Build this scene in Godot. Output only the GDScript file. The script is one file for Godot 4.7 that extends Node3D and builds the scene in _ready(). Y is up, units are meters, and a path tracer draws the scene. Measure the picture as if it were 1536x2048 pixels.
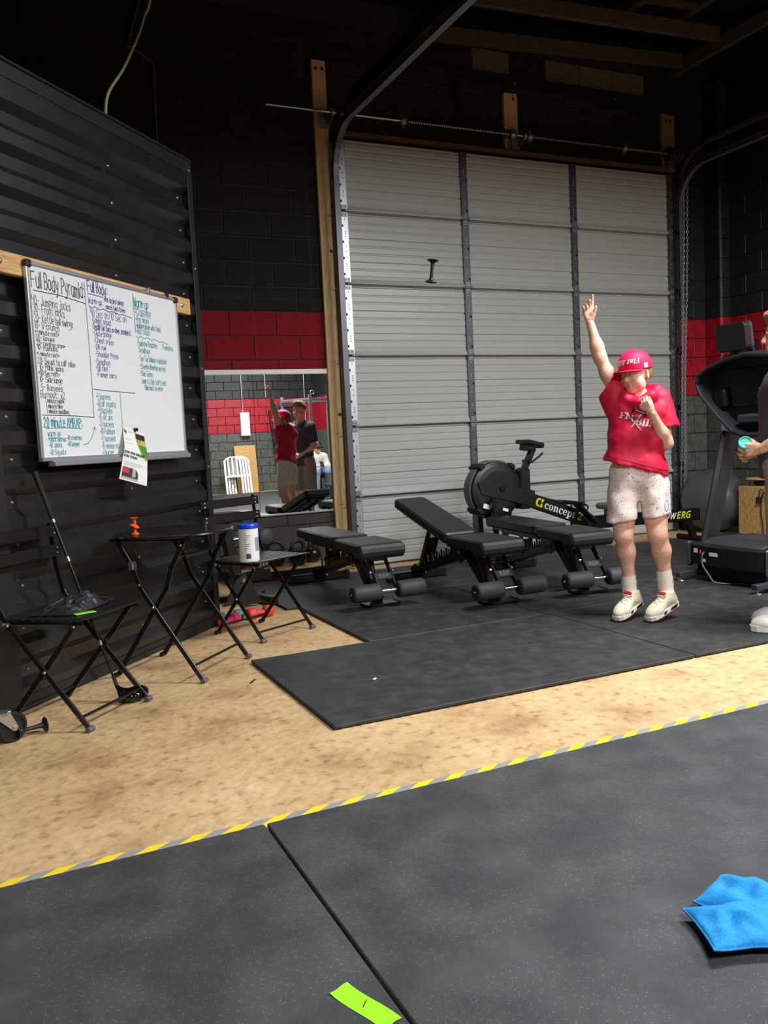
extends Node3D
# A gym bay with a sectional overhead door, three adjustable benches and a boy throwing a toy.
# Units are metres, the overhead door lies in the plane z = 0 and the floor is y = 0.

const WALL_ANGLE := 0.8138          # turn of the corrugated partition about y
const BLOCK := 0.2032               # block course height
var M := {}                          # materials
var rng := RandomNumberGenerator.new()
var used := {}
var cache := {}


# ---------------------------------------------------------------- geometry
class Geo:
	var v := PackedVector3Array()
	var n := PackedVector3Array()
	var uv := PackedVector2Array()
	var ix := PackedInt32Array()

	func vert(p: Vector3, nn: Vector3, u := Vector2.ZERO) -> int:
		v.append(p)
		n.append(nn)
		uv.append(u)
		return v.size() - 1

	func face(a: int, b: int, c: int) -> void:    # counter-clockwise seen from outside
		ix.append(a)
		ix.append(c)
		ix.append(b)

	func tri(a: Vector3, b: Vector3, c: Vector3, out: Vector3) -> void:
		var nn := (b - a).cross(c - a)
		if nn.length_squared() < 1e-18:
			return
		nn = nn.normalized()
		if nn.dot(out) < 0.0:
			nn = -nn
			var s := b
			b = c
			c = s
		var i := vert(a, nn)
		vert(b, nn)
		vert(c, nn)
		face(i, i + 1, i + 2)

	func quad(a: Vector3, b: Vector3, c: Vector3, d: Vector3, out: Vector3, u := Rect2(0, 0, 1, 1)) -> void:
		var nn := (c - a).cross(d - b)
		if nn.length_squared() < 1e-18:
			return
		nn = nn.normalized()
		var flip := nn.dot(out) < 0.0
		if flip:
			nn = -nn
		var i := vert(a, nn, Vector2(u.position.x, u.end.y))
		vert(b, nn, u.end)
		vert(c, nn, Vector2(u.end.x, u.position.y))
		vert(d, nn, u.position)
		if flip:
			face(i, i + 2, i + 1)
			face(i, i + 3, i + 2)
		else:
			face(i, i + 1, i + 2)
			face(i, i + 2, i + 3)

	func add(o: Geo, t := Transform3D.IDENTITY) -> void:
		var base := v.size()
		for i in o.v.size():
			v.append(t * o.v[i])
			n.append((t.basis * o.n[i]).normalized())
			uv.append(o.uv[i])
		for i in o.ix:
			ix.append(base + i)

	# box with chamfered edges
	func box(t: Transform3D, s: Vector3, c := 0.0) -> void:
		var h := s * 0.5
		c = minf(c, minf(h.x, minf(h.y, h.z)) * 0.98)
		var P := func(axis: int, g: Vector3) -> Vector3:
			var r := Vector3(g.x * (h.x - c), g.y * (h.y - c), g.z * (h.z - c))
			r[axis] = g[axis] * h[axis]
			return t * r
		for a in 3:
			var b := (a + 1) % 3
			var d := (a + 2) % 3
			for sg in [-1.0, 1.0]:
				var q := []
				for k in [[1, 1], [-1, 1], [-1, -1], [1, -1]]:
					var g := Vector3.ZERO
					g[a] = sg
					g[b] = k[0]
					g[d] = k[1]
					q.append(P.call(a, g))
				var o := Vector3.ZERO
				o[a] = sg
				quad(q[0], q[1], q[2], q[3], t.basis * o)
			if c > 0.0:
				for s1 in [-1.0, 1.0]:
					for s2 in [-1.0, 1.0]:
						var g1 := Vector3.ZERO
						g1[a] = s1
						g1[b] = s2
						var g2 := g1
						g1[d] = -1.0
						g2[d] = 1.0
						var o2 := Vector3.ZERO
						o2[a] = s1
						o2[b] = s2
						quad(P.call(a, g1), P.call(a, g2), P.call(b, g2), P.call(b, g1), t.basis * o2)
		if c > 0.0:
			for x in [-1.0, 1.0]:
				for y in [-1.0, 1.0]:
					for z in [-1.0, 1.0]:
						var g3 := Vector3(x, y, z)
						tri(P.call(0, g3), P.call(1, g3), P.call(2, g3), t.basis * g3)

	func cube(p: Vector3, s: Vector3, c := 0.0) -> void:
		box(Transform3D(Basis(), p), s, c)

	# rectangular bar from a to b: w along side, h across
	func bar(a: Vector3, b: Vector3, w: float, h: float, side := Vector3.RIGHT, c := 0.0) -> void:
		var d := (b - a)
		var l := d.length()
		d /= l
		var x := (side - d * side.dot(d)).normalized()
		var y := d.cross(x)
		box(Transform3D(Basis(x, y, d), (a + b) * 0.5), Vector3(w, h, l), c)

	func path(p: Array, w: float, h: float, side := Vector3.RIGHT, c := 0.0) -> void:
		for i in p.size() - 1:
			var e: Vector3 = (p[i + 1] - p[i]).normalized() * h * 0.3
			bar(p[i] - (e if i > 0 else Vector3.ZERO), p[i + 1] + (e if i < p.size() - 2 else Vector3.ZERO), w, h, side, c)

	# round tube along points; r a number or one radius per point
	func tube(p: Array, r, sides := 10, cap := true, loop := false) -> void:
		var m := p.size()
		var prev := Vector3.ZERO
		var rings := []
		for i in m:
			var a: Vector3 = p[(i - 1 + m) % m] if loop else p[maxi(i - 1, 0)]
			var b: Vector3 = p[(i + 1) % m] if loop else p[mini(i + 1, m - 1)]
			var d := (b - a).normalized()
			if i == 0:
				prev = d.cross(Vector3(0.31, 0.9, 0.17)).normalized()
			prev = (prev - d * prev.dot(d)).normalized()
			var y := d.cross(prev)
			var rr: float = r[i] if r is Array else r
			var ring := []
			for k in sides:
				var w := TAU * k / sides
				var o := prev * cos(w) + y * sin(w)
				ring.append(vert(p[i] + o * rr, o, Vector2(float(k) / sides, float(i) / m)))
			rings.append(ring)
		for i in (m if loop else m - 1):
			var q: Array = rings[i]
			var s: Array = rings[(i + 1) % m]
			for k in sides:
				var k2 := (k + 1) % sides
				face(q[k], q[k2], s[k2])
				face(q[k], s[k2], s[k])
		if cap and not loop:
			for e in [0, m - 1]:
				var o2: Vector3 = (p[0] - p[1]).normalized() if e == 0 else (p[m - 1] - p[m - 2]).normalized()
				var ring2: Array = rings[e]
				for k in range(1, sides - 1):
					tri(v[ring2[0]], v[ring2[k]], v[ring2[k + 1]], o2)

	# profile of (radius, height) turned about the local y axis
	func lathe(t: Transform3D, prof: Array, seg := 24, smooth := false) -> void:
		var m := prof.size()
		var ns := []
		for i in m - 1:
			var d: Vector2 = prof[i + 1] - prof[i]
			ns.append(Vector2(d.y, -d.x).normalized())
		for i in m - 1:
			var n0: Vector2 = ns[i]
			var n1: Vector2 = ns[i]
			if smooth:
				if i > 0:
					n0 = (ns[i] + ns[i - 1]).normalized()
				if i < m - 2:
					n1 = (ns[i] + ns[i + 1]).normalized()
			var a: Vector2 = prof[i]
			var b: Vector2 = prof[i + 1]
			var base := v.size()
			for k in seg + 1:
				var w := TAU * k / seg
				var c := Vector3(cos(w), 0, -sin(w))
				vert(t * (c * a.x + Vector3.UP * a.y), (t.basis * (c * n0.x + Vector3.UP * n0.y)).normalized(), Vector2(float(k) / seg, float(i) / m))
				vert(t * (c * b.x + Vector3.UP * b.y), (t.basis * (c * n1.x + Vector3.UP * n1.y)).normalized(), Vector2(float(k) / seg, float(i + 1) / m))
			for k in seg:
				var q := base + k * 2
				if a.x > 1e-6:
					face(q, q + 2, q + 1)
				if b.x > 1e-6:
					face(q + 1, q + 2, q + 3)

	# closed outline in local xy, thickness along local z (centred)
	func prism(t: Transform3D, poly: PackedVector2Array, depth: float, bev := 0.0) -> void:
		var h := depth * 0.5
		var ids := Geometry2D.triangulate_polygon(poly)
		var inner := poly
		if bev > 0.0:
			var off := Geometry2D.offset_polygon(poly, -bev, Geometry2D.JOIN_MITER)
			if off.size() == 1 and off[0].size() == poly.size():
				var o0: PackedVector2Array = off[0]
				var best := 0
				for k in o0.size():
					if o0[k].distance_to(poly[0]) < o0[best].distance_to(poly[0]):
						best = k
				inner = PackedVector2Array()
				for k in o0.size():
					inner.append(o0[(best + k) % o0.size()])
				if inner[1].distance_to(poly[1]) > bev * 4.0:
					inner = poly
					bev = 0.0
			else:
				bev = 0.0
		var ctr := Vector2.ZERO
		for q in poly:
			ctr += q / poly.size()
		for i in range(0, ids.size(), 3):
			for s in [-1.0, 1.0]:
				var z: float = s * h
				var a := inner[ids[i]]
				var b := inner[ids[i + 1]]
				var c := inner[ids[i + 2]]
				tri(t * Vector3(a.x, a.y, z), t * Vector3(b.x, b.y, z), t * Vector3(c.x, c.y, z), t.basis * Vector3(0, 0, s))
		var area := 0.0
		for i in poly.size():
			area += poly[i].cross(poly[(i + 1) % poly.size()])
		var sg := signf(area)
		for i in poly.size():
			var j := (i + 1) % poly.size()
			var d := poly[j] - poly[i]
			var o := Vector3(d.y, -d.x, 0) * sg
			quad(t * Vector3(poly[i].x, poly[i].y, -h + bev), t * Vector3(poly[j].x, poly[j].y, -h + bev), t * Vector3(poly[j].x, poly[j].y, h - bev), t * Vector3(poly[i].x, poly[i].y, h - bev), t.basis * o)
			if bev > 0.0:
				for s in [-1.0, 1.0]:
					quad(t * Vector3(poly[i].x, poly[i].y, s * (h - bev)), t * Vector3(poly[j].x, poly[j].y, s * (h - bev)), t * Vector3(inner[j].x, inner[j].y, s * h), t * Vector3(inner[i].x, inner[i].y, s * h), t.basis * (o.normalized() + Vector3(0, 0, s)))

	# open profile (y, z) carried along local x by length
	func sheet(t: Transform3D, prof: Array, length: float, out := Vector3(0, 0, 1)) -> void:
		for i in prof.size() - 1:
			var a: Vector2 = prof[i]
			var b: Vector2 = prof[i + 1]
			quad(t * Vector3(0, a.x, a.y), t * Vector3(length, a.x, a.y), t * Vector3(length, b.x, b.y), t * Vector3(0, b.x, b.y), t.basis * out)

	# a grid of points with smooth normals, f(u, v) -> Vector3
	func patch(f: Callable, nu: int, nv: int, out: Vector3, double := 0.0) -> void:
		var base := v.size()
		for j in nv + 1:
			for i in nu + 1:
				var u := float(i) / nu
				var w := float(j) / nv
				var e := 0.003
				var du: Vector3 = f.call(minf(u + e, 1.0), w) - f.call(maxf(u - e, 0.0), w)
				var dv: Vector3 = f.call(u, minf(w + e, 1.0)) - f.call(u, maxf(w - e, 0.0))
				var nn := du.cross(dv).normalized()
				if nn.dot(out) < 0.0:
					nn = -nn
				vert(f.call(u, w), nn, Vector2(u, w))
		var flip: bool = (v[base + 1] - v[base]).cross(v[base + nu + 1] - v[base]).dot(n[base]) < 0.0
		for j in nv:
			for i in nu:
				var q := base + j * (nu + 1) + i
				if flip:
					face(q, q + nu + 1, q + nu + 2)
					face(q, q + nu + 2, q + 1)
				else:
					face(q, q + 1, q + nu + 2)
					face(q, q + nu + 2, q + nu + 1)
		if double > 0.0:
			var last := v.size()
			var ni := ix.size()
			for i in range(base, last):
				vert(v[i] - n[i] * double, -n[i], uv[i])
			var tris := nu * nv * 6
			for i in range(ni - tris, ni, 3):
				var o := last - base
				ix.append(ix[i] + o)
				ix.append(ix[i + 2] + o)
				ix.append(ix[i + 1] + o)

	func mesh() -> ArrayMesh:
		var a := []
		a.resize(Mesh.ARRAY_MAX)
		a[Mesh.ARRAY_VERTEX] = v
		a[Mesh.ARRAY_NORMAL] = n
		a[Mesh.ARRAY_TEX_UV] = uv
		a[Mesh.ARRAY_INDEX] = ix
		var m := ArrayMesh.new()
		m.add_surface_from_arrays(Mesh.PRIMITIVE_TRIANGLES, a)
		return m


# ---------------------------------------------------------------- distance fields
class Field:
	var cell: float
	var k: float
	var lo := Vector3(1e9, 1e9, 1e9)
	var hi := -Vector3(1e9, 1e9, 1e9)
	var prims := []
	var nx: int
	var ny: int
	var nz: int
	var d := PackedFloat32Array()
	var noise: FastNoiseLite
	var amp := 0.0

	func _init(c: float, smooth: float) -> void:
		cell = c
		k = smooth

	func grow(a: Vector3, b: Vector3) -> void:
		lo = lo.min(a)
		hi = hi.max(b)

	func cap(a: Vector3, b: Vector3, ra: float, rb: float, sm := -1.0, flat := Vector3.ZERO) -> void:
		# tapered capsule; flat squashes it along a direction (length = factor)
		var r := maxf(ra, rb) + 0.001
		var e := Vector3(r, r, r)
		grow(a.min(b) - e, a.max(b) + e)
		prims.append([0, a, b, ra, rb, sm if sm >= 0.0 else k, flat])

	func limb(p: Array, r: Array, sm := -1.0) -> void:
		for i in p.size() - 1:
			cap(p[i], p[i + 1], r[i], r[i + 1], sm)

	func ell(c: Vector3, r: Vector3, sm := -1.0, b := Basis()) -> void:
		var m := maxf(r.x, maxf(r.y, r.z))
		grow(c - Vector3(m, m, m), c + Vector3(m, m, m))
		prims.append([1, c, r, b.inverse(), 0.0, sm if sm >= 0.0 else k])

	func cut(p: Plane, sm := 0.0) -> void:     # keeps the side the normal points away from
		prims.append([2, p, sm])

	func sub(a: Vector3, b: Vector3, ra: float, rb: float, sm := 0.01, flat := Vector3.ZERO) -> void:
		prims.append([3, a, b, ra, rb, sm, flat])

	func build() -> void:
		var pad := cell * 2.5 + k * 0.3 + amp
		lo -= Vector3(pad, pad, pad)
		hi += Vector3(pad, pad, pad)
		nx = int((hi.x - lo.x) / cell) + 2
		ny = int((hi.y - lo.y) / cell) + 2
		nz = int((hi.z - lo.z) / cell) + 2
		d.resize(nx * ny * nz)
		d.fill(1.0)
		for q in prims:
			if q[0] == 2:
				var pl: Plane = q[1]
				for z in nz:
					for y in ny:
						var i0 := (z * ny + y) * nx
						var s := pl.distance_to(lo + Vector3(0, y, z) * cell)
						var sx := pl.normal.x * cell
						for x in nx:
							if d[i0 + x] < s:
								d[i0 + x] = s
							s += sx
				continue
			var type: int = q[0]
			var sm: float = q[5]
			var a: Vector3 = q[1]
			var b: Vector3 = q[2]
			var ra := 0.0
			var rb := 0.0
			var ba := Vector3.ZERO
			var bb := 1.0
			var bl: Vector3
			var bh: Vector3
			var inv := Basis()
			var flat := Vector3.ZERO
			if type == 1:
				var mr := maxf(b.x, maxf(b.y, b.z))
				bl = a - Vector3(mr, mr, mr)
				bh = a + Vector3(mr, mr, mr)
				inv = q[3]
			else:
				ra = q[3]
				rb = q[4]
				ba = b - a
				bb = maxf(ba.length_squared(), 1e-9)
				var r2 := maxf(ra, rb)
				bl = a.min(b) - Vector3(r2, r2, r2)
				bh = a.max(b) + Vector3(r2, r2, r2)
				flat = q[6]
				if flat.length() > 1.0:
					bl -= flat * r2
					bh += flat * r2
			var far := sm + cell * 2.5 + amp
			bl = (bl - Vector3(far, far, far) - lo) / cell
			bh = (bh + Vector3(far, far, far) - lo) / cell
			var rmin := minf(b.x, minf(b.y, b.z))
			var fl := flat.length()
			var fd := flat / fl if fl > 0.0 else Vector3.ZERO
			for z in range(maxi(int(bl.z), 0), mini(int(bh.z) + 1, nz)):
				for y in range(maxi(int(bl.y), 0), mini(int(bh.y) + 1, ny)):
					var i := (z * ny + y) * nx + maxi(int(bl.x), 0)
					for x in range(maxi(int(bl.x), 0), mini(int(bh.x) + 1, nx)):
						var p := lo + Vector3(x, y, z) * cell - a
						var s: float
						if type == 1:
							p = inv * p
							var w := p / b
							var k0 := w.length()
							var k1 := (w / b).length()
							s = k0 * (k0 - 1.0) / k1 if k1 > 1e-6 else -rmin
						else:
							var h := clampf(p.dot(ba) / bb, 0.0, 1.0)
							p -= ba * h
							if fl > 0.0:
								p += fd * p.dot(fd) * (1.0 / fl - 1.0)
							s = p.length() - ra - (rb - ra) * h
						var o := d[i]
						if type == 3:
							s = -s
							var e2 := maxf(sm - absf(o - s), 0.0)
							d[i] = maxf(o, s) + e2 * e2 * 0.25 / maxf(sm, 1e-6)
						else:
							var e := sm - absf(o - s)
							if e > 0.0:
								d[i] = minf(o, s) - e * e * 0.25 / sm
							elif s < o:
								d[i] = s
						i += 1
		if noise:
			for z in nz:
				for y in ny:
					for x in nx:
						var i := (z * ny + y) * nx + x
						if absf(d[i]) < amp + cell * 3.0:
							d[i] += amp * noise.get_noise_3dv(lo + Vector3(x, y, z) * cell)

	func at(p: Vector3) -> float:
		var g := (p - lo) / cell
		var x := clampi(int(g.x), 0, nx - 2)
		var y := clampi(int(g.y), 0, ny - 2)
		var z := clampi(int(g.z), 0, nz - 2)
		var f := (g - Vector3(x, y, z)).clamp(Vector3.ZERO, Vector3.ONE)
		var i := (z * ny + y) * nx + x
		var s := nx * ny
		var a := lerpf(lerpf(d[i], d[i + 1], f.x), lerpf(d[i + nx], d[i + nx + 1], f.x), f.y)
		var b := lerpf(lerpf(d[i + s], d[i + s + 1], f.x), lerpf(d[i + s + nx], d[i + s + nx + 1], f.x), f.y)
		return lerpf(a, b, f.z)

	func hit(p: Vector3, dir: Vector3, most := 0.4) -> Vector3:   # from outside inwards to the surface
		var t := 0.0
		while t < most:
			if at(p + dir * t) < 0.0:
				return p + dir * t
			t += 0.001
		return p + dir * most

	func normal(p: Vector3) -> Vector3:
		var e := cell * 0.7
		return Vector3(at(p + Vector3(e, 0, 0)) - at(p - Vector3(e, 0, 0)), at(p + Vector3(0, e, 0)) - at(p - Vector3(0, e, 0)), at(p + Vector3(0, 0, e)) - at(p - Vector3(0, 0, e))).normalized()

	# surface nets
	func into(g: Geo) -> void:
		var ids := {}
		var sx := 1
		var sy := nx
		var sz := nx * ny
		var near := cell * 1.8
		for z in nz - 1:
			for y in ny - 1:
				var i := z * sz + y * sy
				for x in nx - 1:
					var c0 := d[i]
					if c0 < near and c0 > -near:
						var c := [c0, d[i + 1], d[i + sy], d[i + sy + 1], d[i + sz], d[i + sz + 1], d[i + sz + sy], d[i + sz + sy + 1]]
						var neg := 0
						for e in c:
							if e < 0.0:
								neg += 1
						if neg > 0 and neg < 8:
							var sum := Vector3.ZERO
							var cnt := 0
							for e in 8:
								for ax in 3:
									var o := e | (1 << ax)
									if o != e and (c[e] < 0.0) != (c[o] < 0.0):
										var t: float = c[e] / (c[e] - c[o])
										var p := Vector3(e & 1, (e >> 1) & 1, (e >> 2) & 1)
										p[ax] += t
										sum += p
										cnt += 1
							var w := lo + (Vector3(x, y, z) + sum / cnt) * cell
							ids[i] = g.vert(w, normal(w), Vector2(w.x, w.y))
					i += 1
		for i in ids:
			var a: float = d[i]
			var steps := [[sx, sy, sz], [sy, sz, sx], [sz, sx, sy]]
			for st in steps:
				var b: float = d[i + st[0]]
				if (a < 0.0) != (b < 0.0):
					var p: int = i - st[1]
					var q: int = i - st[2]
					var r: int = i - st[1] - st[2]
					if ids.has(p) and ids.has(q) and ids.has(r):
						if a < 0.0:
							g.face(ids[i], ids[p], ids[r])
							g.face(ids[i], ids[r], ids[q])
						else:
							g.face(ids[i], ids[r], ids[p])
							g.face(ids[i], ids[q], ids[r])


# ---------------------------------------------------------------- objects
func numbered(called: String) -> String:
	if not used.has(called):
		used[called] = 0
		return called
	used[called] += 1
	return "%s_%03d" % [called, used[called]]


func obj(called: String, g, mat: Material, parent: Node = null) -> MeshInstance3D:
	var o := MeshInstance3D.new()
	if parent == null:
		o.name = numbered(called)
	else:
		var nm := called
		var i := 0
		while parent.has_node(NodePath(nm)):
			i += 1
			nm = "%s_%03d" % [called, i]
		o.name = nm
	o.mesh = g.mesh() if g is Geo else g
	o.material_override = mat
	(parent if parent else self).add_child(o, true)
	return o


func pieces(parent: Node, called: String, count: int) -> String:     # name of the next piece without a search
	return called if count == 0 else "%s_%03d" % [called, count]


func piece(parent: Node, called: String, count: int, mesh: Mesh, mat: Material, t: Transform3D) -> MeshInstance3D:
	var o := MeshInstance3D.new()
	o.name = pieces(parent, called, count)
	o.mesh = mesh
	o.material_override = mat
	o.transform = t
	parent.add_child(o, true)
	return o


func thing(called: String, label: String, category: String, at := Vector3.ZERO, turn := 0.0, group := "") -> Node3D:
	var o := Node3D.new()
	o.name = numbered(called)
	add_child(o, true)
	o.position = at
	o.rotation.y = turn
	return tag(o, label, category, group)


func tag(o: Node3D, label: String, category := "", group := "") -> Node3D:
	o.set_meta("label", label)
	if category:
		o.set_meta("category", category)
	if group:
		o.set_meta("group", group)
	return o


func struct(called: String, label := "", g = null, mat: Material = null) -> Node3D:
	var o: Node3D
	if g:
		o = obj(called, g, mat)
	else:
		o = Node3D.new()
		o.name = numbered(called)
		add_child(o, true)
	o.set_meta("kind", "structure")
	if label:
		o.set_meta("label", label)
	return o


func dup(o: Node3D, base: String, label: String, at: Vector3, turn: float) -> Node3D:
	var r: Node3D = o.duplicate()
	r.name = numbered(base)
	add_child(r, true)
	r.position = at
	r.rotation = Vector3(0, turn, 0)
	r.set_meta("label", label)
	return r


func T(p: Vector3, rx := 0.0, ry := 0.0, rz := 0.0) -> Transform3D:   # degrees
	return Transform3D(Basis.from_euler(Vector3(deg_to_rad(rx), deg_to_rad(ry), deg_to_rad(rz))), p)


func on_wall(t: float, y: float, n: float) -> Vector3:   # a point by the partition: along, up, out
	return Vector3(-0.064 + 0.687 * t + 0.727 * n, y, -0.061 - 0.727 * t + 0.687 * n)


func rounded(w: float, h: float, r: float, seg := 5) -> PackedVector2Array:
	var p := PackedVector2Array()
	for q in 4:
		var c := Vector2((w * 0.5 - r) * (1 if q == 0 or q == 3 else -1), (h * 0.5 - r) * (1 if q < 2 else -1))
		for i in seg + 1:
			var a := PI * 0.5 * (q + float(i) / seg)
			p.append(c + Vector2(cos(a), sin(a)) * r)
	return p


func arc(c: Vector3, a: Vector3, b: Vector3, from: float, to: float, n := 10) -> Array:
	var p := []
	for i in n + 1:
		var w := lerpf(from, to, float(i) / n)
		p.append(c + a * cos(w) + b * sin(w))
	return p


func smooth_path(p: Array, per := 6) -> Array:
	var o := []
	var m := p.size()
	for i in m - 1:
		var a: Vector3 = p[maxi(i - 1, 0)]
		var b: Vector3 = p[i]
		var c: Vector3 = p[i + 1]
		var e: Vector3 = p[mini(i + 2, m - 1)]
		for s in per:
			o.append(b.cubic_interpolate(c, a, e, float(s) / per))
	o.append(p[m - 1])
	return o


# printed lettering bent by a function of (x, y) -> Transform3D-like placing
func letters(text: String, height: float, place: Callable, serif := false, bold := true, slant := 0.0, depth := 0.001) -> Geo:
	var f := SystemFont.new()
	f.font_names = PackedStringArray(["Droid Serif" if serif else "Droid Sans"])
	f.font_weight = 700 if bold else 400
	var tm := TextMesh.new()
	tm.font = f
	tm.font_size = 64
	tm.pixel_size = height / 46.0
	tm.depth = depth
	tm.curve_step = 3.0
	tm.text = text
	var s := tm.surface_get_arrays(0) if tm.get_surface_count() else []
	var g := Geo.new()
	if s.is_empty():
		return g
	for i in range(tm.get_surface_count()):
		s = tm.surface_get_arrays(i)
		var vs: PackedVector3Array = s[Mesh.ARRAY_VERTEX]
		var ns: PackedVector3Array = s[Mesh.ARRAY_NORMAL]
		var base := g.v.size()
		for j in vs.size():
			var q := vs[j]
			q.x += q.y * slant
			var t: Transform3D = place.call(q.x, q.y)
			g.vert(t * Vector3(0, 0, q.z), (t.basis * ns[j]).normalized())
		var id = s[Mesh.ARRAY_INDEX]
		if id == null:
			id = PackedInt32Array(range(vs.size()))
		for j in id:
			g.ix.append(base + j)
	return g


# ---------------------------------------------------------------- materials
func sm(c: Color, rough := 0.6, metal := 0.0) -> StandardMaterial3D:
	var m := StandardMaterial3D.new()
	m.albedo_color = c
	m.roughness = rough
	m.metallic = metal
	return m


func c8(r: int, g: int, b: int) -> Color:
	return Color8(r, g, b)


func noise_tex(sd: int, freq: float, cols: Array, offs: Array, size := 512, kind := FastNoiseLite.TYPE_SIMPLEX_SMOOTH, oct := 4, nmap := 0.0) -> NoiseTexture2D:
	var f := FastNoiseLite.new()
	f.seed = sd
	f.noise_type = kind
	f.frequency = freq
	f.fractal_octaves = oct
	if kind == FastNoiseLite.TYPE_CELLULAR:
		f.cellular_return_type = FastNoiseLite.RETURN_DISTANCE
	var t := NoiseTexture2D.new()
	t.width = size
	t.height = size
	t.seamless = true
	t.noise = f
	if nmap > 0.0:
		t.as_normal_map = true
		t.bump_strength = nmap
	elif cols.size():
		var g := Gradient.new()
		g.colors = PackedColorArray(cols)
		g.offsets = PackedFloat32Array(offs)
		t.color_ramp = g
	return t


func tri_map(m: StandardMaterial3D, albedo: Texture2D, scale: Vector3, nm: Texture2D = null, nscale := 1.0, world := true) -> StandardMaterial3D:
	m.uv1_triplanar = true
	m.uv1_world_triplanar = world
	m.uv1_scale = scale
	if albedo:
		m.albedo_texture = albedo
	if nm:
		m.normal_enabled = true
		m.normal_texture = nm
		m.normal_scale = nscale
	return m


func detail(m: StandardMaterial3D, t: Texture2D, scale: Vector3) -> void:
	m.detail_enabled = true
	m.detail_albedo = t
	m.detail_blend_mode = BaseMaterial3D.BLEND_MODE_MUL
	m.detail_uv_layer = BaseMaterial3D.DETAIL_UV_2
	m.uv2_triplanar = true
	m.uv2_world_triplanar = true
	m.uv2_scale = scale


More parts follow.
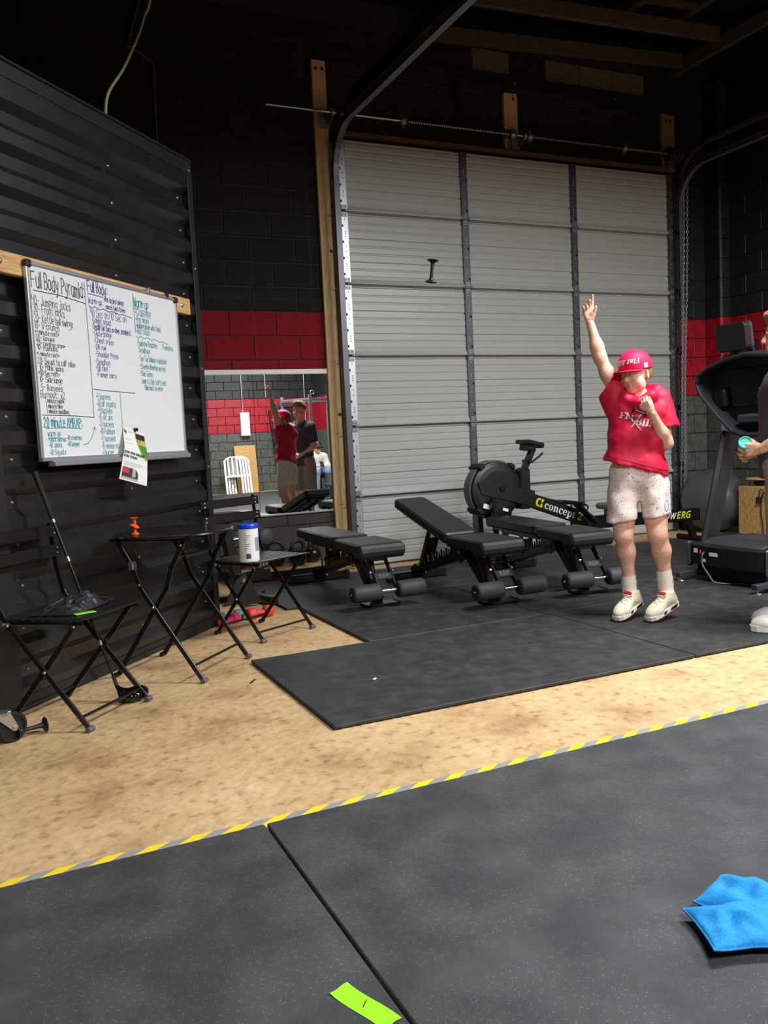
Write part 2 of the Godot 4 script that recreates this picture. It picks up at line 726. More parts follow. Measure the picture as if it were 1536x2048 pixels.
func materials() -> void:
	var W := Color.WHITE
	# tan, worn concrete
	var con := sm(W, 0.75)
	tri_map(con, noise_tex(3, 0.009, [c8(178, 142, 98), c8(204, 168, 120), c8(211, 176, 128), c8(220, 187, 140)], [0.12, 0.38, 0.6, 0.95], 1024, FastNoiseLite.TYPE_PERLIN, 7), Vector3(0.31, 0.31, 0.31), noise_tex(9, 0.09, [], [], 512, FastNoiseLite.TYPE_SIMPLEX, 3, 3.0), 0.22)
	detail(con, noise_tex(11, 0.035, [c8(196, 186, 174), c8(244, 242, 239), c8(255, 255, 253)], [0.06, 0.34, 0.8], 512, FastNoiseLite.TYPE_PERLIN, 6), Vector3(1.13, 1.13, 1.13))
	M.concrete = con
	# black rubber with flecks
	var fleck := noise_tex(21, 0.055, [c8(250, 250, 246), c8(150, 150, 150), c8(78, 78, 78), c8(72, 72, 72)], [0.0, 0.026, 0.05, 1.0], 1024, FastNoiseLite.TYPE_CELLULAR, 1)
	var dust := noise_tex(23, 0.012, [c8(190, 190, 190), c8(225, 224, 222), c8(255, 254, 252)], [0.2, 0.55, 0.95], 512, FastNoiseLite.TYPE_SIMPLEX_SMOOTH, 5)
	var rub := sm(c8(242, 242, 244), 0.72)
	tri_map(rub, fleck, Vector3(0.85, 0.85, 0.85), noise_tex(25, 0.2, [], [], 512, FastNoiseLite.TYPE_SIMPLEX, 2, 2.0), 0.12)
	detail(rub, dust, Vector3(0.6, 0.6, 0.6))
	M.rubber_near = rub
	var rub2 := sm(c8(214, 216, 218), 0.66)
	tri_map(rub2, noise_tex(27, 0.02, [c8(60, 60, 59), c8(68, 68, 67), c8(78, 78, 76)], [0.2, 0.5, 0.85], 512, FastNoiseLite.TYPE_SIMPLEX, 5), Vector3(0.9, 0.9, 0.9), noise_tex(25, 0.2, [], [], 512, FastNoiseLite.TYPE_SIMPLEX, 2, 2.0), 0.15)
	detail(rub2, dust, Vector3(0.8, 0.8, 0.8))
	M.rubber = rub2
	M.rubber_edge = sm(c8(46, 45, 44), 0.9)
	# block paint
	var pop := noise_tex(31, 0.16, [], [], 512, FastNoiseLite.TYPE_SIMPLEX, 3, 8.0)
	var fine := noise_tex(33, 0.1, [], [], 512, FastNoiseLite.TYPE_SIMPLEX, 3, 4.0)
	var vary := noise_tex(35, 0.02, [c8(205, 205, 205), c8(235, 235, 235), c8(255, 255, 255)], [0.2, 0.5, 0.8], 512)
	var speck := noise_tex(37, 0.11, [c8(255, 235, 235), c8(224, 212, 212), c8(205, 196, 196), c8(150, 145, 145)], [0.0, 0.3, 0.6, 1.0], 512, FastNoiseLite.TYPE_CELLULAR, 2)
	for e in [["red", c8(184, 22, 40)], ["black", c8(42, 41, 39)], ["grey", c8(98, 97, 90)]]:
		M[e[0] + "_rough"] = tri_map(sm(e[1], 0.55), speck, Vector3(1.9, 1.9, 1.9), pop, 1.0)
		M[e[0] + "_block"] = tri_map(sm(e[1], 0.42), vary, Vector3(1, 1, 1), fine, 0.35)
	M.mortar = sm(c8(34, 33, 32), 0.8)
	M.mortar_red = sm(c8(120, 14, 26), 0.7)
	M.bare_block = tri_map(sm(c8(128, 116, 92), 0.85), vary, Vector3(2, 2, 2), pop, 0.8)
	# wood
	var grain := noise_tex(41, 0.03, [c8(198, 156, 104), c8(218, 180, 126), c8(232, 200, 146)], [0.15, 0.5, 0.85], 512, FastNoiseLite.TYPE_SIMPLEX, 4)
	M.wood_y = tri_map(sm(W, 0.6), grain, Vector3(5, 0.35, 5))
	M.wood_x = tri_map(sm(c8(250, 240, 225), 0.6), grain, Vector3(0.35, 5, 5), null, 1.0, false)
	M.wood_dark = tri_map(sm(c8(94, 98, 110), 0.75), grain, Vector3(0.4, 4, 4))
	M.wood_grey = tri_map(sm(c8(170, 160, 158), 0.75), grain, Vector3(5, 0.4, 5))
	M.plywood = tri_map(sm(c8(240, 225, 195), 0.55), grain, Vector3(2.5, 0.8, 2.5))
	# metal and the rest
	var scuff := noise_tex(45, 0.03, [c8(185, 185, 185), c8(230, 230, 230), c8(255, 255, 255)], [0.2, 0.5, 0.85], 256)
	M.corr = tri_map(sm(c8(32, 32, 33), 0.33), scuff, Vector3(1.2, 1.2, 1.2))
	M.corr.metallic_specular = 0.72
	M.trim_black = sm(c8(38, 38, 40), 0.42, 0.1)
	M.galv = tri_map(sm(c8(158, 161, 165), 0.42, 0.7), noise_tex(47, 0.05, [c8(205, 206, 208), c8(232, 233, 235), c8(255, 255, 255)], [0.1, 0.5, 0.9], 256, FastNoiseLite.TYPE_CELLULAR, 2), Vector3(5, 5, 5))
	M.galv_bright = sm(c8(205, 207, 210), 0.36, 0.7)
	M.galv_dark = sm(c8(104, 105, 108), 0.42, 0.7)
	M.steel = sm(c8(190, 192, 194), 0.28, 0.9)
	M.chrome = sm(c8(225, 226, 228), 0.1, 1.0)
	M.dark_steel = sm(c8(52, 52, 54), 0.4, 0.6)
	M.hole = sm(c8(12, 12, 12), 0.9)
	M.door = sm(c8(184, 186, 178), 0.3)
	M.door_groove = sm(c8(120, 117, 106), 0.6)
	M.mirror = sm(c8(236, 240, 238), 0.0, 1.0)
	M.white = sm(c8(236, 234, 228), 0.45)
	M.white_gloss = sm(c8(232, 233, 232), 0.16)
	M.alu = sm(c8(200, 201, 203), 0.34, 0.7)
	M.black_powder = sm(c8(24, 24, 25), 0.28)
	M.black_metal = sm(c8(16, 16, 17), 0.28)
	M.black_plastic = sm(c8(22, 22, 23), 0.45)
	M.black_matte = sm(c8(18, 18, 19), 0.75)
	var vin := tri_map(sm(c8(33, 33, 33), 0.43), null, Vector3(9, 9, 9), noise_tex(51, 0.12, [], [], 256, FastNoiseLite.TYPE_CELLULAR, 2, 3.0), 0.25, false)
	M.vinyl = vin
	M.foam = sm(c8(58, 58, 59), 0.62)
	M.grey_plastic = sm(c8(92, 93, 95), 0.5)
	M.mast = sm(c8(40, 40, 43), 0.4)
	M.dark_grey = sm(c8(56, 56, 59), 0.42)
	M.tape_grey = sm(c8(150, 150, 146), 0.5)
	M.tape_yellow = sm(c8(250, 214, 40), 0.45)
	M.lime = sm(c8(150, 240, 20), 0.6)
	M.orange = sm(c8(250, 88, 18), 0.4)
	M.blue_lid = sm(c8(18, 62, 205), 0.35)
	M.teal = sm(c8(40, 150, 145), 0.55)
	M.mint = sm(c8(80, 220, 190), 0.4)
	M.pink = sm(c8(232, 62, 110), 0.55)
	M.coral = sm(c8(230, 62, 45), 0.55)
	M.yellow = sm(c8(226, 222, 50), 0.5)
	M.cord_green = sm(c8(178, 205, 120), 0.5)
	M.rope = sm(c8(214, 190, 70), 0.7)
	M.ball = sm(c8(78, 79, 80), 0.34)
	M.ink_black = sm(c8(24, 24, 28), 0.5)
	M.ink_blue = sm(c8(38, 48, 140), 0.5)
	M.ink_teal = sm(c8(36, 150, 160), 0.5)
	M.ink_grey = sm(c8(70, 72, 84), 0.5)
	M.paper = sm(c8(240, 240, 234), 0.7)
	# people
	var skin := sm(c8(238, 192, 166), 0.5)
	skin.subsurf_scatter_enabled = true
	skin.subsurf_scatter_strength = 0.08
	M.skin = tri_map(skin, noise_tex(55, 0.05, [c8(240, 225, 220), c8(255, 250, 248)], [0.3, 0.7], 256), Vector3(4, 4, 4), null, 1.0, false)
	M.skin2 = sm(c8(228, 178, 152), 0.5)
	M.lips = sm(c8(196, 110, 100), 0.45)
	M.eye = sm(c8(236, 232, 228), 0.2)
	M.iris = sm(c8(44, 34, 28), 0.15)
	M.brow = sm(c8(128, 92, 62), 0.8)
	M.hair = tri_map(sm(c8(170, 128, 82), 0.7), noise_tex(57, 0.08, [c8(130, 130, 130), c8(255, 255, 255)], [0.25, 0.75], 256), Vector3(14, 3, 14), null, 1.0, false)
	M.hair_dark = sm(c8(30, 25, 22), 0.5)
	var cl := noise_tex(59, 0.25, [], [], 256, FastNoiseLite.TYPE_SIMPLEX, 2, 2.0)
	M.hot_pink = tri_map(sm(c8(214, 6, 58), 0.6), null, Vector3(8, 8, 8), cl, 0.2, false)
	M.cap = tri_map(sm(c8(212, 16, 78), 0.65), null, Vector3(8, 8, 8), cl, 0.2, false)
	M.polo = tri_map(sm(c8(62, 62, 72), 0.75), null, Vector3(8, 8, 8), cl, 0.2, false)
	M.khaki = sm(c8(150, 140, 134), 0.8)
	M.sock = tri_map(sm(c8(238, 230, 212), 0.85), null, Vector3(30, 4, 30), cl, 0.6, false)
	M.cream = sm(c8(230, 216, 188), 0.6)
	M.sole = sm(c8(238, 234, 226), 0.5)
	M.sole_red = sm(c8(186, 74, 66), 0.5)
	M.shoe_red = sm(c8(206, 40, 52), 0.55)
	M.shoe_white = sm(c8(232, 228, 218), 0.55)
	M.hoodie = sm(c8(226, 222, 214), 0.8)
	M.jeans = sm(c8(128, 158, 186), 0.8)
	M.print_white = sm(c8(244, 226, 230), 0.5)
	var im := Image.create(256, 256, false, Image.FORMAT_RGB8)
	im.fill(c8(242, 222, 212))
	rng.seed = 5
	for i in 900:
		var c: Color = [c8(60, 48, 52), c8(190, 120, 130), c8(220, 170, 170), c8(110, 90, 92), c8(70, 58, 62)][i % 5]
		var s := 1 + rng.randi() % 3
		im.fill_rect(Rect2i(rng.randi() % 253, rng.randi() % 253, s, 1 + rng.randi() % 3), c)
	M.shorts = tri_map(sm(W, 0.75), ImageTexture.create_from_image(im), Vector3(1.9, 1.9, 1.9), null, 1.0, false)
	var fz := tri_map(sm(c8(16, 150, 220), 0.8), noise_tex(61, 0.05, [c8(205, 215, 225), c8(255, 255, 255)], [0.3, 0.7], 256), Vector3(9, 9, 9), noise_tex(63, 0.2, [], [], 256, FastNoiseLite.TYPE_SIMPLEX, 3, 3.0), 0.4)
	fz.rim_enabled = true
	fz.rim = 0.5
	fz.rim_tint = 0.6
	M.plush = fz
	M.cloth_black = sm(c8(34, 34, 36), 0.5)


# ---------------------------------------------------------------- camera and light
func lamp(where: String, at: Vector3, size: Vector2, energy: float, turn := 0.0) -> void:
	var t := thing("ceiling_lamp", "long white lamp hung under the roof " + where, "lamp", at, turn, "lamps under the roof")
	var h := Geo.new()
	h.cube(Vector3(0, 0.045, 0), Vector3(size.x + 0.06, 0.07, size.y + 0.06), 0.015)
	obj("housing", h, M.white, t)
	for x in [-0.4, 0.4]:
		var r := Geo.new()
		r.tube([Vector3(x * size.x, 0.06, 0), Vector3(x * size.x, 5.3 - at.y, 0)], 0.004, 6)
		obj("hanger", r, M.steel, t)
	var d := Geo.new()
	d.cube(Vector3(0, 0.004, 0), Vector3(size.x, 0.014, size.y), 0.004)
	var gm := sm(Color.WHITE, 0.5)
	gm.emission_enabled = true
	gm.emission = c8(250, 252, 255)
	gm.emission_energy_multiplier = 2.0
	obj("diffuser", d, gm, t)
	var l := AreaLight3D.new()
	l.name = "light"
	l.area_size = size
	l.area_normalize_energy = true
	l.light_energy = energy
	l.light_color = c8(245, 250, 255)
	l.area_range = 30.0
	l.area_attenuation = 2.0
	l.shadow_enabled = true
	l.rotation_degrees.x = -90.0
	l.position.y = -0.012
	t.add_child(l)


func _ready() -> void:
	rng.seed = 7
	materials()
	var cam := Camera3D.new()
	cam.name = "camera"
	cam.transform = Transform3D(Basis(Vector3(0.907785, -0.04855, 0.416617), Vector3(0.079851, 0.995116, -0.058026), Vector3(-0.411765, 0.085942, 0.907228)).orthonormalized(), Vector3(-2.81476, 1.11557, 6.81816))
	cam.fov = 62.506
	cam.near = 0.05
	cam.far = 60.0
	add_child(cam)
	cam.current = true
	var we := WorldEnvironment.new()
	we.name = "surroundings"
	var e := Environment.new()
	e.background_mode = Environment.BG_COLOR
	e.background_color = Color(0.01, 0.01, 0.012)
	e.ambient_light_source = Environment.AMBIENT_SOURCE_DISABLED
	e.tonemap_mode = Environment.TONE_MAPPER_LINEAR
	e.tonemap_exposure = 1.0
	e.sdfgi_enabled = true
	e.ssao_enabled = true
	e.ssil_enabled = true
	we.environment = e
	add_child(we)
	lamp("in front of the overhead door", Vector3(0.9, 3.65, 4.3), Vector2(1.2, 0.3), 23.0)
	lamp("over the treadmill end of the near mats", Vector3(3.3, 3.65, 6.2), Vector2(1.2, 0.3), 23.0)
	lamp("above the place of the camera", Vector3(-2.0, 3.65, 8.0), Vector2(1.2, 0.3), 24.0)
	lamp("at the far end of the hall", Vector3(2.6, 3.65, 10.4), Vector2(1.2, 0.3), 26.0)
	room()
	overhead_door()
	partition()
	mats()
	mirror()
	roof()
	board()
	furniture()
	benches()
	machines()
	small_things()
	people()
	far_room()


# ---------------------------------------------------------------- the setting
var block_meshes := {}


func block_mesh(len: float, h := BLOCK) -> ArrayMesh:
	var key := "%.3f/%.3f" % [len, h]
	if not block_meshes.has(key):
		var g := Geo.new()
		g.cube(Vector3.ZERO, Vector3(len - 0.009, h - 0.009, 0.06), 0.004)
		block_meshes[key] = g.mesh()
	return block_meshes[key]


# courses of blocks on a wall face: t maps (along, up, 0) to the face; paint(k) names the material
func blocks(wall: Node, t: Transform3D, x0: float, x1: float, k0: int, k1: int, paint: Callable, start: int, off := -0.575) -> int:
	var full := 0.4064
	for k in range(k0, k1):
		var o := off + (0.0 if k % 2 == 0 else -0.203)
		var x := x0
		while x < x1 - 0.004:
			var nx: float = minf((floorf((x - o) / full + 0.0005) + 1.0) * full + o, x1)
			if nx - x > 0.012:
				var mt: Material = paint.call(k, (x + nx) * 0.5)
				piece(wall, "block", start, block_mesh(nx - x), mt, t * Transform3D(Basis(), Vector3((x + nx) * 0.5, (k + 0.5) * BLOCK, -0.03)))
				start += 1
			x = nx
	return start


func paint_of(k: int, rough: bool) -> Material:
	return M[("grey" if k < 7 else "red" if k < 11 else "black") + ("_rough" if rough else "_block")]


func room() -> void:
	var fl := Geo.new()
	fl.cube(Vector3(0, -0.1, 6.0), Vector3(12.5, 0.2, 14.5))
	struct("floor", "worn tan concrete floor of the gym bay", fl, M.concrete)
	# back wall, with the opening for the overhead door
	var wb := struct("wall_back", "block wall behind the door, painted black, red and grey")
	var s := Geo.new()
	for b in [[-6.1, 0.0, 0.0, 4.9], [0.0, 3.7, 3.74, 4.9], [3.7, 4.6, 0.0, 4.9]]:
		s.cube(Vector3((b[0] + b[1]) * 0.5, (b[2] + b[3]) * 0.5, -0.248), Vector3(b[1] - b[0], b[3] - b[2], 0.2))
	obj("mortar", s, M.mortar, wb)
	var at := T(Vector3(0, 0, -0.14))
	var n := blocks(wb, at, -2.7, -0.001, 0, 23, func(k: int, _x: float): return paint_of(k, true), 0)
	n = blocks(wb, at, -0.001, 3.70, 19, 23, func(k: int, x: float): return M.bare_block if k == 22 and ((x > 2.4 and x < 3.3) or (x > 1.35 and x < 1.8)) else paint_of(k, false), n)
	blocks(wb, at, 3.70, 4.28, 0, 23, func(k: int, _x: float): return paint_of(k, false), n)
	# corner pier with a rounded arris, then the right wall
	var pier := struct("trim_1", "block pier with a rounded edge in the right corner")
	var poly := PackedVector2Array([Vector2(0, 0.14), Vector2(0, -0.035)])
	for i in 6:
		var w := PI * 0.5 * i / 5.0
		poly.append(Vector2(0.035 - 0.035 * cos(w), -0.035 - 0.035 * sin(w)))
	poly.append_array(PackedVector2Array([Vector2(0.2, -0.07), Vector2(0.2, 0.14)]))
	var pg := Geo.new()
	pg.prism(T(Vector3.ZERO, -90), poly, BLOCK - 0.006, 0.0)
	var pm := pg.mesh()
	for k in 23:
		piece(pier, "block", k, pm, paint_of(k, false), Transform3D(Basis(Vector3.RIGHT, Vector3.UP, Vector3(0, 0, 1)), Vector3(4.281, (k + 0.5) * BLOCK, 0.0)))
	var wr := struct("wall_right", "painted block wall on the right, black over red over grey")
	var r := Geo.new()
	r.cube(Vector3(4.53, 2.45, 6.6), Vector3(0.2, 4.9, 13.6))
	obj("mortar", r, M.mortar, wr)
	blocks(wr, T(Vector3(4.418, 0, 0.0), 0, -90), 0.07, 1.9, 0, 23, func(k: int, _x: float): return paint_of(k, false), 0, 0.28)
	for b in [[0.0, 7.0, "grey_block"], [7.0, 11.0, "red_block"], [11.0, 24.0, "black_block"]]:
		var g := Geo.new()
		g.cube(Vector3(4.424, (b[0] + b[1]) * 0.5 * BLOCK, 7.5), Vector3(0.02, (b[1] - b[0]) * BLOCK, 11.2))
		obj("painted_band", g, M[b[2]], wr)
	# the rest of the hall: left, front and roof
	var wl := Geo.new()
	wl.cube(Vector3(-6.0, 2.65, 6.3), Vector3(0.2, 5.3, 13.4))
	struct("wall_left", "dark wall beyond the partition", wl, M.black_block)
	var wf := struct("wall_front", "far block wall behind the camera, grey below a red band")
	var f := Geo.new()
	f.cube(Vector3(-0.8, 2.45, 12.99), Vector3(10.8, 4.9, 0.2))
	obj("mortar", f, M.mortar, wf)
	blocks(wf, T(Vector3(0, 0, 12.82), 0, 180), -4.5, -0.8, 0, 16, func(k: int, _x: float): return paint_of(k, false), 0)
	for b in [[0.0, 7.0, "grey_block"], [7.0, 11.0, "red_block"], [11.0, 24.0, "black_block"]]:
		var g := Geo.new()
		g.cube(Vector3(-2.65, (b[0] + b[1]) * 0.5 * BLOCK, 12.86), Vector3(6.9, (b[1] - b[0]) * BLOCK, 0.06))
		obj("painted_band", g, M[b[2]], wf)


func roof() -> void:
	var c := struct("ceiling", "dark roof deck over the bay")
	var d := Geo.new()
	d.cube(Vector3(-0.7, 5.4, 6.3), Vector3(11.0, 0.2, 14.0))
	obj("deck", d, sm(c8(15, 14, 14), 0.9), c)
	var j := Geo.new()
	for i in 14:
		j.cube(Vector3(-0.7, 5.24, 0.9 + i * 0.9), Vector3(10.6, 0.14, 0.05), 0.004)
	var o := obj("purlins", j, sm(c8(22, 19, 18), 0.9), c)
	o.set_meta("kind", "stuff")
	# timber beams above the door
	var specs := [
		[Vector3(0.80, 4.60, 0.10), Vector3(3.76, 4.75, 0.10), "brown timber joist nearest the wall above the door"],
		[Vector3(1.00, 4.69, 0.60), Vector3(3.74, 4.79, 0.60), "brown timber joist second from the wall above the door"],
	]
	for s in specs:
		var t := thing("roof_joist", s[2], "beam", s[0], 0.0, "timber joists under the roof")
		var g := Geo.new()
		g.bar(Vector3.ZERO, s[1] - s[0], 0.05, 0.13, Vector3(0, 0, 1), 0.004)
		obj("timber", g, M.wood_dark, t)
	var t2 := thing("roof_joist", "long brown timber beam running away from the wall at upper right", "beam", Vector3(3.8, 4.73, -0.08), 0.0, "timber joists under the roof")
	var g2 := Geo.new()
	g2.bar(Vector3.ZERO, Vector3(0, 0, 4.4), 0.05, 0.13, Vector3.RIGHT, 0.004)
	obj("timber", g2, M.wood_dark, t2)
	var hatch := thing("roof_frame", "small framed opening of brown battens above the joists", "frame", Vector3(3.15, 4.95, 0.85))
	for q in [[Vector3(-0.35, 0, -0.22), Vector3(0.35, 0.03, -0.22)], [Vector3(-0.35, 0, 0.22), Vector3(0.35, 0.03, 0.22)], [Vector3(-0.33, 0, -0.5), Vector3(-0.33, 0, 0.5)], [Vector3(0.3, 0.02, -0.5), Vector3(0.3, 0.02, 0.5)]]:
		var b := Geo.new()
		b.bar(q[0], q[1], 0.04, 0.07, Vector3.UP, 0.003)
		obj("batten", b, M.wood_dark, hatch)
	# steel angle and rods along the top of the wall
	var st := thing("steel_angle", "dark steel angle bolted along the top of the wall", "beam", Vector3(1.7, 4.42, -0.13))
	var a := Geo.new()
	a.cube(Vector3(0, 0, 0.03), Vector3(3.6, 0.008, 0.06))
	a.cube(Vector3(0, -0.03, 0.004), Vector3(3.6, 0.06, 0.008))
	obj("angle", a, M.dark_steel, st)
	for x in [-1.2, 0.2, 1.4]:
		var bb := Geo.new()
		bb.lathe(T(Vector3(x, -0.03, 0.008), 90), [Vector2(0.0, 0.012), Vector2(0.012, 0.01), Vector2(0.012, 0.0)], 6)
		obj("bolt", bb, M.steel, st)
	var pen := thing("hook_strap", "dark metal strap hanging on the wall above the door", "strap", Vector3(1.27, 4.16, -0.12))
	var pg := Geo.new()
	pg.path([Vector3(0, 0.2, 0), Vector3(0, 0.02, 0.01), Vector3(0.01, -0.1, 0.02)], 0.03, 0.006, Vector3.RIGHT)
	obj("strap", pg, M.dark_steel, pen)
	var ph := Geo.new()
	ph.lathe(T(Vector3(0.012, -0.12, 0.02), 90), [Vector2(0.0, 0.01), Vector2(0.025, 0.01), Vector2(0.025, -0.01), Vector2(0.0, -0.01)], 12)
	obj("eye", ph, M.dark_steel, pen)


func stile(h: float) -> Geo:
	var g := Geo.new()
	var w := 0.0695
	g.cube(Vector3(0, h * 0.5, 0.014), Vector3(w, h - 0.006, 0.004), 0.001)
	for s in [-1.0, 1.0]:
		g.cube(Vector3(s * (w * 0.5 - 0.0015), h * 0.5, 0.004), Vector3(0.003, h - 0.006, 0.024))
	return g


func overhead_door() -> void:
	var H := 0.6096
	var W := 3.693
	var door := struct("door_1", "closed sectional overhead door of six ribbed off-white steel sections")
	door.position.y = 0.008
	var prof := []
	for i in 3:
		var y := 0.012 + i * 0.195
		for q in [[0.0, 0.0], [0.05, 0.0], [0.058, -0.005], [0.064, -0.005], [0.072, 0.0], [0.112, 0.0], [0.120, -0.005], [0.126, -0.005], [0.134, 0.0], [0.172, 0.0], [0.174, -0.014], [0.186, -0.014], [0.190, -0.002]]:
			prof.append(Vector2(y + q[0], q[1]))
	prof.append(Vector2(0.597, 0.0))
	var sg := Geo.new()
	sg.sheet(T(Vector3.ZERO), prof, W)
	sg.cube(Vector3(W * 0.5, H * 0.5, -0.03), Vector3(W, H - 0.004, 0.036))
	var sect := sg.mesh()
	var rg := Geo.new()
	rg.prism(T(Vector3.ZERO, 0, -90), PackedVector2Array([Vector2(-0.004, 0.006), Vector2(0.022, 0.010), Vector2(0.026, 0.020), Vector2(0.0, 0.056), Vector2(-0.004, 0.056)]), 1.0)
	var lip := rg.mesh()
	var gg := Geo.new()
	gg.cube(Vector3(W * 0.5, 0.002, -0.006), Vector3(W, 0.010, 0.010))
	var seal := gg.mesh()
	var st := stile(H).mesh()
	var hg := Geo.new()
	for s in [-1.0, 1.0]:
		hg.cube(Vector3(0, s * 0.03, 0.019), Vector3(0.05, 0.04, 0.004), 0.001)
		for x in [-0.014, 0.014]:
			hg.lathe(T(Vector3(x, s * 0.034, 0.021), 90), [Vector2(0.0, 0.006), Vector2(0.006, 0.005), Vector2(0.007, 0.0)], 6)
	hg.tube([Vector3(-0.045, 0, 0.024), Vector3(0.045, 0, 0.024)], 0.009, 8)
	var hinge := hg.mesh()
	var hx := [0.0347, 1.2247, 2.4417, 3.6583]
	var count := [0, 0, 0, 0]
	for k in 6:
		var sc := piece(door, "door_section", k, sect, M.door, T(Vector3(0, k * H, 0)))
		for i in 4:
			var so := piece(sc, "stile", i, st, M.galv_bright if i == 0 else M.galv_dark, T(Vector3(hx[i], 0, 0)))
			var dots := Geo.new()
			var scr := Geo.new()
			for j in 4:
				var yy := 0.09 + j * 0.135
				if i == 0 or i == 3 or j % 2 == 0:
					dots.cube(Vector3((-0.021 if i == 0 else 0.021), yy, 0.0165), Vector3(0.016, 0.02, 0.002))
				for q in ([0.0, 0.022, 0.04] if j % 2 == 0 else [0.01, 0.055]):
					if i == 0:
						dots.lathe(T(Vector3(0.004, yy + 0.045 + q, 0.016), 90), [Vector2(0.0, 0.0012), Vector2(0.005, 0.001), Vector2(0.005, 0)], 6)
					else:
						scr.lathe(T(Vector3(0.0, yy + 0.045 + q, 0.016), 90), [Vector2(0.0, 0.005), Vector2(0.005, 0.003), Vector2(0.006, 0)], 6)
			piece(sc, "punched_hole", i, dots.mesh(), M.hole, T(Vector3(hx[i], 0, 0))).set_meta("kind", "stuff")
			if i:
				piece(sc, "screw", i - 1, scr.mesh(), M.steel, T(Vector3(hx[i], 0, 0))).set_meta("kind", "stuff")
		if k:
			piece(sc, "joint_seal", 0, seal, M.door_groove, T(Vector3.ZERO))
			for i in 3:
				var a: float = hx[i] + 0.0347
				var b: float = hx[i + 1] - 0.0347
				piece(sc, "lip", i, lip, M.door, Transform3D(Basis(Vector3(b - a, 0, 0), Vector3.UP, Vector3(0, 0, 1)), Vector3((a + b) * 0.5, 0, 0)))
			for i in 4:
				piece(sc, "hinge", i, hinge, M.galv, T(Vector3(hx[i], 0.01, 0)))
	# timber round the opening
	var z := -0.119
	var posts := [
		["left", Vector3(-0.135, 0.0, z), Vector3(0.125, 4.33, 0.04), "full height pine post left of the overhead door", M.wood_y],
		["mid", Vector3(1.835, 3.74, z), Vector3(0.15, 0.55, 0.04), "short pine plank above the middle of the door", M.wood_y],
		["right", Vector3(3.76, 3.74, z), Vector3(0.17, 0.57, 0.04), "short grey-brown plank above the door's right corner", M.wood_grey],
	]
	for p in posts:
		var t := thing("wood_post", p[3], "post", p[1], 0.0, "planks that carry the door gear")
		if p[0] == "left":
			t.position.x = -0.082
		var g := Geo.new()
		g.cube(Vector3(0, p[2].y * 0.5, 0), p[2], 0.004)
		obj("plank", g, p[4], t)
		for y in ([4.26, 2.75, 1.35] if p[0] == "left" else [0.5, 0.06]):
			for x in ([-0.03, 0.03] if y > 4.0 or p[0] == "right" else [0.03]):
				var b := Geo.new()
				b.lathe(T(Vector3(x, y, 0.02), 90), [Vector2(0.0, 0.007), Vector2(0.009, 0.006), Vector2(0.015, 0.002), Vector2(0.016, 0.0)], 10)
				obj("bolt", b, M.dark_steel, t)
	# knots on the tall post
	var header := struct("trim_2", "thin timber header over the overhead door")
	var hd := Geo.new()
	hd.cube(Vector3(1.85, 3.715, -0.02), Vector3(3.62, 0.04, 0.05), 0.003)
	obj("plank", hd, tri_map(sm(c8(112, 98, 86), 0.7), M.wood_x.albedo_texture, Vector3(0.4, 5, 5)), header)
	# tracks
	for s in [-1.0, 1.0]:
		var x: float = -0.045 if s < 0 else 3.735
		var t := thing("door_track", "galvanised curved track at the %s side of the overhead door" % ("left" if s < 0 else "right"), "track", Vector3(x, 0, 0.06), 0.0, "overhead door tracks")
		var line := [Vector3(0, 0.02, 0), Vector3(0, 3.33, 0)]
		line.append_array(arc(Vector3(0, 3.33, 0.37), Vector3(0, 0, -0.37), Vector3(0, 0.37, 0), 0.12, PI * 0.5, 9))
		line.append(Vector3(0, 3.70, 3.3))
		for w in [[-0.026, 0.006, "flange"], [0.026, 0.006, "flange"], [0.0, 0.003, "web"]]:
			var g := Geo.new()
			var pts := []
			for q in line:
				pts.append(q + Vector3(s * 0.0, 0, 0))
			if w[2] == "web":
				for i in pts.size():
					pts[i] += Vector3(s * 0.024, 0, 0)
				g.path(pts, 0.003, 0.05, Vector3.RIGHT)
			else:
				# flanges run beside the centre line, inside and outside the curve
				var side := []
				for i in pts.size():
					var a: Vector3 = pts[maxi(i - 1, 0)]
					var b: Vector3 = pts[mini(i + 1, pts.size() - 1)]
					side.append(pts[i] + (b - a).normalized().cross(Vector3.RIGHT) * w[0])
				g.path(side, 0.018 if w[0] > 0 else 0.05, 0.003, Vector3.RIGHT)
			obj(w[2], g, M.galv if w[2] == "flange" and s > 0 else M.galv_dark, t)
		if s > 0:
			var up := Geo.new()
			var l2 := arc(Vector3(0, 3.50, 0.36), Vector3(0, 0, -0.36), Vector3(0, 0.36, 0), 0.35, PI * 0.5, 8)
			l2.append(Vector3(0, 3.86, 3.3))
			up.path(l2, 0.05, 0.03, Vector3.RIGHT)
			obj("upper_track", up, M.galv_dark, t)
		else:
			# perforated angle that stiffens the level part of the track
			var an := Geo.new()
			an.bar(Vector3(-0.028, 3.80, 0.36), Vector3(-0.028, 3.80, 3.3), 0.005, 0.12, Vector3.RIGHT)
			obj("angle", an, M.dark_steel, t)
			for z2 in [0.9, 1.5, 2.1]:
				var hb := Geo.new()
				hb.tube([Vector3(-0.03, 3.82, z2), Vector3(-0.03, 5.3, z2)], 0.004, 6)
				obj("hanger", hb, M.dark_steel, t)
		for y in [0.7, 1.3, 1.9, 2.5, 3.1]:
			var br := Geo.new()
			br.cube(Vector3(s * 0.02, y, -0.05), Vector3(0.004, 0.05, 0.06))
			br.lathe(T(Vector3(s * 0.022, y, -0.03), 0, 0, -90 * s), [Vector2(0, 0.008), Vector2(0.008, 0.006), Vector2(0.008, 0)], 6)
			obj("bracket", br, M.dark_steel, t)
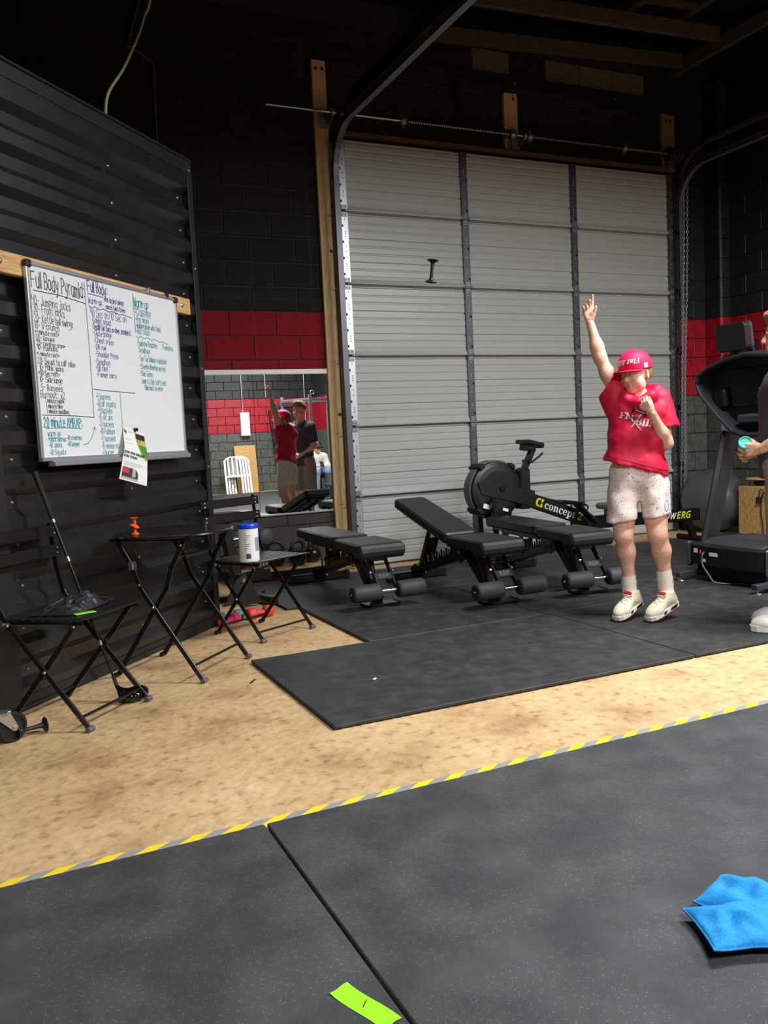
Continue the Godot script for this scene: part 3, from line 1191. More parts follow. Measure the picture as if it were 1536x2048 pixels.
		for k in range(1, 6):
			var rl := Geo.new()
			rl.tube([Vector3(-s * 0.08, k * H + 0.02, -0.02), Vector3(s * 0.015, k * H + 0.02, -0.005)], 0.005, 6)
			rl.lathe(T(Vector3(s * 0.008, k * H + 0.02, -0.005), 0, 0, 90), [Vector2(0.0, -0.008), Vector2(0.022, -0.008), Vector2(0.022, 0.008), Vector2(0.0, 0.008)], 12)
			obj("roller", rl, M.dark_steel, t)
	# vertical angle strips between the left post and the door
	for q in [[-0.098, 0.03, "galvanised angle strip between the pine post and the left track"], [3.80, 0.02, "galvanised jamb angle outside the right track"]]:
		var t := thing("jamb_angle", q[2], "angle strip", Vector3(q[0] + (0.09 if q[0] < 0 else 0.0), 0, -0.1))
		var g := Geo.new()
		g.cube(Vector3(0, 1.85, 0.005), Vector3(0.04, 3.6, 0.01), 0.002)
		g.cube(Vector3(-0.018, 1.85, 0.03), Vector3(0.004, 3.6, 0.05))
		obj("strip", g, M.galv, t)
	# shaft with two springs and drums
	var sh := thing("torsion_shaft", "steel torsion shaft with two dark coil springs above the door", "shaft", Vector3(0, 3.85, 0.06))
	var g3 := Geo.new()
	g3.tube([Vector3(-0.62, 0, 0), Vector3(3.68, 0, 0)], 0.0135, 10)
	obj("shaft", g3, M.steel, sh)
	for r in [[0.64, 1.72], [1.95, 3.02]]:
		var sp := Geo.new()
		var pts := []
		var turns := 44
		for i in turns * 10 + 1:
			var w := TAU * i / 10.0
			pts.append(Vector3(lerpf(r[0], r[1], float(i) / (turns * 10)), 0.036 * cos(w), 0.036 * sin(w)))
		sp.tube(pts, 0.0045, 5)
		obj("spring", sp, M.trim_black, sh)
	for x in [0.62, 1.74, 1.93, 3.04]:
		var cn := Geo.new()
		cn.lathe(T(Vector3(x, 0, 0), 0, 0, 90), [Vector2(0.0, -0.03), Vector2(0.03, -0.03), Vector2(0.042, 0.0), Vector2(0.036, 0.03), Vector2(0.0, 0.03)], 14)
		for w in 4:
			cn.bar(Vector3(x, 0, 0), Vector3(x, cos(w * PI / 2) * 0.06, sin(w * PI / 2) * 0.06), 0.012, 0.012)
		obj("winding_cone", cn, M.galv, sh)
	for x in [0.03, 3.62]:
		var dr := Geo.new()
		dr.lathe(T(Vector3(x, 0, 0), 0, 0, 90), [Vector2(0.0, -0.03), Vector2(0.055, -0.03), Vector2(0.065, -0.022), Vector2(0.052, -0.01), Vector2(0.052, 0.02), Vector2(0.068, 0.03), Vector2(0.0, 0.03)], 20)
		obj("drum", dr, M.dark_steel, sh)
	for x in [-0.075, 1.835, 3.74]:
		var bp := Geo.new()
		bp.cube(Vector3(x, -0.03, -0.1), Vector3(0.09, 0.14, 0.005))
		bp.cube(Vector3(x + 0.03, -0.02, -0.05), Vector3(0.005, 0.1, 0.1))
		bp.lathe(T(Vector3(x + 0.03, 0, 0), 0, 0, 90), [Vector2(0.016, -0.012), Vector2(0.034, -0.012), Vector2(0.034, 0.012), Vector2(0.016, 0.012)], 14)
		obj("bearing_plate", bp, M.galv, sh)
	# hoist chain
	var ch := thing("hoist_chain", "long steel hoist chain hanging beside the right door track", "chain", Vector3(3.655, 0, 0.12))
	var lk := Geo.new()
	var ring := []
	for i in 10:
		var w := TAU * i / 10
		ring.append(Vector3(cos(w) * 0.0075, sin(w) * 0.011 + signf(sin(w)) * 0.006, 0))
	lk.tube(ring, 0.0026, 5, false, true)
	var lm := lk.mesh()
	var c := 0
	for side in [-1.0, 1.0]:
		for i in 100:
			var y := 0.42 + i * 0.0312
			var sway := sin(i * 0.11) * 0.004
			piece(ch, "link", c, lm, M.steel, Transform3D(Basis.from_euler(Vector3(0, PI * 0.5 * (i % 2) + 0.6, 0)), Vector3(side * 0.011 + (y - 0.42) * 0.038 + sway, y, side * 0.012)))
			c += 1


func partition() -> void:
	var p := struct("wall_partition", "black corrugated steel partition with flat corner trims")
	p.position = Vector3(-0.064, 0, -0.061)
	p.rotation.y = WALL_ANGLE
	var prof := [Vector2(2.83, 0.0)]
	for k in 15:
		var c := 2.655 - 0.188 * k
		prof.append_array([Vector2(c + 0.019, 0.0), Vector2(c - 0.019, -0.036), Vector2(c - 0.075, -0.036), Vector2(c - 0.113, 0.0)])
	prof.resize(prof.size() - 1)
	prof.append(Vector2(0.01, 0.0))
	var panel := 0
	for r in [[-7.2, -4.0], [-4.0, -3.04], [-3.04, -2.285]]:
		var g := Geo.new()
		g.sheet(T(Vector3(r[0], 0, 0.0015 * (panel % 2))), prof, r[1] - r[0] + 0.02)
		obj("corrugated_sheet", g, M.corr, p)
		panel += 1
	var core := Geo.new()
	core.cube(Vector3(-4.75, 1.415, -0.095), Vector3(4.94, 2.83, 0.1))
	obj("core", core, M.trim_black, p)
	for q in [[Vector3(-2.285, 1.415, 0.004), Vector3(0.05, 2.84, 0.012), "corner_trim"], [Vector3(-2.27, 1.415, -0.07), Vector3(0.02, 2.84, 0.15), "end_cap"], [Vector3(-4.06, 1.415, 0.004), Vector3(0.16, 2.84, 0.012), "corner_trim"], [Vector3(-4.7, 2.80, 0.002), Vector3(4.8, 0.07, 0.01), "top_trim"], [Vector3(-4.7, 2.838, -0.06), Vector3(4.85, 0.012, 0.16), "cap"], [Vector3(-4.7, 0.03, 0.006), Vector3(4.8, 0.06, 0.012), "base_trim"]]:
		var g := Geo.new()
		g.cube(q[0], q[1], 0.002)
		obj(q[2], g, M.trim_black, p)
	var scg := Geo.new()
	scg.lathe(T(Vector3.ZERO, 90), [Vector2(0, 0.006), Vector2(0.004, 0.005), Vector2(0.006, 0.001), Vector2(0.008, 0.0)], 8)
	var scm := scg.mesh()
	var n := 0
	for k in 15:
		for x in [-2.36, -3.02, -3.9]:
			piece(p, "screw", n, scm, M.steel, T(Vector3(x + 0.01 * (k % 3), 2.655 - 0.188 * k - 0.047, -0.035)))
			n += 1
	for y in [0.4, 1.0, 1.6, 2.2, 2.78]:
		piece(p, "screw", n, scm, M.steel, T(Vector3(-2.285, y, 0.01)))
		n += 1


func mat_slab(x0: float, x1: float, z0: float, z1: float, mt: Material, label: String, h := 0.019) -> void:
	var t := thing("rubber_mat", label, "mat", Vector3((x0 + x1) * 0.5, 0, (z0 + z1) * 0.5), 0.0, "black rubber floor mats")
	var g := Geo.new()
	g.cube(Vector3(0, h * 0.5 + 0.002, 0), Vector3(x1 - x0 - 0.004, h - 0.004, z1 - z0 - 0.004), 0.003)
	obj("mat", g, mt, t)
	# ribbed underside showing along the edge
	var r := Geo.new()
	var i := 0
	var x := x0 + 0.02
	while x < x1 - 0.01:
		r.cube(Vector3(x - t.position.x, 0.001, 0), Vector3(0.022, 0.0024, z1 - z0 - 0.008))
		x += 0.044
		i += 1
	var o := obj("ribs", r, M.rubber_edge, t)
	o.set_meta("kind", "stuff")


func mats() -> void:
	mat_slab(-1.713, 0.138, 2.64, 3.824, M.rubber, "front black rubber mat whose left edge lies on the tan concrete")
	mat_slab(0.142, 1.995, 2.62, 3.822, M.rubber, "black rubber mat under the boy's shoes")
	mat_slab(1.999, 4.3, 2.62, 3.822, M.rubber, "black rubber mat at the treadmill's near side")
	mat_slab(-1.045, 0.118, 1.45, 2.636, M.rubber, "black rubber mat under the left bench's rollers")
	mat_slab(0.122, 1.33, 1.45, 2.616, M.rubber, "black rubber mat under the middle and right benches")
	mat_slab(1.334, 4.3, 1.46, 2.616, M.rubber, "black rubber mat under the treadmill base")
	mat_slab(-1.13, 0.70, 0.32, 1.446, M.rubber, "black rubber mat behind the left bench")
	mat_slab(0.704, 2.35, 0.42, 1.446, M.rubber, "black rubber mat under the rower")
	mat_slab(2.354, 4.27, 0.58, 1.456, M.rubber, "black rubber mat under the rower's end leg")
	mat_slab(-4.2, -2.191, 4.497, 8.2, M.rubber_near, "nearest black rubber mat, left of the joint with the lime tape")
	mat_slab(-2.187, 2.6, 4.497, 8.2, M.rubber_near, "nearest wide black rubber mat under the blue bean bags")
	mat_slab(-2.187, 4.3, 8.206, 12.2, M.rubber, "black rubber mat across the far end of the hall")
	# hazard tape
	var t := thing("hazard_tape", "yellow and grey striped hazard tape along the mat edge", "tape", Vector3(0, 0, 4.462), 0.0)
	var g := Geo.new()
	g.cube(Vector3(-0.6, 0.0006, 0), Vector3(8.4, 0.0012, 0.062))
	obj("backing", g, M.tape_grey, t)
	var s := Geo.new()
	s.quad(Vector3(-0.03 - 0.045, 0.0016, 0.031), Vector3(0.03 - 0.045, 0.0016, 0.031), Vector3(0.03 + 0.045, 0.0016, -0.031), Vector3(-0.03 + 0.045, 0.0016, -0.031), Vector3.UP)
	var smesh := s.mesh()
	for i in 68:
		piece(t, "stripe", i, smesh, M.tape_yellow, T(Vector3(-4.72 + i * 0.122, 0, 0)))


func mirror() -> void:
	var t := thing("wall_mirror", "wide frameless wall mirror under the red band with a white top rail", "mirror", Vector3(-0.72, 0, -0.14))
	for r in [[-0.62, -0.095], [-0.091, 0.569]]:
		var g := Geo.new()
		g.cube(Vector3((r[0] + r[1]) * 0.5, 1.115, 0.008), Vector3(r[1] - r[0], 1.19, 0.006))
		obj("mirror_pane", g, M.mirror, t)
	var rail := Geo.new()
	rail.cube(Vector3(-0.02, 1.728, 0.012), Vector3(1.19, 0.042, 0.022), 0.003)
	obj("top_rail", rail, M.white, t)
	var ch := Geo.new()
	ch.cube(Vector3(-0.02, 0.514, 0.01), Vector3(1.19, 0.014, 0.02), 0.002)
	obj("bottom_channel", ch, M.alu, t)
	# conduit on the wall and the green cord above the partition
	var c := thing("conduit", "thin grey conduit bent down the dark wall at upper left", "conduit", Vector3(-1.47, 3.0, -0.115))
	var g2 := Geo.new()
	g2.tube(smooth_path([Vector3(0, -2.9, 0), Vector3(0, 0.4, 0), Vector3(0.01, 1.02, 0), Vector3(0.0, 1.13, 0), Vector3(-0.15, 1.22, 0), Vector3(-0.165, 1.26, 0), Vector3(-0.05, 1.62, 0), Vector3(0.03, 1.85, 0)], 5), 0.011, 8)
	obj("pipe", g2, M.galv_dark, c)
	var cord := thing("extension_cord", "pale green cord hanging from the roof to the partition top", "cord", on_wall(-2.98, 2.85, -0.06))
	var g3 := Geo.new()
	var b := cord.position
	g3.tube(smooth_path([Vector3(0, -0.02, 0), Vector3(-2.11, 3.05, 1.9) - b, Vector3(-1.972, 3.319, 1.6) - b, Vector3(-1.883, 3.513, 1.4) - b, Vector3(-1.82, 3.652, 1.3) - b, Vector3(-1.753, 3.825, 1.2) - b, Vector3(-1.70, 3.99, 1.2) - b, Vector3(-1.66, 4.6, 1.2) - b, Vector3(-1.7, 5.28, 1.2) - b], 6), 0.0085, 8)
	obj("cable", g3, M.cord_green, cord)


# ---------------------------------------------------------------- whiteboard and its handwriting
# pen strokes: two digits per point (x, y with the baseline at 2), strokes parted by a slash
const PEN := {
	"a": "36 16 05 03 12 22 34/36 32", "b": "08 02 22 33 35 26 06", "c": "35 26 16 05 03 12 22 33", "d": "36 16 05 03 12 22 33/38 32",
	"e": "04 34 35 26 16 05 03 12 32", "f": "38 28 17 12/06 26", "g": "36 16 05 04 13 33/36 31 20 00", "h": "08 02/05 16 26 35 32",
	"i": "06 02/08 07", "j": "26 21 10 00/28 27", "k": "08 02/36 04 32", "l": "08 02", "m": "06 02/05 16 25 22/25 36 45 42",
	"n": "06 02/05 16 26 35 32", "o": "16 05 03 12 22 33 35 26 16", "p": "06 00/06 26 35 34 23 03", "q": "36 16 05 04 13 33/36 30 41",
	"r": "06 02/05 16 26", "s": "35 26 16 05 14 24 33 22 12 03", "t": "18 13 22 32/06 26", "u": "06 03 12 22 33/36 32", "v": "06 12 36",
	"w": "06 12 25 32 46", "x": "06 32/36 02", "y": "06 13 23/36 21 10 00", "z": "06 36 02 32",
	"A": "02 28 42/14 34", "B": "02 08 28 37 36 25 05/25 34 33 22 02", "C": "47 38 18 07 03 12 32 43", "D": "02 08 28 46 44 22 02",
	"F": "02 08 48/05 35", "G": "47 38 18 07 03 12 32 44 24", "H": "08 02/48 42/05 45", "J": "38 33 22 12 03", "K": "08 02/48 05 42",
	"L": "08 02 32", "M": "02 08 25 48 42", "P": "02 08 28 37 36 25 05", "R": "02 08 28 37 36 25 05/25 42",
	"S": "47 38 18 07 06 15 35 44 43 32 12 03", "T": "08 48/28 22", "V": "08 22 48", "W": "08 12 26 32 48",
	"0": "18 06 04 12 22 34 36 28 18", "1": "18 12", "2": "07 18 28 37 36 02 42", "3": "07 18 28 37 26 15/25 34 33 22 12 03",
	"4": "08 05 35/38 32", "5": "38 08 05 25 34 33 22 02", "-": "05 25", ":": "06 16/03 13", "*": "04 26/06 24/15 25", "/": "02 38",
	"(": "28 16 14 22", ")": "08 26 24 02", "&": "42 06 18 27 03 12 32 44", ",": "12 01", ".": "05 15 14 04 05", "'": "08 07",
}


func stroke(g: Geo, pts: Array, w: float) -> void:
	for i in pts.size() - 1:
		var a: Vector2 = pts[i]
		var b: Vector2 = pts[i + 1]
		var d := (b - a).normalized() * w * 0.5
		var s := Vector2(-d.y, d.x)
		a -= d
		b += d
		g.quad(Vector3(a.x - s.x, a.y - s.y, 0), Vector3(b.x - s.x, b.y - s.y, 0), Vector3(b.x + s.x, b.y + s.y, 0), Vector3(a.x + s.x, a.y + s.y, 0), Vector3(0, 0, 1))


func handwriting(text: String, h: float, squeeze: float, wpen: float) -> Geo:
	var g := Geo.new()
	var u := h / 6.0
	var x := 0.0
	for ch in text:
		if ch == " ":
			x += 2.6 * u * squeeze
			continue
		if not PEN.has(ch):
			continue
		var wide := 0
		var lift := (rng.randf() - 0.5) * 0.7
		for st in PEN[ch].split("/"):
			var pts := []
			for q in st.split(" "):
				var px := int(q[0])
				wide = maxi(wide, px)
				pts.append(Vector2(x + (px + (rng.randf() - 0.5) * 0.35) * u * squeeze, (int(q[1]) - 2 + lift + (rng.randf() - 0.5) * 0.35) * u))
			stroke(g, pts, wpen)
		x += (wide + 1.35) * u * squeeze
	return g


func board() -> void:
	# plank on the ribs
	var pl := thing("wood_plank", "long pine plank screwed across the corrugated partition behind the whiteboard", "plank", on_wall(-4.0, 1.951, 0.02), WALL_ANGLE)
	var g := Geo.new()
	g.cube(Vector3(0.05, 0, 0), Vector3(3.06, 0.092, 0.038), 0.003)
	obj("plank", g, M.wood_x, pl)
	for x in [-0.72, 0.07, 1.49]:
		var b := Geo.new()
		b.lathe(T(Vector3(x, 0.0, 0.019), 90), [Vector2(0.0, 0.006), Vector2(0.007, 0.005), Vector2(0.013, 0.001), Vector2(0.014, 0.0)], 10)
		obj("screw", b, M.steel, pl)
	var L := -3.80
	var w := thing("whiteboard", "large whiteboard covered in handwritten workouts on the corrugated partition", "whiteboard", on_wall(L, 1.09, 0.055), WALL_ANGLE)
	var bw := 1.2
	var bh := 0.885
	var s := Geo.new()
	s.cube(Vector3(bw * 0.5, bh * 0.5, -0.006), Vector3(bw - 0.012, bh - 0.012, 0.012))
	obj("surface", s, M.white_gloss, w)
	for q in [[Vector3(bw * 0.5, bh - 0.008, -0.004), Vector3(bw, 0.018, 0.022)], [Vector3(0.009, bh * 0.5, -0.004), Vector3(0.018, bh, 0.022)], [Vector3(bw - 0.009, bh * 0.5, -0.004), Vector3(0.018, bh, 0.022)], [Vector3(bw * 0.5, 0.008, 0.0), Vector3(bw, 0.018, 0.03)]]:
		var f := Geo.new()
		f.cube(q[0], q[1], 0.003)
		obj("frame", f, M.alu, w)
	var tr := Geo.new()
	tr.cube(Vector3(bw * 0.5 + 0.03, -0.012, 0.008), Vector3(bw - 0.06, 0.026, 0.046), 0.004)
	obj("tray", tr, M.alu, w)
	for q in [Vector3(0.014, bh - 0.012, -0.002), Vector3(bw - 0.014, bh - 0.012, -0.002)]:
		var c := Geo.new()
		c.cube(q, Vector3(0.034, 0.034, 0.032), 0.006)
		obj("corner_cap", c, M.black_plastic, w)
	for x in [0.92, 1.10]:
		var c2 := Geo.new()
		c2.cube(Vector3(x, bh + 0.004, 0.006), Vector3(0.014, 0.028, 0.02), 0.003)
		c2.tube([Vector3(x - 0.012, bh + 0.012, 0.012), Vector3(x + 0.012, bh + 0.02, 0.012)], 0.004, 6)
		obj("clip", c2, M.steel if x < 1.0 else M.black_plastic, w)
	rng.seed = 77
	# x from the left edge, distance below the top, height, text, pen, squeeze
	var k := "ink_black"
	var b := "ink_blue"
	var t := "ink_teal"
	var rows := [
		[0.03, 0.125, 0.082, "Full Body Pyramid:", k, 0.56],
		[0.026, 0.20, 0.045, "40- Jumping jacks", k, 0.7], [0.03, 0.236, 0.042, "30- Front kicks", k, 0.7], [0.03, 0.276, 0.04, "20- Kettle bell swings", k, 0.66],
		[0.03, 0.306, 0.036, "10- V-crunch", k, 0.8], [0.03, 0.332, 0.026, "*1 minute rest*", k, 0.9], [0.03, 0.358, 0.027, "30- lunges", k, 1.0],
		[0.034, 0.380, 0.024, "20- reverse crun..", k, 0.95], [0.036, 0.400, 0.025, "10- Pushups", k, 1.0], [0.03, 0.426, 0.022, "*1 minute rest*", k, 1.0],
		[0.032, 0.462, 0.031, "20- Squat to calf raise", k, 0.75], [0.04, 0.488, 0.028, "10- Plank jacks", k, 0.85], [0.03, 0.514, 0.026, "*30 Sec rest*", k, 0.85],
		[0.034, 0.544, 0.031, "10- Side lunge", k, 0.8], [0.04, 0.580, 0.031, "5- Burpees", k, 0.95], [0.032, 0.614, 0.036, "Burnout: x2", k, 0.85],
		[0.06, 0.636, 0.024, "1 minute plank", k, 0.85], [0.062, 0.660, 0.023, "1 minute bike", k, 0.85], [0.064, 0.684, 0.023, "1 minute deadbug", k, 0.85],
		[0.036, 0.745, 0.052, "20 minute AMRAP:", t, 0.58], [0.056, 0.788, 0.032, "warm up:", t, 0.7], [0.062, 0.812, 0.026, ".Jack worms", t, 0.75],
		[0.062, 0.838, 0.026, ".10 Jacks", t, 0.75], [0.062, 0.872, 0.028, ".10 Squats", t, 0.75], [0.185, 0.806, 0.025, ".10 crunches", t, 0.7], [0.187, 0.836, 0.026, ".10 lunges", t, 0.7],
		[0.415, 0.088, 0.062, "Full Body:", b, 0.56], [0.415, 0.146, 0.036, "Warm-up:", b, 0.75], [0.535, 0.122, 0.032, "-Arm circles/swings", b, 0.55], [0.545, 0.156, 0.028, "-march twist/knees", b, 0.62],
		[0.425, 0.206, 0.043, "40 Sec on/10 Sec on", b, 0.68], [0.43, 0.236, 0.033, "-Goblet squat", b, 0.68], [0.432, 0.268, 0.032, "-Deadlift(w/ back on down, shoulders)", b, 0.52],
		[0.435, 0.298, 0.032, "-Glute bridge", b, 0.72], [0.438, 0.332, 0.032, "-Chest press", b, 0.75], [0.438, 0.365, 0.03, "-DB row", b, 0.8], [0.44, 0.4, 0.032, "-Shoulder Press", b, 0.75],
		[0.436, 0.437, 0.032, "-Deadbug", b, 0.78], [0.437, 0.468, 0.032, "-DB flies", b, 0.7], [0.438, 0.5, 0.031, "-Farmer carry", b, 0.75],
		[0.79, 0.115, 0.06, "Warm-up", t, 0.56], [0.797, 0.158, 0.042, ".Grapevine", t, 0.66], [0.797, 0.19, 0.036, ".Arm circles", t, 0.6], [0.797, 0.222, 0.034, ".Walking lunge with twist", t, 0.58],
		[0.797, 0.253, 0.036, ".Butt kicks", t, 0.62], [0.792, 0.315, 0.036, "-Rainbow Reaches", t, 0.6], [1.03, 0.318, 0.034, "15 minutes", t, 0.62], [0.795, 0.352, 0.036, "-Deadbugs", t, 0.62],
		[0.8, 0.396, 0.034, "-Toe Tap balance (variation)", t, 0.56], [0.803, 0.437, 0.034, "-Steering Wheel(on one leg)", t, 0.54], [0.803, 0.475, 0.032, "-Side Series", t, 0.62],
		[0.803, 0.515, 0.034, "-Jump & Stick (soft feet)", t, 0.55], [0.83, 0.548, 0.03, ".Slide back to center", t, 0.58],
		[0.422, 0.61, 0.036, ".5 burpees", t, 0.62], [0.424, 0.645, 0.036, ".10 air squats", t, 0.62], [0.426, 0.678, 0.036, ".4 burpees", t, 0.62], [0.428, 0.711, 0.034, ".15 sit ups", t, 0.66],
		[0.43, 0.746, 0.034, ".3 burpees", t, 0.66], [0.432, 0.781, 0.034, ".10 Pushups", t, 0.62], [0.434, 0.818, 0.034, ".2 burpees", t, 0.66], [0.436, 0.853, 0.032, ".15 reverse cru", t, 0.6], [0.438, 0.886, 0.032, ".1 burpee", t, 0.66],
	]
	var n := 0
	for r in rows:
		var top: float = 1.99 - 1.09 - r[1]
		piece(w, "handwriting", n, handwriting(r[3], r[2] * 0.86, r[5] * (0.86 if r[4] == k else 0.92), 0.0040 if r[2] > 0.05 else 0.0022).mesh(), M[r[4]], T(Vector3(r[0], top, 0.0009), 0, 0, -0.6))
		n += 1
	var lines := [
		[k, [0.04, 0.14, 0.2, 0.138, 0.39, 0.152]], ["ink_grey", [0.394, 0.05, 0.396, 0.4, 0.391, 0.70]], ["ink_grey", [0.03, 0.692, 0.25, 0.694, 0.391, 0.70]],
		[b, [0.415, 0.1, 0.53, 0.102]], ["ink_grey", [0.785, 0.05, 0.786, 0.25]], ["ink_grey", [0.405, 0.562, 0.5, 0.566, 0.74, 0.57]], [t, [0.612, 0.575, 0.612, 0.72, 0.61, 0.79]],
		[t, [0.05, 0.752, 0.2, 0.75, 0.29, 0.754]], [t, [0.056, 0.797, 0.14, 0.795]], [t, [0.79, 0.125, 0.94, 0.13]],
		[b, [0.415, 0.158, 0.44, 0.166, 0.46, 0.158, 0.5, 0.168, 0.53, 0.16, 0.57, 0.17, 0.6, 0.163, 0.66, 0.174, 0.68, 0.168, 0.76, 0.178]],
		[t, [0.79, 0.268, 0.81, 0.276, 0.83, 0.264, 0.86, 0.276, 0.89, 0.266, 0.93, 0.278, 0.96, 0.27, 1.0, 0.28, 1.04, 0.276, 1.08, 0.286]],
		[t, [0.30, 0.83, 0.33, 0.826, 0.36, 0.8, 0.38, 0.77, 0.39, 0.745]], [t, [0.375, 0.755, 0.39, 0.745, 0.398, 0.762]],
	]
	var ln := 0
	for l in lines:
		var pts := []
		for i in range(0, l[1].size(), 2):
			pts.append(Vector2(l[1][i], 1.99 - 1.09 - l[1][i + 1]))
		var lg := Geo.new()
		stroke(lg, pts, 0.0036)
		piece(w, "pen_line", ln, lg.mesh(), M[l[0]], T(Vector3(0, 0, 0.0008)))
		ln += 1
	flyer()


func flyer() -> void:
	var w := 0.20
	var h := 0.275
	var t := thing("paper_flyer", "curling white paper flyer with gym photos held by a magnet on the whiteboard", "flyer", on_wall(-3.185, 1.245, 0.057), WALL_ANGLE)
	var at := func(x: float, y: float, lift: float) -> Vector3:      # x right, y down on the sheet
		var v := y / h
		var u := x / w
		return Vector3(lerpf(-0.12 * v, 0.178 - 0.082 * v, u), lerpf(-0.262 * v, -0.04 - 0.275 * v, u), 0.002 + 0.036 * smoothstep(0.0, 0.5, v) + 0.010 * v * v * u + 0.003 * sin(v * 9.0) * v + lift)
	var im := Image.create(205, 275, false, Image.FORMAT_RGB8)
	im.fill(c8(238, 238, 232))
	for y in 275:
		for x in 205:
			var d := Vector2((x - 205) / 88.0, (y - 10) / 128.0).length()
			if d < 1.0 and y > 12:
				im.set_pixel(x, y, c8(78, 140, 52) if y > 66 + (x % 9) else (c8(214, 170, 110) if y > 42 else c8(48, 34, 28)))
			elif d < 1.09 and y > 12:
				im.set_pixel(x, y, c8(150, 190, 80))
			if x > 8 and x < 132 and y > 205 and y < 268 and (x < 96 or Vector2((x - 96) / 36.0, (y - 241) / 36.0).length() < 1.0 or y > 241):
				im.set_pixel(x, y, c8(200, 60, 66) if x < 62 and y < 236 else (c8(196, 172, 160) if (x > 86 and x < 112 and y < 250) or y > 255 else c8(66, 58, 60)))
	for q in [[130, 22, 6, 40], [150, 20, 6, 42]]:
		im.fill_rect(Rect2i(q[0], q[1], q[2], q[3]), c8(28, 22, 22))
	for r in [[46, 14, 50], [46, 20, 40], [8, 56, 66], [8, 63, 46], [14, 80, 62], [8, 178, 160], [8, 184, 150], [8, 190, 158], [8, 196, 110]]:
		im.fill_rect(Rect2i(r[0], r[1], r[2], 2), c8(150, 150, 148))
	im.fill_rect(Rect2i(8, 10, 16, 16), c8(128, 132, 70))
	im.fill_rect(Rect2i(20, 16, 12, 16), c8(70, 60, 40))
	var m := sm(Color.WHITE, 0.7)
	m.albedo_texture = ImageTexture.create_from_image(im)
	var g := Geo.new()
	g.patch(func(u: float, v: float) -> Vector3: return at.call(u * w, v * h, 0.0), 8, 16, Vector3(0, 0, 1), 0.0006)
	obj("sheet", g, m, t)
	for r in [["JOIN OUR UNIQUE", 0.008, 0.130], ["GYM TODAY", 0.008, 0.150]]:
		var x0: float = r[1]
		var y0: float = r[2]
		var wide: float = 0.155 if r[0].length() > 10 else 0.1
		var lt := letters(r[0], 0.0125, func(x: float, y: float) -> Transform3D: return Transform3D(Basis(), at.call(x0 + wide * 0.5 + x * 1.1, y0 - y, 0.0012)), false, true)
		obj("heading", lt, M.ink_black, t)
	var mg := thing("magnet", "small black magnet at the flyer's top edge", "magnet", on_wall(-3.09, 1.228, 0.06), WALL_ANGLE)
	var c := Geo.new()
	c.lathe(T(Vector3.ZERO, 90), [Vector2(0.0, 0.014), Vector2(0.01, 0.014), Vector2(0.006, 0.006), Vector2(0.011, 0.0)], 14)
	obj("magnet", c, M.black_plastic, mg)


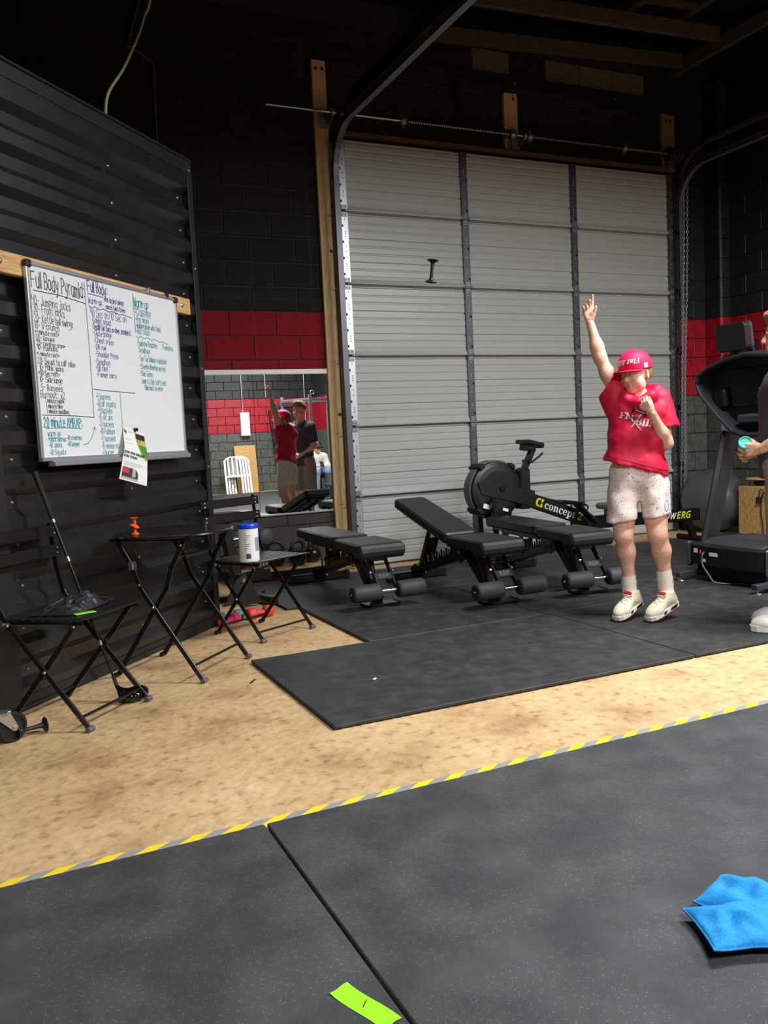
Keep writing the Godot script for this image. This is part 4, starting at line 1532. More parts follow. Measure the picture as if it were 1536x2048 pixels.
# ---------------------------------------------------------------- folding furniture
func folding_chair(label: String, at: Vector3, turn: float) -> Node3D:
	var t := thing("folding_chair", label, "chair", at, turn, "black folding bistro chairs")
	var bp: Material = M.black_powder
	for s in [-1.0, 1.0]:
		var g := Geo.new()      # long bar: back post down to the front foot
		var x: float = s * 0.2
		g.path([Vector3(x, 0.81, -0.252), Vector3(x, 0.62, -0.232), Vector3(x, 0.5, -0.205), Vector3(x, 0.42, -0.155), Vector3(x, 0.015, 0.205)], 0.008, 0.026, Vector3.RIGHT, 0.002)
		obj("back_leg_bar", g, bp, t)
		var f := Geo.new()
		f.path([Vector3(s * 0.178, 0.44, 0.165), Vector3(s * 0.178, 0.33, 0.075), Vector3(s * 0.178, 0.015, -0.205)], 0.008, 0.024, Vector3.RIGHT, 0.002)
		obj("front_leg_bar", f, bp, t)
		var ft := Geo.new()
		ft.tube([Vector3(x - 0.018, 0.012, 0.212), Vector3(x + 0.018, 0.012, 0.212)], 0.012, 8)
		obj("foot", ft, M.grey_plastic, t)
		var ft2 := Geo.new()
		ft2.tube([Vector3(s * 0.178 - 0.018, 0.012, -0.212), Vector3(s * 0.178 + 0.018, 0.012, -0.212)], 0.012, 8)
		obj("foot", ft2, M.black_plastic, t)
		for q in [Vector3(s * 0.205, 0.235, 0.01), Vector3(s * 0.205, 0.425, -0.158), Vector3(s * 0.184, 0.425, 0.155)]:
			var r := Geo.new()
			r.lathe(T(q, 0, 0, -90.0 * s), [Vector2(0.0, 0.007), Vector2(0.005, 0.006), Vector2(0.008, 0.0)], 8)
			obj("rivet", r, M.steel, t)
		var rail := Geo.new()
		rail.bar(Vector3(s * 0.185, 0.435, -0.19), Vector3(s * 0.185, 0.445, 0.2), 0.006, 0.02, Vector3.RIGHT)
		obj("seat_rail", rail, bp, t)
	for q in [[Vector3(-0.2, 0.055, 0.17), Vector3(0.2, 0.055, 0.17)], [Vector3(-0.178, 0.06, -0.165), Vector3(0.178, 0.06, -0.165)]]:
		var b := Geo.new()
		b.tube(q, 0.0065, 8)
		obj("stretcher", b, bp, t)
	for q in [[0.775, -0.245], [0.685, -0.236]]:
		var sl := Geo.new()
		sl.box(T(Vector3(0, q[0], q[1] + 0.011), -6), Vector3(0.46, 0.052, 0.012), 0.004)
		var bs := obj("back_slat", sl, bp, t)
		for x in [-0.2, 0.2]:
			for y in [-0.012, 0.012]:
				var rv := Geo.new()
				rv.lathe(T(Vector3(x, q[0] + y, q[1] + 0.018), 78), [Vector2(0.0, 0.003), Vector2(0.004, 0.002), Vector2(0.005, 0.0)], 8)
				obj("rivet", rv, M.steel, bs)
	for i in 9:
		var z := -0.175 + i * 0.0465
		var s2 := Geo.new()
		s2.cube(Vector3(0, 0.452 + (0.006 if i == 8 else 0.0), z), Vector3(0.43, 0.009, 0.036), 0.003)
		obj("seat_slat", s2, bp, t)
	var tip := Geo.new()
	tip.tube([Vector3(-0.235, 0.435, -0.158), Vector3(0.235, 0.435, -0.158)], 0.006, 8)
	obj("seat_rod", tip, M.steel, t)
	return t


func furniture() -> void:
	folding_chair("black folding chair nearest the camera with a black cloth bag on its seat", Vector3(-2.575, 0, 3.005), 0.8138)
	folding_chair("black folding chair behind the round table with the wipes tub on its seat", Vector3(-1.44, 0, 1.965), 0.46)
	# round table
	var t := thing("bistro_table", "round black folding bistro table with the orange toy on top", "table", Vector3(-2.03, 0, 2.52), 0.8138)
	var top := Geo.new()
	top.lathe(T(Vector3.ZERO), [Vector2(0.0, 0.695), Vector2(0.28, 0.695), Vector2(0.296, 0.697), Vector2(0.3, 0.703), Vector2(0.296, 0.709), Vector2(0.286, 0.7105), Vector2(0.0, 0.7105)], 64)
	obj("tabletop", top, sm(c8(22, 22, 23), 0.2), t)
	for s in [-1.0, 1.0]:
		var a := Geo.new()
		a.path([Vector3(s * 0.225, 0.685, -0.18), Vector3(s * 0.225, 0.55, -0.1), Vector3(s * 0.225, 0.45, -0.065), Vector3(s * 0.225, 0.015, 0.245)], 0.008, 0.026, Vector3.RIGHT, 0.002)
		obj("leg_bar", a, M.black_powder, t)
		var b := Geo.new()
		b.path([Vector3(s * 0.2, 0.685, 0.18), Vector3(s * 0.2, 0.55, 0.1), Vector3(s * 0.2, 0.45, 0.065), Vector3(s * 0.2, 0.015, -0.245)], 0.008, 0.026, Vector3.RIGHT, 0.002)
		obj("leg_bar", b, M.black_powder, t)
		for q in [[s * 0.225, 0.255, M.grey_plastic], [s * 0.2, -0.255, M.black_plastic]]:
			var ft := Geo.new()
			ft.tube([Vector3(q[0] - 0.018, 0.012, q[1]), Vector3(q[0] + 0.018, 0.012, q[1])], 0.012, 8)
			obj("foot", ft, q[2], t)
		for q in [Vector3(s * 0.23, 0.36, 0.0), Vector3(s * 0.23, 0.47, -0.07), Vector3(s * 0.205, 0.66, 0.16)]:
			var r := Geo.new()
			r.lathe(T(q, 0, 0, -90.0 * s), [Vector2(0.0, 0.007), Vector2(0.005, 0.006), Vector2(0.008, 0.0)], 8)
			obj("rivet", r, M.steel, t)
		var sl := Geo.new()
		sl.bar(Vector3(s * 0.212, 0.688, -0.23), Vector3(s * 0.212, 0.688, 0.23), 0.02, 0.01, Vector3.RIGHT)
		obj("slide_rail", sl, M.black_powder, t)
	for q in [[Vector3(-0.225, 0.08, 0.2), Vector3(0.225, 0.08, 0.2)], [Vector3(-0.2, 0.08, -0.2), Vector3(0.2, 0.08, -0.2)], [Vector3(-0.2, 0.6, 0.125), Vector3(0.2, 0.6, 0.125)]]:
		var st := Geo.new()
		st.tube(q, 0.0065, 8)
		obj("stretcher", st, M.black_powder, t)
	var cl := Geo.new()
	cl.cube(Vector3(-0.225, 0.565, -0.102), Vector3(0.034, 0.04, 0.03), 0.004)
	obj("latch", cl, M.steel, t)


# ---------------------------------------------------------------- training benches
func pad_roll(t: Node3D, called: String, at: Vector3, length: float, r: float) -> void:
	var g := Geo.new()
	g.lathe(T(at, 0, 0, 90), [Vector2(0.0, -length * 0.5 + 0.004), Vector2(r * 0.55, -length * 0.5), Vector2(r * 0.9, -length * 0.5 + 0.005), Vector2(r, -length * 0.5 + 0.02), Vector2(r, length * 0.5 - 0.02), Vector2(r * 0.9, length * 0.5 - 0.005), Vector2(r * 0.55, length * 0.5), Vector2(0.0, length * 0.5 - 0.004)], 28, true)
	var o := obj(called, g, M.foam, t)
	for s in [-1.0, 1.0]:
		var c := Geo.new()
		for i in 12:
			var a := TAU * i / 12.0
			c.bar(at + Vector3(s * (length * 0.5 + 0.001), cos(a) * r * 0.2, sin(a) * r * 0.2), at + Vector3(s * (length * 0.5 - 0.004), cos(a) * r * 0.86, sin(a) * r * 0.86), 0.006, r * 0.16, Vector3.RIGHT, 0.001)
		obj("gathered_end", c, M.black_matte, o)
		var p := Geo.new()
		p.lathe(T(at + Vector3(s * (length * 0.5 + 0.002), 0, 0), 0, 0, -90 * s), [Vector2(0.0, 0.006), Vector2(0.007, 0.005), Vector2(0.009, 0.0)], 10)
		obj("end_bolt", p, M.steel, o)


func bench(label: String, at: Vector3, turn: float, incline: float) -> void:
	var t := thing("weight_bench", label, "bench", at, turn, "black adjustable weight benches")
	var bk: Material = M.black_metal
	var rot := Transform3D(Basis(Vector3.RIGHT, deg_to_rad(incline)), Vector3(0, 0.375, -0.02))
	var b := Geo.new()
	var outline := PackedVector2Array()
	for q in rounded(0.285, 0.84, 0.045, 4):
		outline.append(Vector2(q.x * (1.0 - 0.06 * (0.42 - q.y)), q.y))
	b.prism(rot * T(Vector3(0, 0.012, -0.43), 90), outline, 0.07, 0.014)
	var back := obj("back_pad", b, M.vinyl, t)
	var pipe := Geo.new()
	var loop := []
	for q in outline:
		loop.append(rot * (Vector3(0, 0.012 + 0.024, -0.43) + Vector3(q.x, 0, q.y)))
	pipe.tube(loop, 0.0022, 5, false, true)
	obj("piping", pipe, M.black_plastic, back)
	var sub := Geo.new()
	sub.box(rot * T(Vector3(0, -0.035, -0.4)), Vector3(0.2, 0.022, 0.68), 0.004)
	for x in [-0.045, 0.045]:
		sub.box(rot * T(Vector3(x, -0.055, -0.4)), Vector3(0.03, 0.03, 0.6), 0.004)
	obj("back_plate", sub, bk, t)
	# seat with a rolled front
	var prof := PackedVector2Array([Vector2(0.04, 0.345), Vector2(0.035, 0.405), Vector2(0.055, 0.418)])
	for i in 7:
		var w := PI * 0.5 - PI * i / 6.0
		prof.append(Vector2(0.485 + cos(w) * 0.042, 0.366 + sin(w) * 0.05))
	prof.append(Vector2(0.40, 0.315))
	prof.append(Vector2(0.38, 0.345))
	var s := Geo.new()
	s.prism(T(Vector3.ZERO, 0, -90), prof, 0.325, 0.012)
	obj("seat_pad", s, M.vinyl, t)
	var hub := Geo.new()
	hub.cube(Vector3(0, 0.325, 0.05), Vector3(0.11, 0.05, 0.14), 0.006)
	hub.cube(Vector3(0, 0.335, 0.23), Vector3(0.12, 0.02, 0.28), 0.004)
	for x in [-0.058, 0.058]:
		hub.prism(T(Vector3(x, 0, 0), 0, -90), PackedVector2Array([Vector2(-0.09, 0.26), Vector2(-0.07, 0.37), Vector2(-0.01, 0.385), Vector2(0.1, 0.34), Vector2(0.12, 0.25), Vector2(0.05, 0.22)]), 0.006)
	obj("seat_bracket", hub, bk, t)
	var bp := Geo.new()
	bp.cube(Vector3(-0.062, 0.275, 0.02), Vector3(0.004, 0.045, 0.12), 0.002)
	obj("name_plate", bp, M.dark_steel, t)
	var fp := Geo.new()
	fp.bar(Vector3(0, 0.31, 0.06), Vector3(0, 0.02, 0.40), 0.07, 0.07, Vector3.RIGHT, 0.006)
	obj("front_post", fp, bk, t)
	var cp := Geo.new()
	cp.bar(Vector3(0, 0.32, 0.17), Vector3(0, 0.10, 0.31), 0.06, 0.05, Vector3.RIGHT, 0.006)
	cp.bar(Vector3(0, 0.31, 0.27), Vector3(0, 0.05, 0.33), 0.05, 0.05, Vector3.RIGHT, 0.006)
	obj("centre_post", cp, bk, t)
	var pl := Geo.new()
	pl.prism(T(Vector3(0, 0.008, 0.44), 90), PackedVector2Array([Vector2(-0.125, -0.06), Vector2(0.125, -0.06), Vector2(0.125, 0.04), Vector2(0.095, 0.07), Vector2(-0.095, 0.07), Vector2(-0.125, 0.04)]), 0.014, 0.003)
	for q in [[Vector3(-0.12, 0.016, 0.385), Vector3(-0.12, 0.016, 0.475)], [Vector3(0.12, 0.016, 0.385), Vector3(0.12, 0.016, 0.475)], [Vector3(-0.092, 0.016, 0.505), Vector3(0.092, 0.016, 0.505)]]:
		pl.bar(q[0], q[1], 0.006, 0.012, Vector3.UP)
	obj("foot_plate", pl, bk, t)
	# sloping ladder rail with its rest teeth
	var rl := Geo.new()
	rl.bar(Vector3(0, 0.27, 0.02), Vector3(0, 0.075, -0.72), 0.075, 0.06, Vector3.RIGHT, 0.006)
	obj("ladder_rail", rl, bk, t)
	for i in 7:
		var z := -0.12 - i * 0.075
		var y := 0.27 + (z - 0.02) * 0.2635
		for x in [-0.032, 0.032]:
			var th := Geo.new()
			th.prism(T(Vector3(x, y + 0.03, z), 0, -90), PackedVector2Array([Vector2(-0.014, 0), Vector2(0.014, 0), Vector2(0.014, 0.03), Vector2(0.006, 0.058), Vector2(-0.008, 0.055), Vector2(-0.006, 0.02)]), 0.008)
			obj("rest_tooth", th, bk, t)
	var rf := Geo.new()
	rf.cube(Vector3(0, 0.035, -0.75), Vector3(0.5, 0.06, 0.06), 0.006)
	rf.bar(Vector3(0, 0.05, -0.75), Vector3(0, 0.09, -0.68), 0.09, 0.09, Vector3.RIGHT, 0.004)
	obj("rear_foot", rf, bk, t)
	for x in [-0.24, 0.24]:
		var fc := Geo.new()
		fc.cube(Vector3(x, 0.035, -0.75), Vector3(0.03, 0.068, 0.068), 0.006)
		obj("rubber_cap", fc, M.black_matte, t)
	# strut under the back pad
	var foot := Vector3(0, 0.12, -0.60) if incline > 5.0 else Vector3(0, 0.17, -0.42)
	var head: Vector3 = rot * Vector3(0, -0.06, -0.40)
	var su := Geo.new()
	for x in [-0.04, 0.04]:
		su.bar(head + Vector3(x, 0, 0), foot + Vector3(x, 0, 0), 0.012, 0.05, Vector3.RIGHT, 0.003)
	su.bar(head.lerp(foot, 0.25), head.lerp(foot, 0.9), 0.07, 0.02, Vector3.RIGHT, 0.002)
	obj("strut", su, bk, t)
	# leg developer
	var lg := Geo.new()
	for x in [-0.062, 0.062]:
		lg.bar(Vector3(x, 0.305, 0.40), Vector3(x, 0.225, 0.47), 0.014, 0.035, Vector3.RIGHT, 0.003)
		lg.bar(Vector3(x, 0.225, 0.47), Vector3(x, 0.115, 0.57), 0.014, 0.032, Vector3.RIGHT, 0.003)
	lg.bar(Vector3(-0.07, 0.30, 0.41), Vector3(0.07, 0.30, 0.41), 0.02, 0.02, Vector3.UP, 0.004)
	obj("leg_frame", lg, M.black_metal, t)
	var np := Geo.new()
	np.box(T(Vector3(0, 0.20, 0.505), -45), Vector3(0.12, 0.055, 0.008), 0.003)
	var plate := obj("badge", np, M.dark_steel, t)
	var ax := T(Vector3(0, 0.202, 0.5105), -45)
	obj("lettering", letters("REP", 0.03, func(x: float, y: float) -> Transform3D: return ax * T(Vector3(x, y, 0)), false, true, 0.0, 0.002), M.grey_plastic, plate)
	var rod := Geo.new()
	rod.tube([Vector3(-0.26, 0.115, 0.575), Vector3(0.26, 0.115, 0.575)], 0.013, 12)
	obj("roller_rod", rod, M.chrome, t)
	pad_roll(t, "foam_roller", Vector3(-0.16, 0.115, 0.575), 0.2, 0.056)
	pad_roll(t, "foam_roller", Vector3(0.16, 0.115, 0.575), 0.2, 0.056)
	for q in [Vector3(-0.075, 0.225, 0.47), Vector3(0.075, 0.225, 0.47), Vector3(-0.075, 0.305, 0.40), Vector3(-0.07, 0.30, 0.06)]:
		var kn := Geo.new()
		kn.lathe(T(q, 0, 0, 90 if q.x < 0 else -90), [Vector2(0.0, 0.014), Vector2(0.01, 0.012), Vector2(0.012, 0.0)], 10)
		obj("bolt", kn, M.steel, t)


func benches() -> void:
	bench("flat black weight bench at the left, in front of the pine door post", Vector3(-0.565, 0.019, 1.30), 0.0, 0.0)
	bench("black weight bench in the middle with its back pad raised", Vector3(0.09, 0.019, 1.73), 0.0, 14.5)
	bench("flat black weight bench at the right, behind the boy in pink", Vector3(0.80, 0.019, 1.80), -0.10, 0.0)


# ---------------------------------------------------------------- rower, treadmill, ball, boxes
func machines() -> void:
	var t := thing("rowing_machine", "black rowing machine with a large flywheel drum in front of the overhead door", "rower", Vector3(0.95, 0.019, 0.75))
	var bk: Material = M.black_plastic
	var drum := Geo.new()
	drum.lathe(T(Vector3(0, 0.63, 0), 90), [Vector2(0.0, -0.09), Vector2(0.20, -0.09), Vector2(0.235, -0.075), Vector2(0.235, 0.075), Vector2(0.2, 0.09), Vector2(0.16, 0.096), Vector2(0.0, 0.096)], 48)
	var dr := obj("flywheel_housing", drum, bk, t)
	var band := Geo.new()
	band.lathe(T(Vector3(0, 0.63, 0), 90), [Vector2(0.238, -0.045), Vector2(0.25, -0.045), Vector2(0.25, 0.045), Vector2(0.238, 0.045)], 48)
	obj("mesh_band", band, M.grey_plastic, dr)
	for a in [2.2, 0.9, 3.9]:
		var cl := Geo.new()
		cl.box(T(Vector3(cos(a) * 0.243, 0.63 + sin(a) * 0.243, 0)) * T(Vector3.ZERO, 0, 0, rad_to_deg(a)), Vector3(0.035, 0.06, 0.19), 0.008)
		obj("clamp", cl, M.black_matte, dr)
	var hubg := Geo.new()
	hubg.lathe(T(Vector3(0.03, 0.64, 0.096), 90), [Vector2(0.0, 0.02), Vector2(0.022, 0.018), Vector2(0.026, 0.0)], 14)
	obj("axle_cap", hubg, M.black_metal, dr)
	var arm := Geo.new()
	arm.prism(T(Vector3(0, 0, 0.085)), PackedVector2Array([Vector2(-0.2, 0.70), Vector2(-0.17, 0.60), Vector2(0.2, 0.50), Vector2(0.36, 0.45), Vector2(0.36, 0.60), Vector2(0.1, 0.66), Vector2(-0.1, 0.74)]), 0.035, 0.006)
	obj("side_plate", arm, bk, t)
	var st := Geo.new()
	for q in [[-0.12, 0.50, 0.07], [0.06, 0.46, 0.045]]:
		st.box(T(Vector3(q[0], q[1], 0.099)) * T(Vector3.ZERO, 0, 0, -18), Vector3(0.07 if q[2] > 0.05 else 0.055, q[2] * 0.55, 0.003), 0.001)
	obj("sticker", st, M.paper, t)
	var col := Geo.new()
	col.cube(Vector3(0.275, 0.62, 0.03), Vector3(0.10, 0.34, 0.13), 0.012)
	obj("post", col, bk, t)
	var up := Geo.new()
	up.bar(Vector3(0.29, 0.76, 0.03), Vector3(0.40, 0.96, 0.03), 0.045, 0.05, Vector3(0, 0, 1), 0.006)
	up.bar(Vector3(0.24, 0.77, 0.03), Vector3(0.32, 0.78, 0.03), 0.06, 0.05, Vector3(0, 0, 1), 0.006)
	obj("monitor_arm", up, bk, t)
	var kb := Geo.new()
	kb.tube([Vector3(0.34, 0.85, -0.03), Vector3(0.34, 0.85, 0.08)], 0.016, 10)
	kb.tube([Vector3(0.36, 0.84, 0.06), Vector3(0.44, 0.89, 0.07), Vector3(0.47, 0.915, 0.07)], 0.009, 8)
	obj("arm_knob", kb, M.black_matte, t)
	var mon := Geo.new()
	mon.box(T(Vector3(0.37, 1.0, 0.03)) * T(Vector3.ZERO, 0, 0, -14), Vector3(0.17, 0.035, 0.20), 0.008)
	mon.box(T(Vector3(0.335, 0.965, 0.03)) * T(Vector3.ZERO, 0, 0, -14), Vector3(0.06, 0.05, 0.14), 0.006)
	mon.tube([Vector3(0.43, 0.97, -0.07), Vector3(0.43, 0.97, 0.13)], 0.014, 8)
	obj("monitor", mon, M.black_plastic, t)
	var bm := Geo.new()
	bm.bar(Vector3(0.22, 0.565, 0.03), Vector3(0.98, 0.285, 0.03), 0.06, 0.12, Vector3(0, 0, 1), 0.008)
	var beam := obj("front_beam", bm, bk, t)
	var ang := -rad_to_deg(atan2(0.28, 0.76))
	var fx := T(Vector3(0.42, 0.495, 0.0615), 0, 0, ang)
	obj("lettering", letters("concept", 0.062, func(x: float, y: float) -> Transform3D: return fx * T(Vector3(x + 0.235, y - 0.004, 0)), true, true), M.white, beam)
	obj("lettering", letters("2", 0.07, func(x: float, y: float) -> Transform3D: return fx * T(Vector3(x + 0.46, y, 0)), true, true), M.yellow, beam)
	var lg := Geo.new()
	for i in 18:
		var a0 := deg_to_rad(60 + i * 13.4)
		var a1 := deg_to_rad(60 + (i + 1) * 13.4)
		var w0 := 0.020 if i < 3 or i > 14 else 0.026
		lg.quad(fx * Vector3(cos(a0) * 0.038 * 0.8, sin(a0) * 0.038, 0.001), fx * Vector3(cos(a1) * 0.038 * 0.8, sin(a1) * 0.038, 0.001), fx * Vector3(cos(a1) * w0 * 0.5 + 0.004, sin(a1) * w0, 0.001), fx * Vector3(cos(a0) * w0 * 0.5 + 0.004, sin(a0) * w0, 0.001), Vector3(0, 0, 1))
	for y in [-1.0, 1.0]:
		lg.quad(fx * Vector3(0.02, y * 0.036, 0.001), fx * Vector3(0.048, y * 0.036, 0.001), fx * Vector3(0.040, y * 0.004, 0.001), fx * Vector3(0.026, y * 0.004, 0.001), Vector3(0, 0, 1))
	obj("emblem", lg, M.yellow, beam)
	# chain, foot rests, rail and seat
	var chn := Geo.new()
	chn.tube([Vector3(0.32, 0.58, 0.02), Vector3(0.72, 0.47, 0.02)], 0.004, 6)
	obj("drive_chain", chn, M.steel, t)
	var hd := Geo.new()
	hd.tube([Vector3(0.74, 0.47, -0.22), Vector3(0.72, 0.475, 0.02), Vector3(0.74, 0.47, 0.26)], 0.015, 8)
	obj("handle", hd, M.black_matte, t)
	for z in [-0.09, 0.14]:
		var fr := Geo.new()
		fr.box(T(Vector3(0.84, 0.38, z)) * T(Vector3.ZERO, 0, 0, -42), Vector3(0.30, 0.02, 0.11), 0.008)
		fr.tube(arc(Vector3(0.82, 0.40, z), Vector3(0.03, 0.045, 0), Vector3(0, 0, 0.06), -1.4, 1.4, 8), 0.008, 6)
		obj("foot_rest", fr, M.black_matte, t)
	var rail := Geo.new()
	rail.bar(Vector3(0.78, 0.275, 0.03), Vector3(2.26, 0.245, 0.03), 0.055, 0.115, Vector3(0, 0, 1), 0.008)
	var ro := obj("monorail", rail, M.black_metal, t)
	var rx := T(Vector3(1.95, 0.252, 0.0585), 0, 0, -1.2)
	obj("lettering", letters("ROW", 0.058, func(x: float, y: float) -> Transform3D: return rx * T(Vector3(x - 0.09, y, 0)), false, true, 0.25), M.white, ro)
	obj("lettering", letters("ERG", 0.066, func(x: float, y: float) -> Transform3D: return rx * T(Vector3(x + 0.10, y + 0.002, 0)), false, true, 0.25), M.yellow, ro)
	var se := Geo.new()
	se.prism(T(Vector3(1.25, 0.40, 0.03), 90), rounded(0.24, 0.3, 0.07), 0.05, 0.012)
	se.cube(Vector3(1.25, 0.345, 0.03), Vector3(0.16, 0.07, 0.1), 0.01)
	obj("seat", se, M.grey_plastic, t)
	for q in [[Vector3(2.12, 0.2, 0.03), Vector3(2.19, 0.03, 0.03), 0.42], [Vector3(-0.09, 0.5, 0.03), Vector3(-0.06, 0.03, 0.03), 0.56]]:
		var l := Geo.new()
		if q[2] > 0.5:
			for z in [-0.12, 0.12]:
				l.bar(q[0] + Vector3(0, 0.08, z), q[1] + Vector3(0, 0, z), 0.035, 0.045, Vector3(0, 0, 1), 0.006)
			l.bar(Vector3(0.2, 0.5, -0.05), Vector3(0.1, 0.03, -0.05), 0.04, 0.05, Vector3(0, 0, 1), 0.006)
		else:
			l.bar(q[0], q[1], 0.05, 0.06, Vector3(0, 0, 1), 0.006)
		obj("leg", l, M.black_metal, t)
		var f := Geo.new()
		f.bar(q[1] + Vector3(0, -0.005, -q[2] * 0.5), q[1] + Vector3(0, -0.005, q[2] * 0.5), 0.05, 0.045, Vector3.RIGHT, 0.012)
		obj("foot", f, M.black_matte, t)
	treadmill()
	# stability ball
	var b := thing("stability_ball", "large dark grey ribbed stability ball behind the treadmill mast", "exercise ball", Vector3(3.86, 0.0, 0.34))
	var pr := []
	for i in 49:
		var a := -PI * 0.5 + PI * i / 48.0
		var r := 0.325 + 0.0016 * cos(i * PI)
		pr.append(Vector2(maxf(cos(a) * r, 0.0), 0.325 + sin(a) * 0.325))
	var bg := Geo.new()
	bg.lathe(T(Vector3(0, 0.325, 0)) * T(Vector3.ZERO, 70, 30, 0) * T(Vector3(0, -0.325, 0)), pr, 48, true)
	obj("ball", bg, M.ball, b)
	var plug := Geo.new()
	plug.lathe(T(Vector3(0, 0.325, 0)) * T(Vector3.ZERO, 70, 30, 0) * T(Vector3(0, 0.323, 0)), [Vector2(0, 0.004), Vector2(0.012, 0.003), Vector2(0.014, 0)], 12)
	obj("plug", plug, M.black_plastic, b)
	# plyo box and what is on it
	var px := thing("plyo_box", "pale wooden jump box against the right wall behind the treadmill", "box", Vector3(4.09, 0, 0.95))
	for q in [[Vector3(-0.279, 0.243, 0), Vector3(0.018, 0.45, 0.44), "panel"], [Vector3(0.279, 0.243, 0), Vector3(0.018, 0.45, 0.44), "panel"], [Vector3(0, 0.243, 0.229), Vector3(0.576, 0.45, 0.018), "panel"], [Vector3(0, 0.243, -0.229), Vector3(0.576, 0.45, 0.018), "panel"], [Vector3(0, 0.477, 0), Vector3(0.576, 0.018, 0.476), "top_panel"], [Vector3(0, 0.009, 0), Vector3(0.576, 0.018, 0.476), "panel"]]:
		var g := Geo.new()
		g.cube(q[0], q[1], 0.002)
		obj(q[2], g, M.plywood, px)
	var wb := thing("balance_board", "round wooden balance board with yellow rope loops on the jump box", "board", Vector3(3.97, 0.486, 0.86))
	var d := Geo.new()
	d.lathe(T(Vector3.ZERO), [Vector2(0, 0.0), Vector2(0.06, 0.0), Vector2(0.09, 0.03), Vector2(0.07, 0.06), Vector2(0, 0.06)], 24)
	obj("base", d, M.black_plastic, wb)
	var d2 := Geo.new()
	d2.lathe(T(Vector3(0, 0.06, 0)), [Vector2(0, 0), Vector2(0.155, 0), Vector2(0.16, 0.008), Vector2(0.155, 0.016), Vector2(0, 0.016)], 40)
	obj("disc", d2, M.plywood, wb)
	for z in [0.02, 0.055]:
		var r := Geo.new()
		r.tube([Vector3(-0.06, 0.076, z), Vector3(-0.055, 0.2, z), Vector3(0.0, 0.3, z), Vector3(0.05, 0.2, z), Vector3(0.055, 0.076, z)], 0.0055, 8)
		obj("rope", r, M.rope, wb)
	var ch := thing("charger", "black power adapter with tangled cable hung on the wooden jump box", "charger", Vector3(3.79, 0.36, 0.98))
	var cg := Geo.new()
	cg.cube(Vector3(-0.016, 0, 0), Vector3(0.03, 0.06, 0.05), 0.006)
	obj("adapter", cg, M.black_plastic, ch)
	for q in [[Vector3(-0.012, 0.03, 0), Vector3(-0.02, 0.1, 0.02), Vector3(-0.02, 0.08, 0.06), Vector3(-0.02, 0.02, 0.04), Vector3(-0.02, -0.12, 0.03), Vector3(-0.025, -0.3, 0.06), Vector3(-0.05, -0.352, 0.04), Vector3(-0.12, -0.354, -0.1)], [Vector3(-0.015, 0.02, 0.02), Vector3(-0.02, 0.07, 0.08), Vector3(-0.02, -0.05, 0.1), Vector3(-0.02, -0.25, 0.12), Vector3(-0.04, -0.352, 0.13), Vector3(-0.15, -0.354, 0.2)]]:
		var k := Geo.new()
		k.tube(smooth_path(q, 6), 0.005, 6)
		obj("cable", k, M.black_matte, ch)
	var wd := thing("wall_hook", "black wall bracket with a chrome loop on the red band of the right wall", "bracket", Vector3(4.414, 1.86, 0.385))
	var wg := Geo.new()
	wg.cube(Vector3(-0.03, 0.02, 0), Vector3(0.06, 0.15, 0.08), 0.01)
	wg.cube(Vector3(-0.02, -0.12, 0.03), Vector3(0.04, 0.16, 0.05), 0.008)
	obj("bracket", wg, M.black_plastic, wd)
	var wc := Geo.new()
	wc.tube(arc(Vector3(-0.066, 0.08, 0), Vector3(0, 0, 0.025), Vector3(0, 0.03, 0), 0.0, PI, 8), 0.005, 6)
	obj("loop", wc, M.chrome, wd)
	corner_machine()


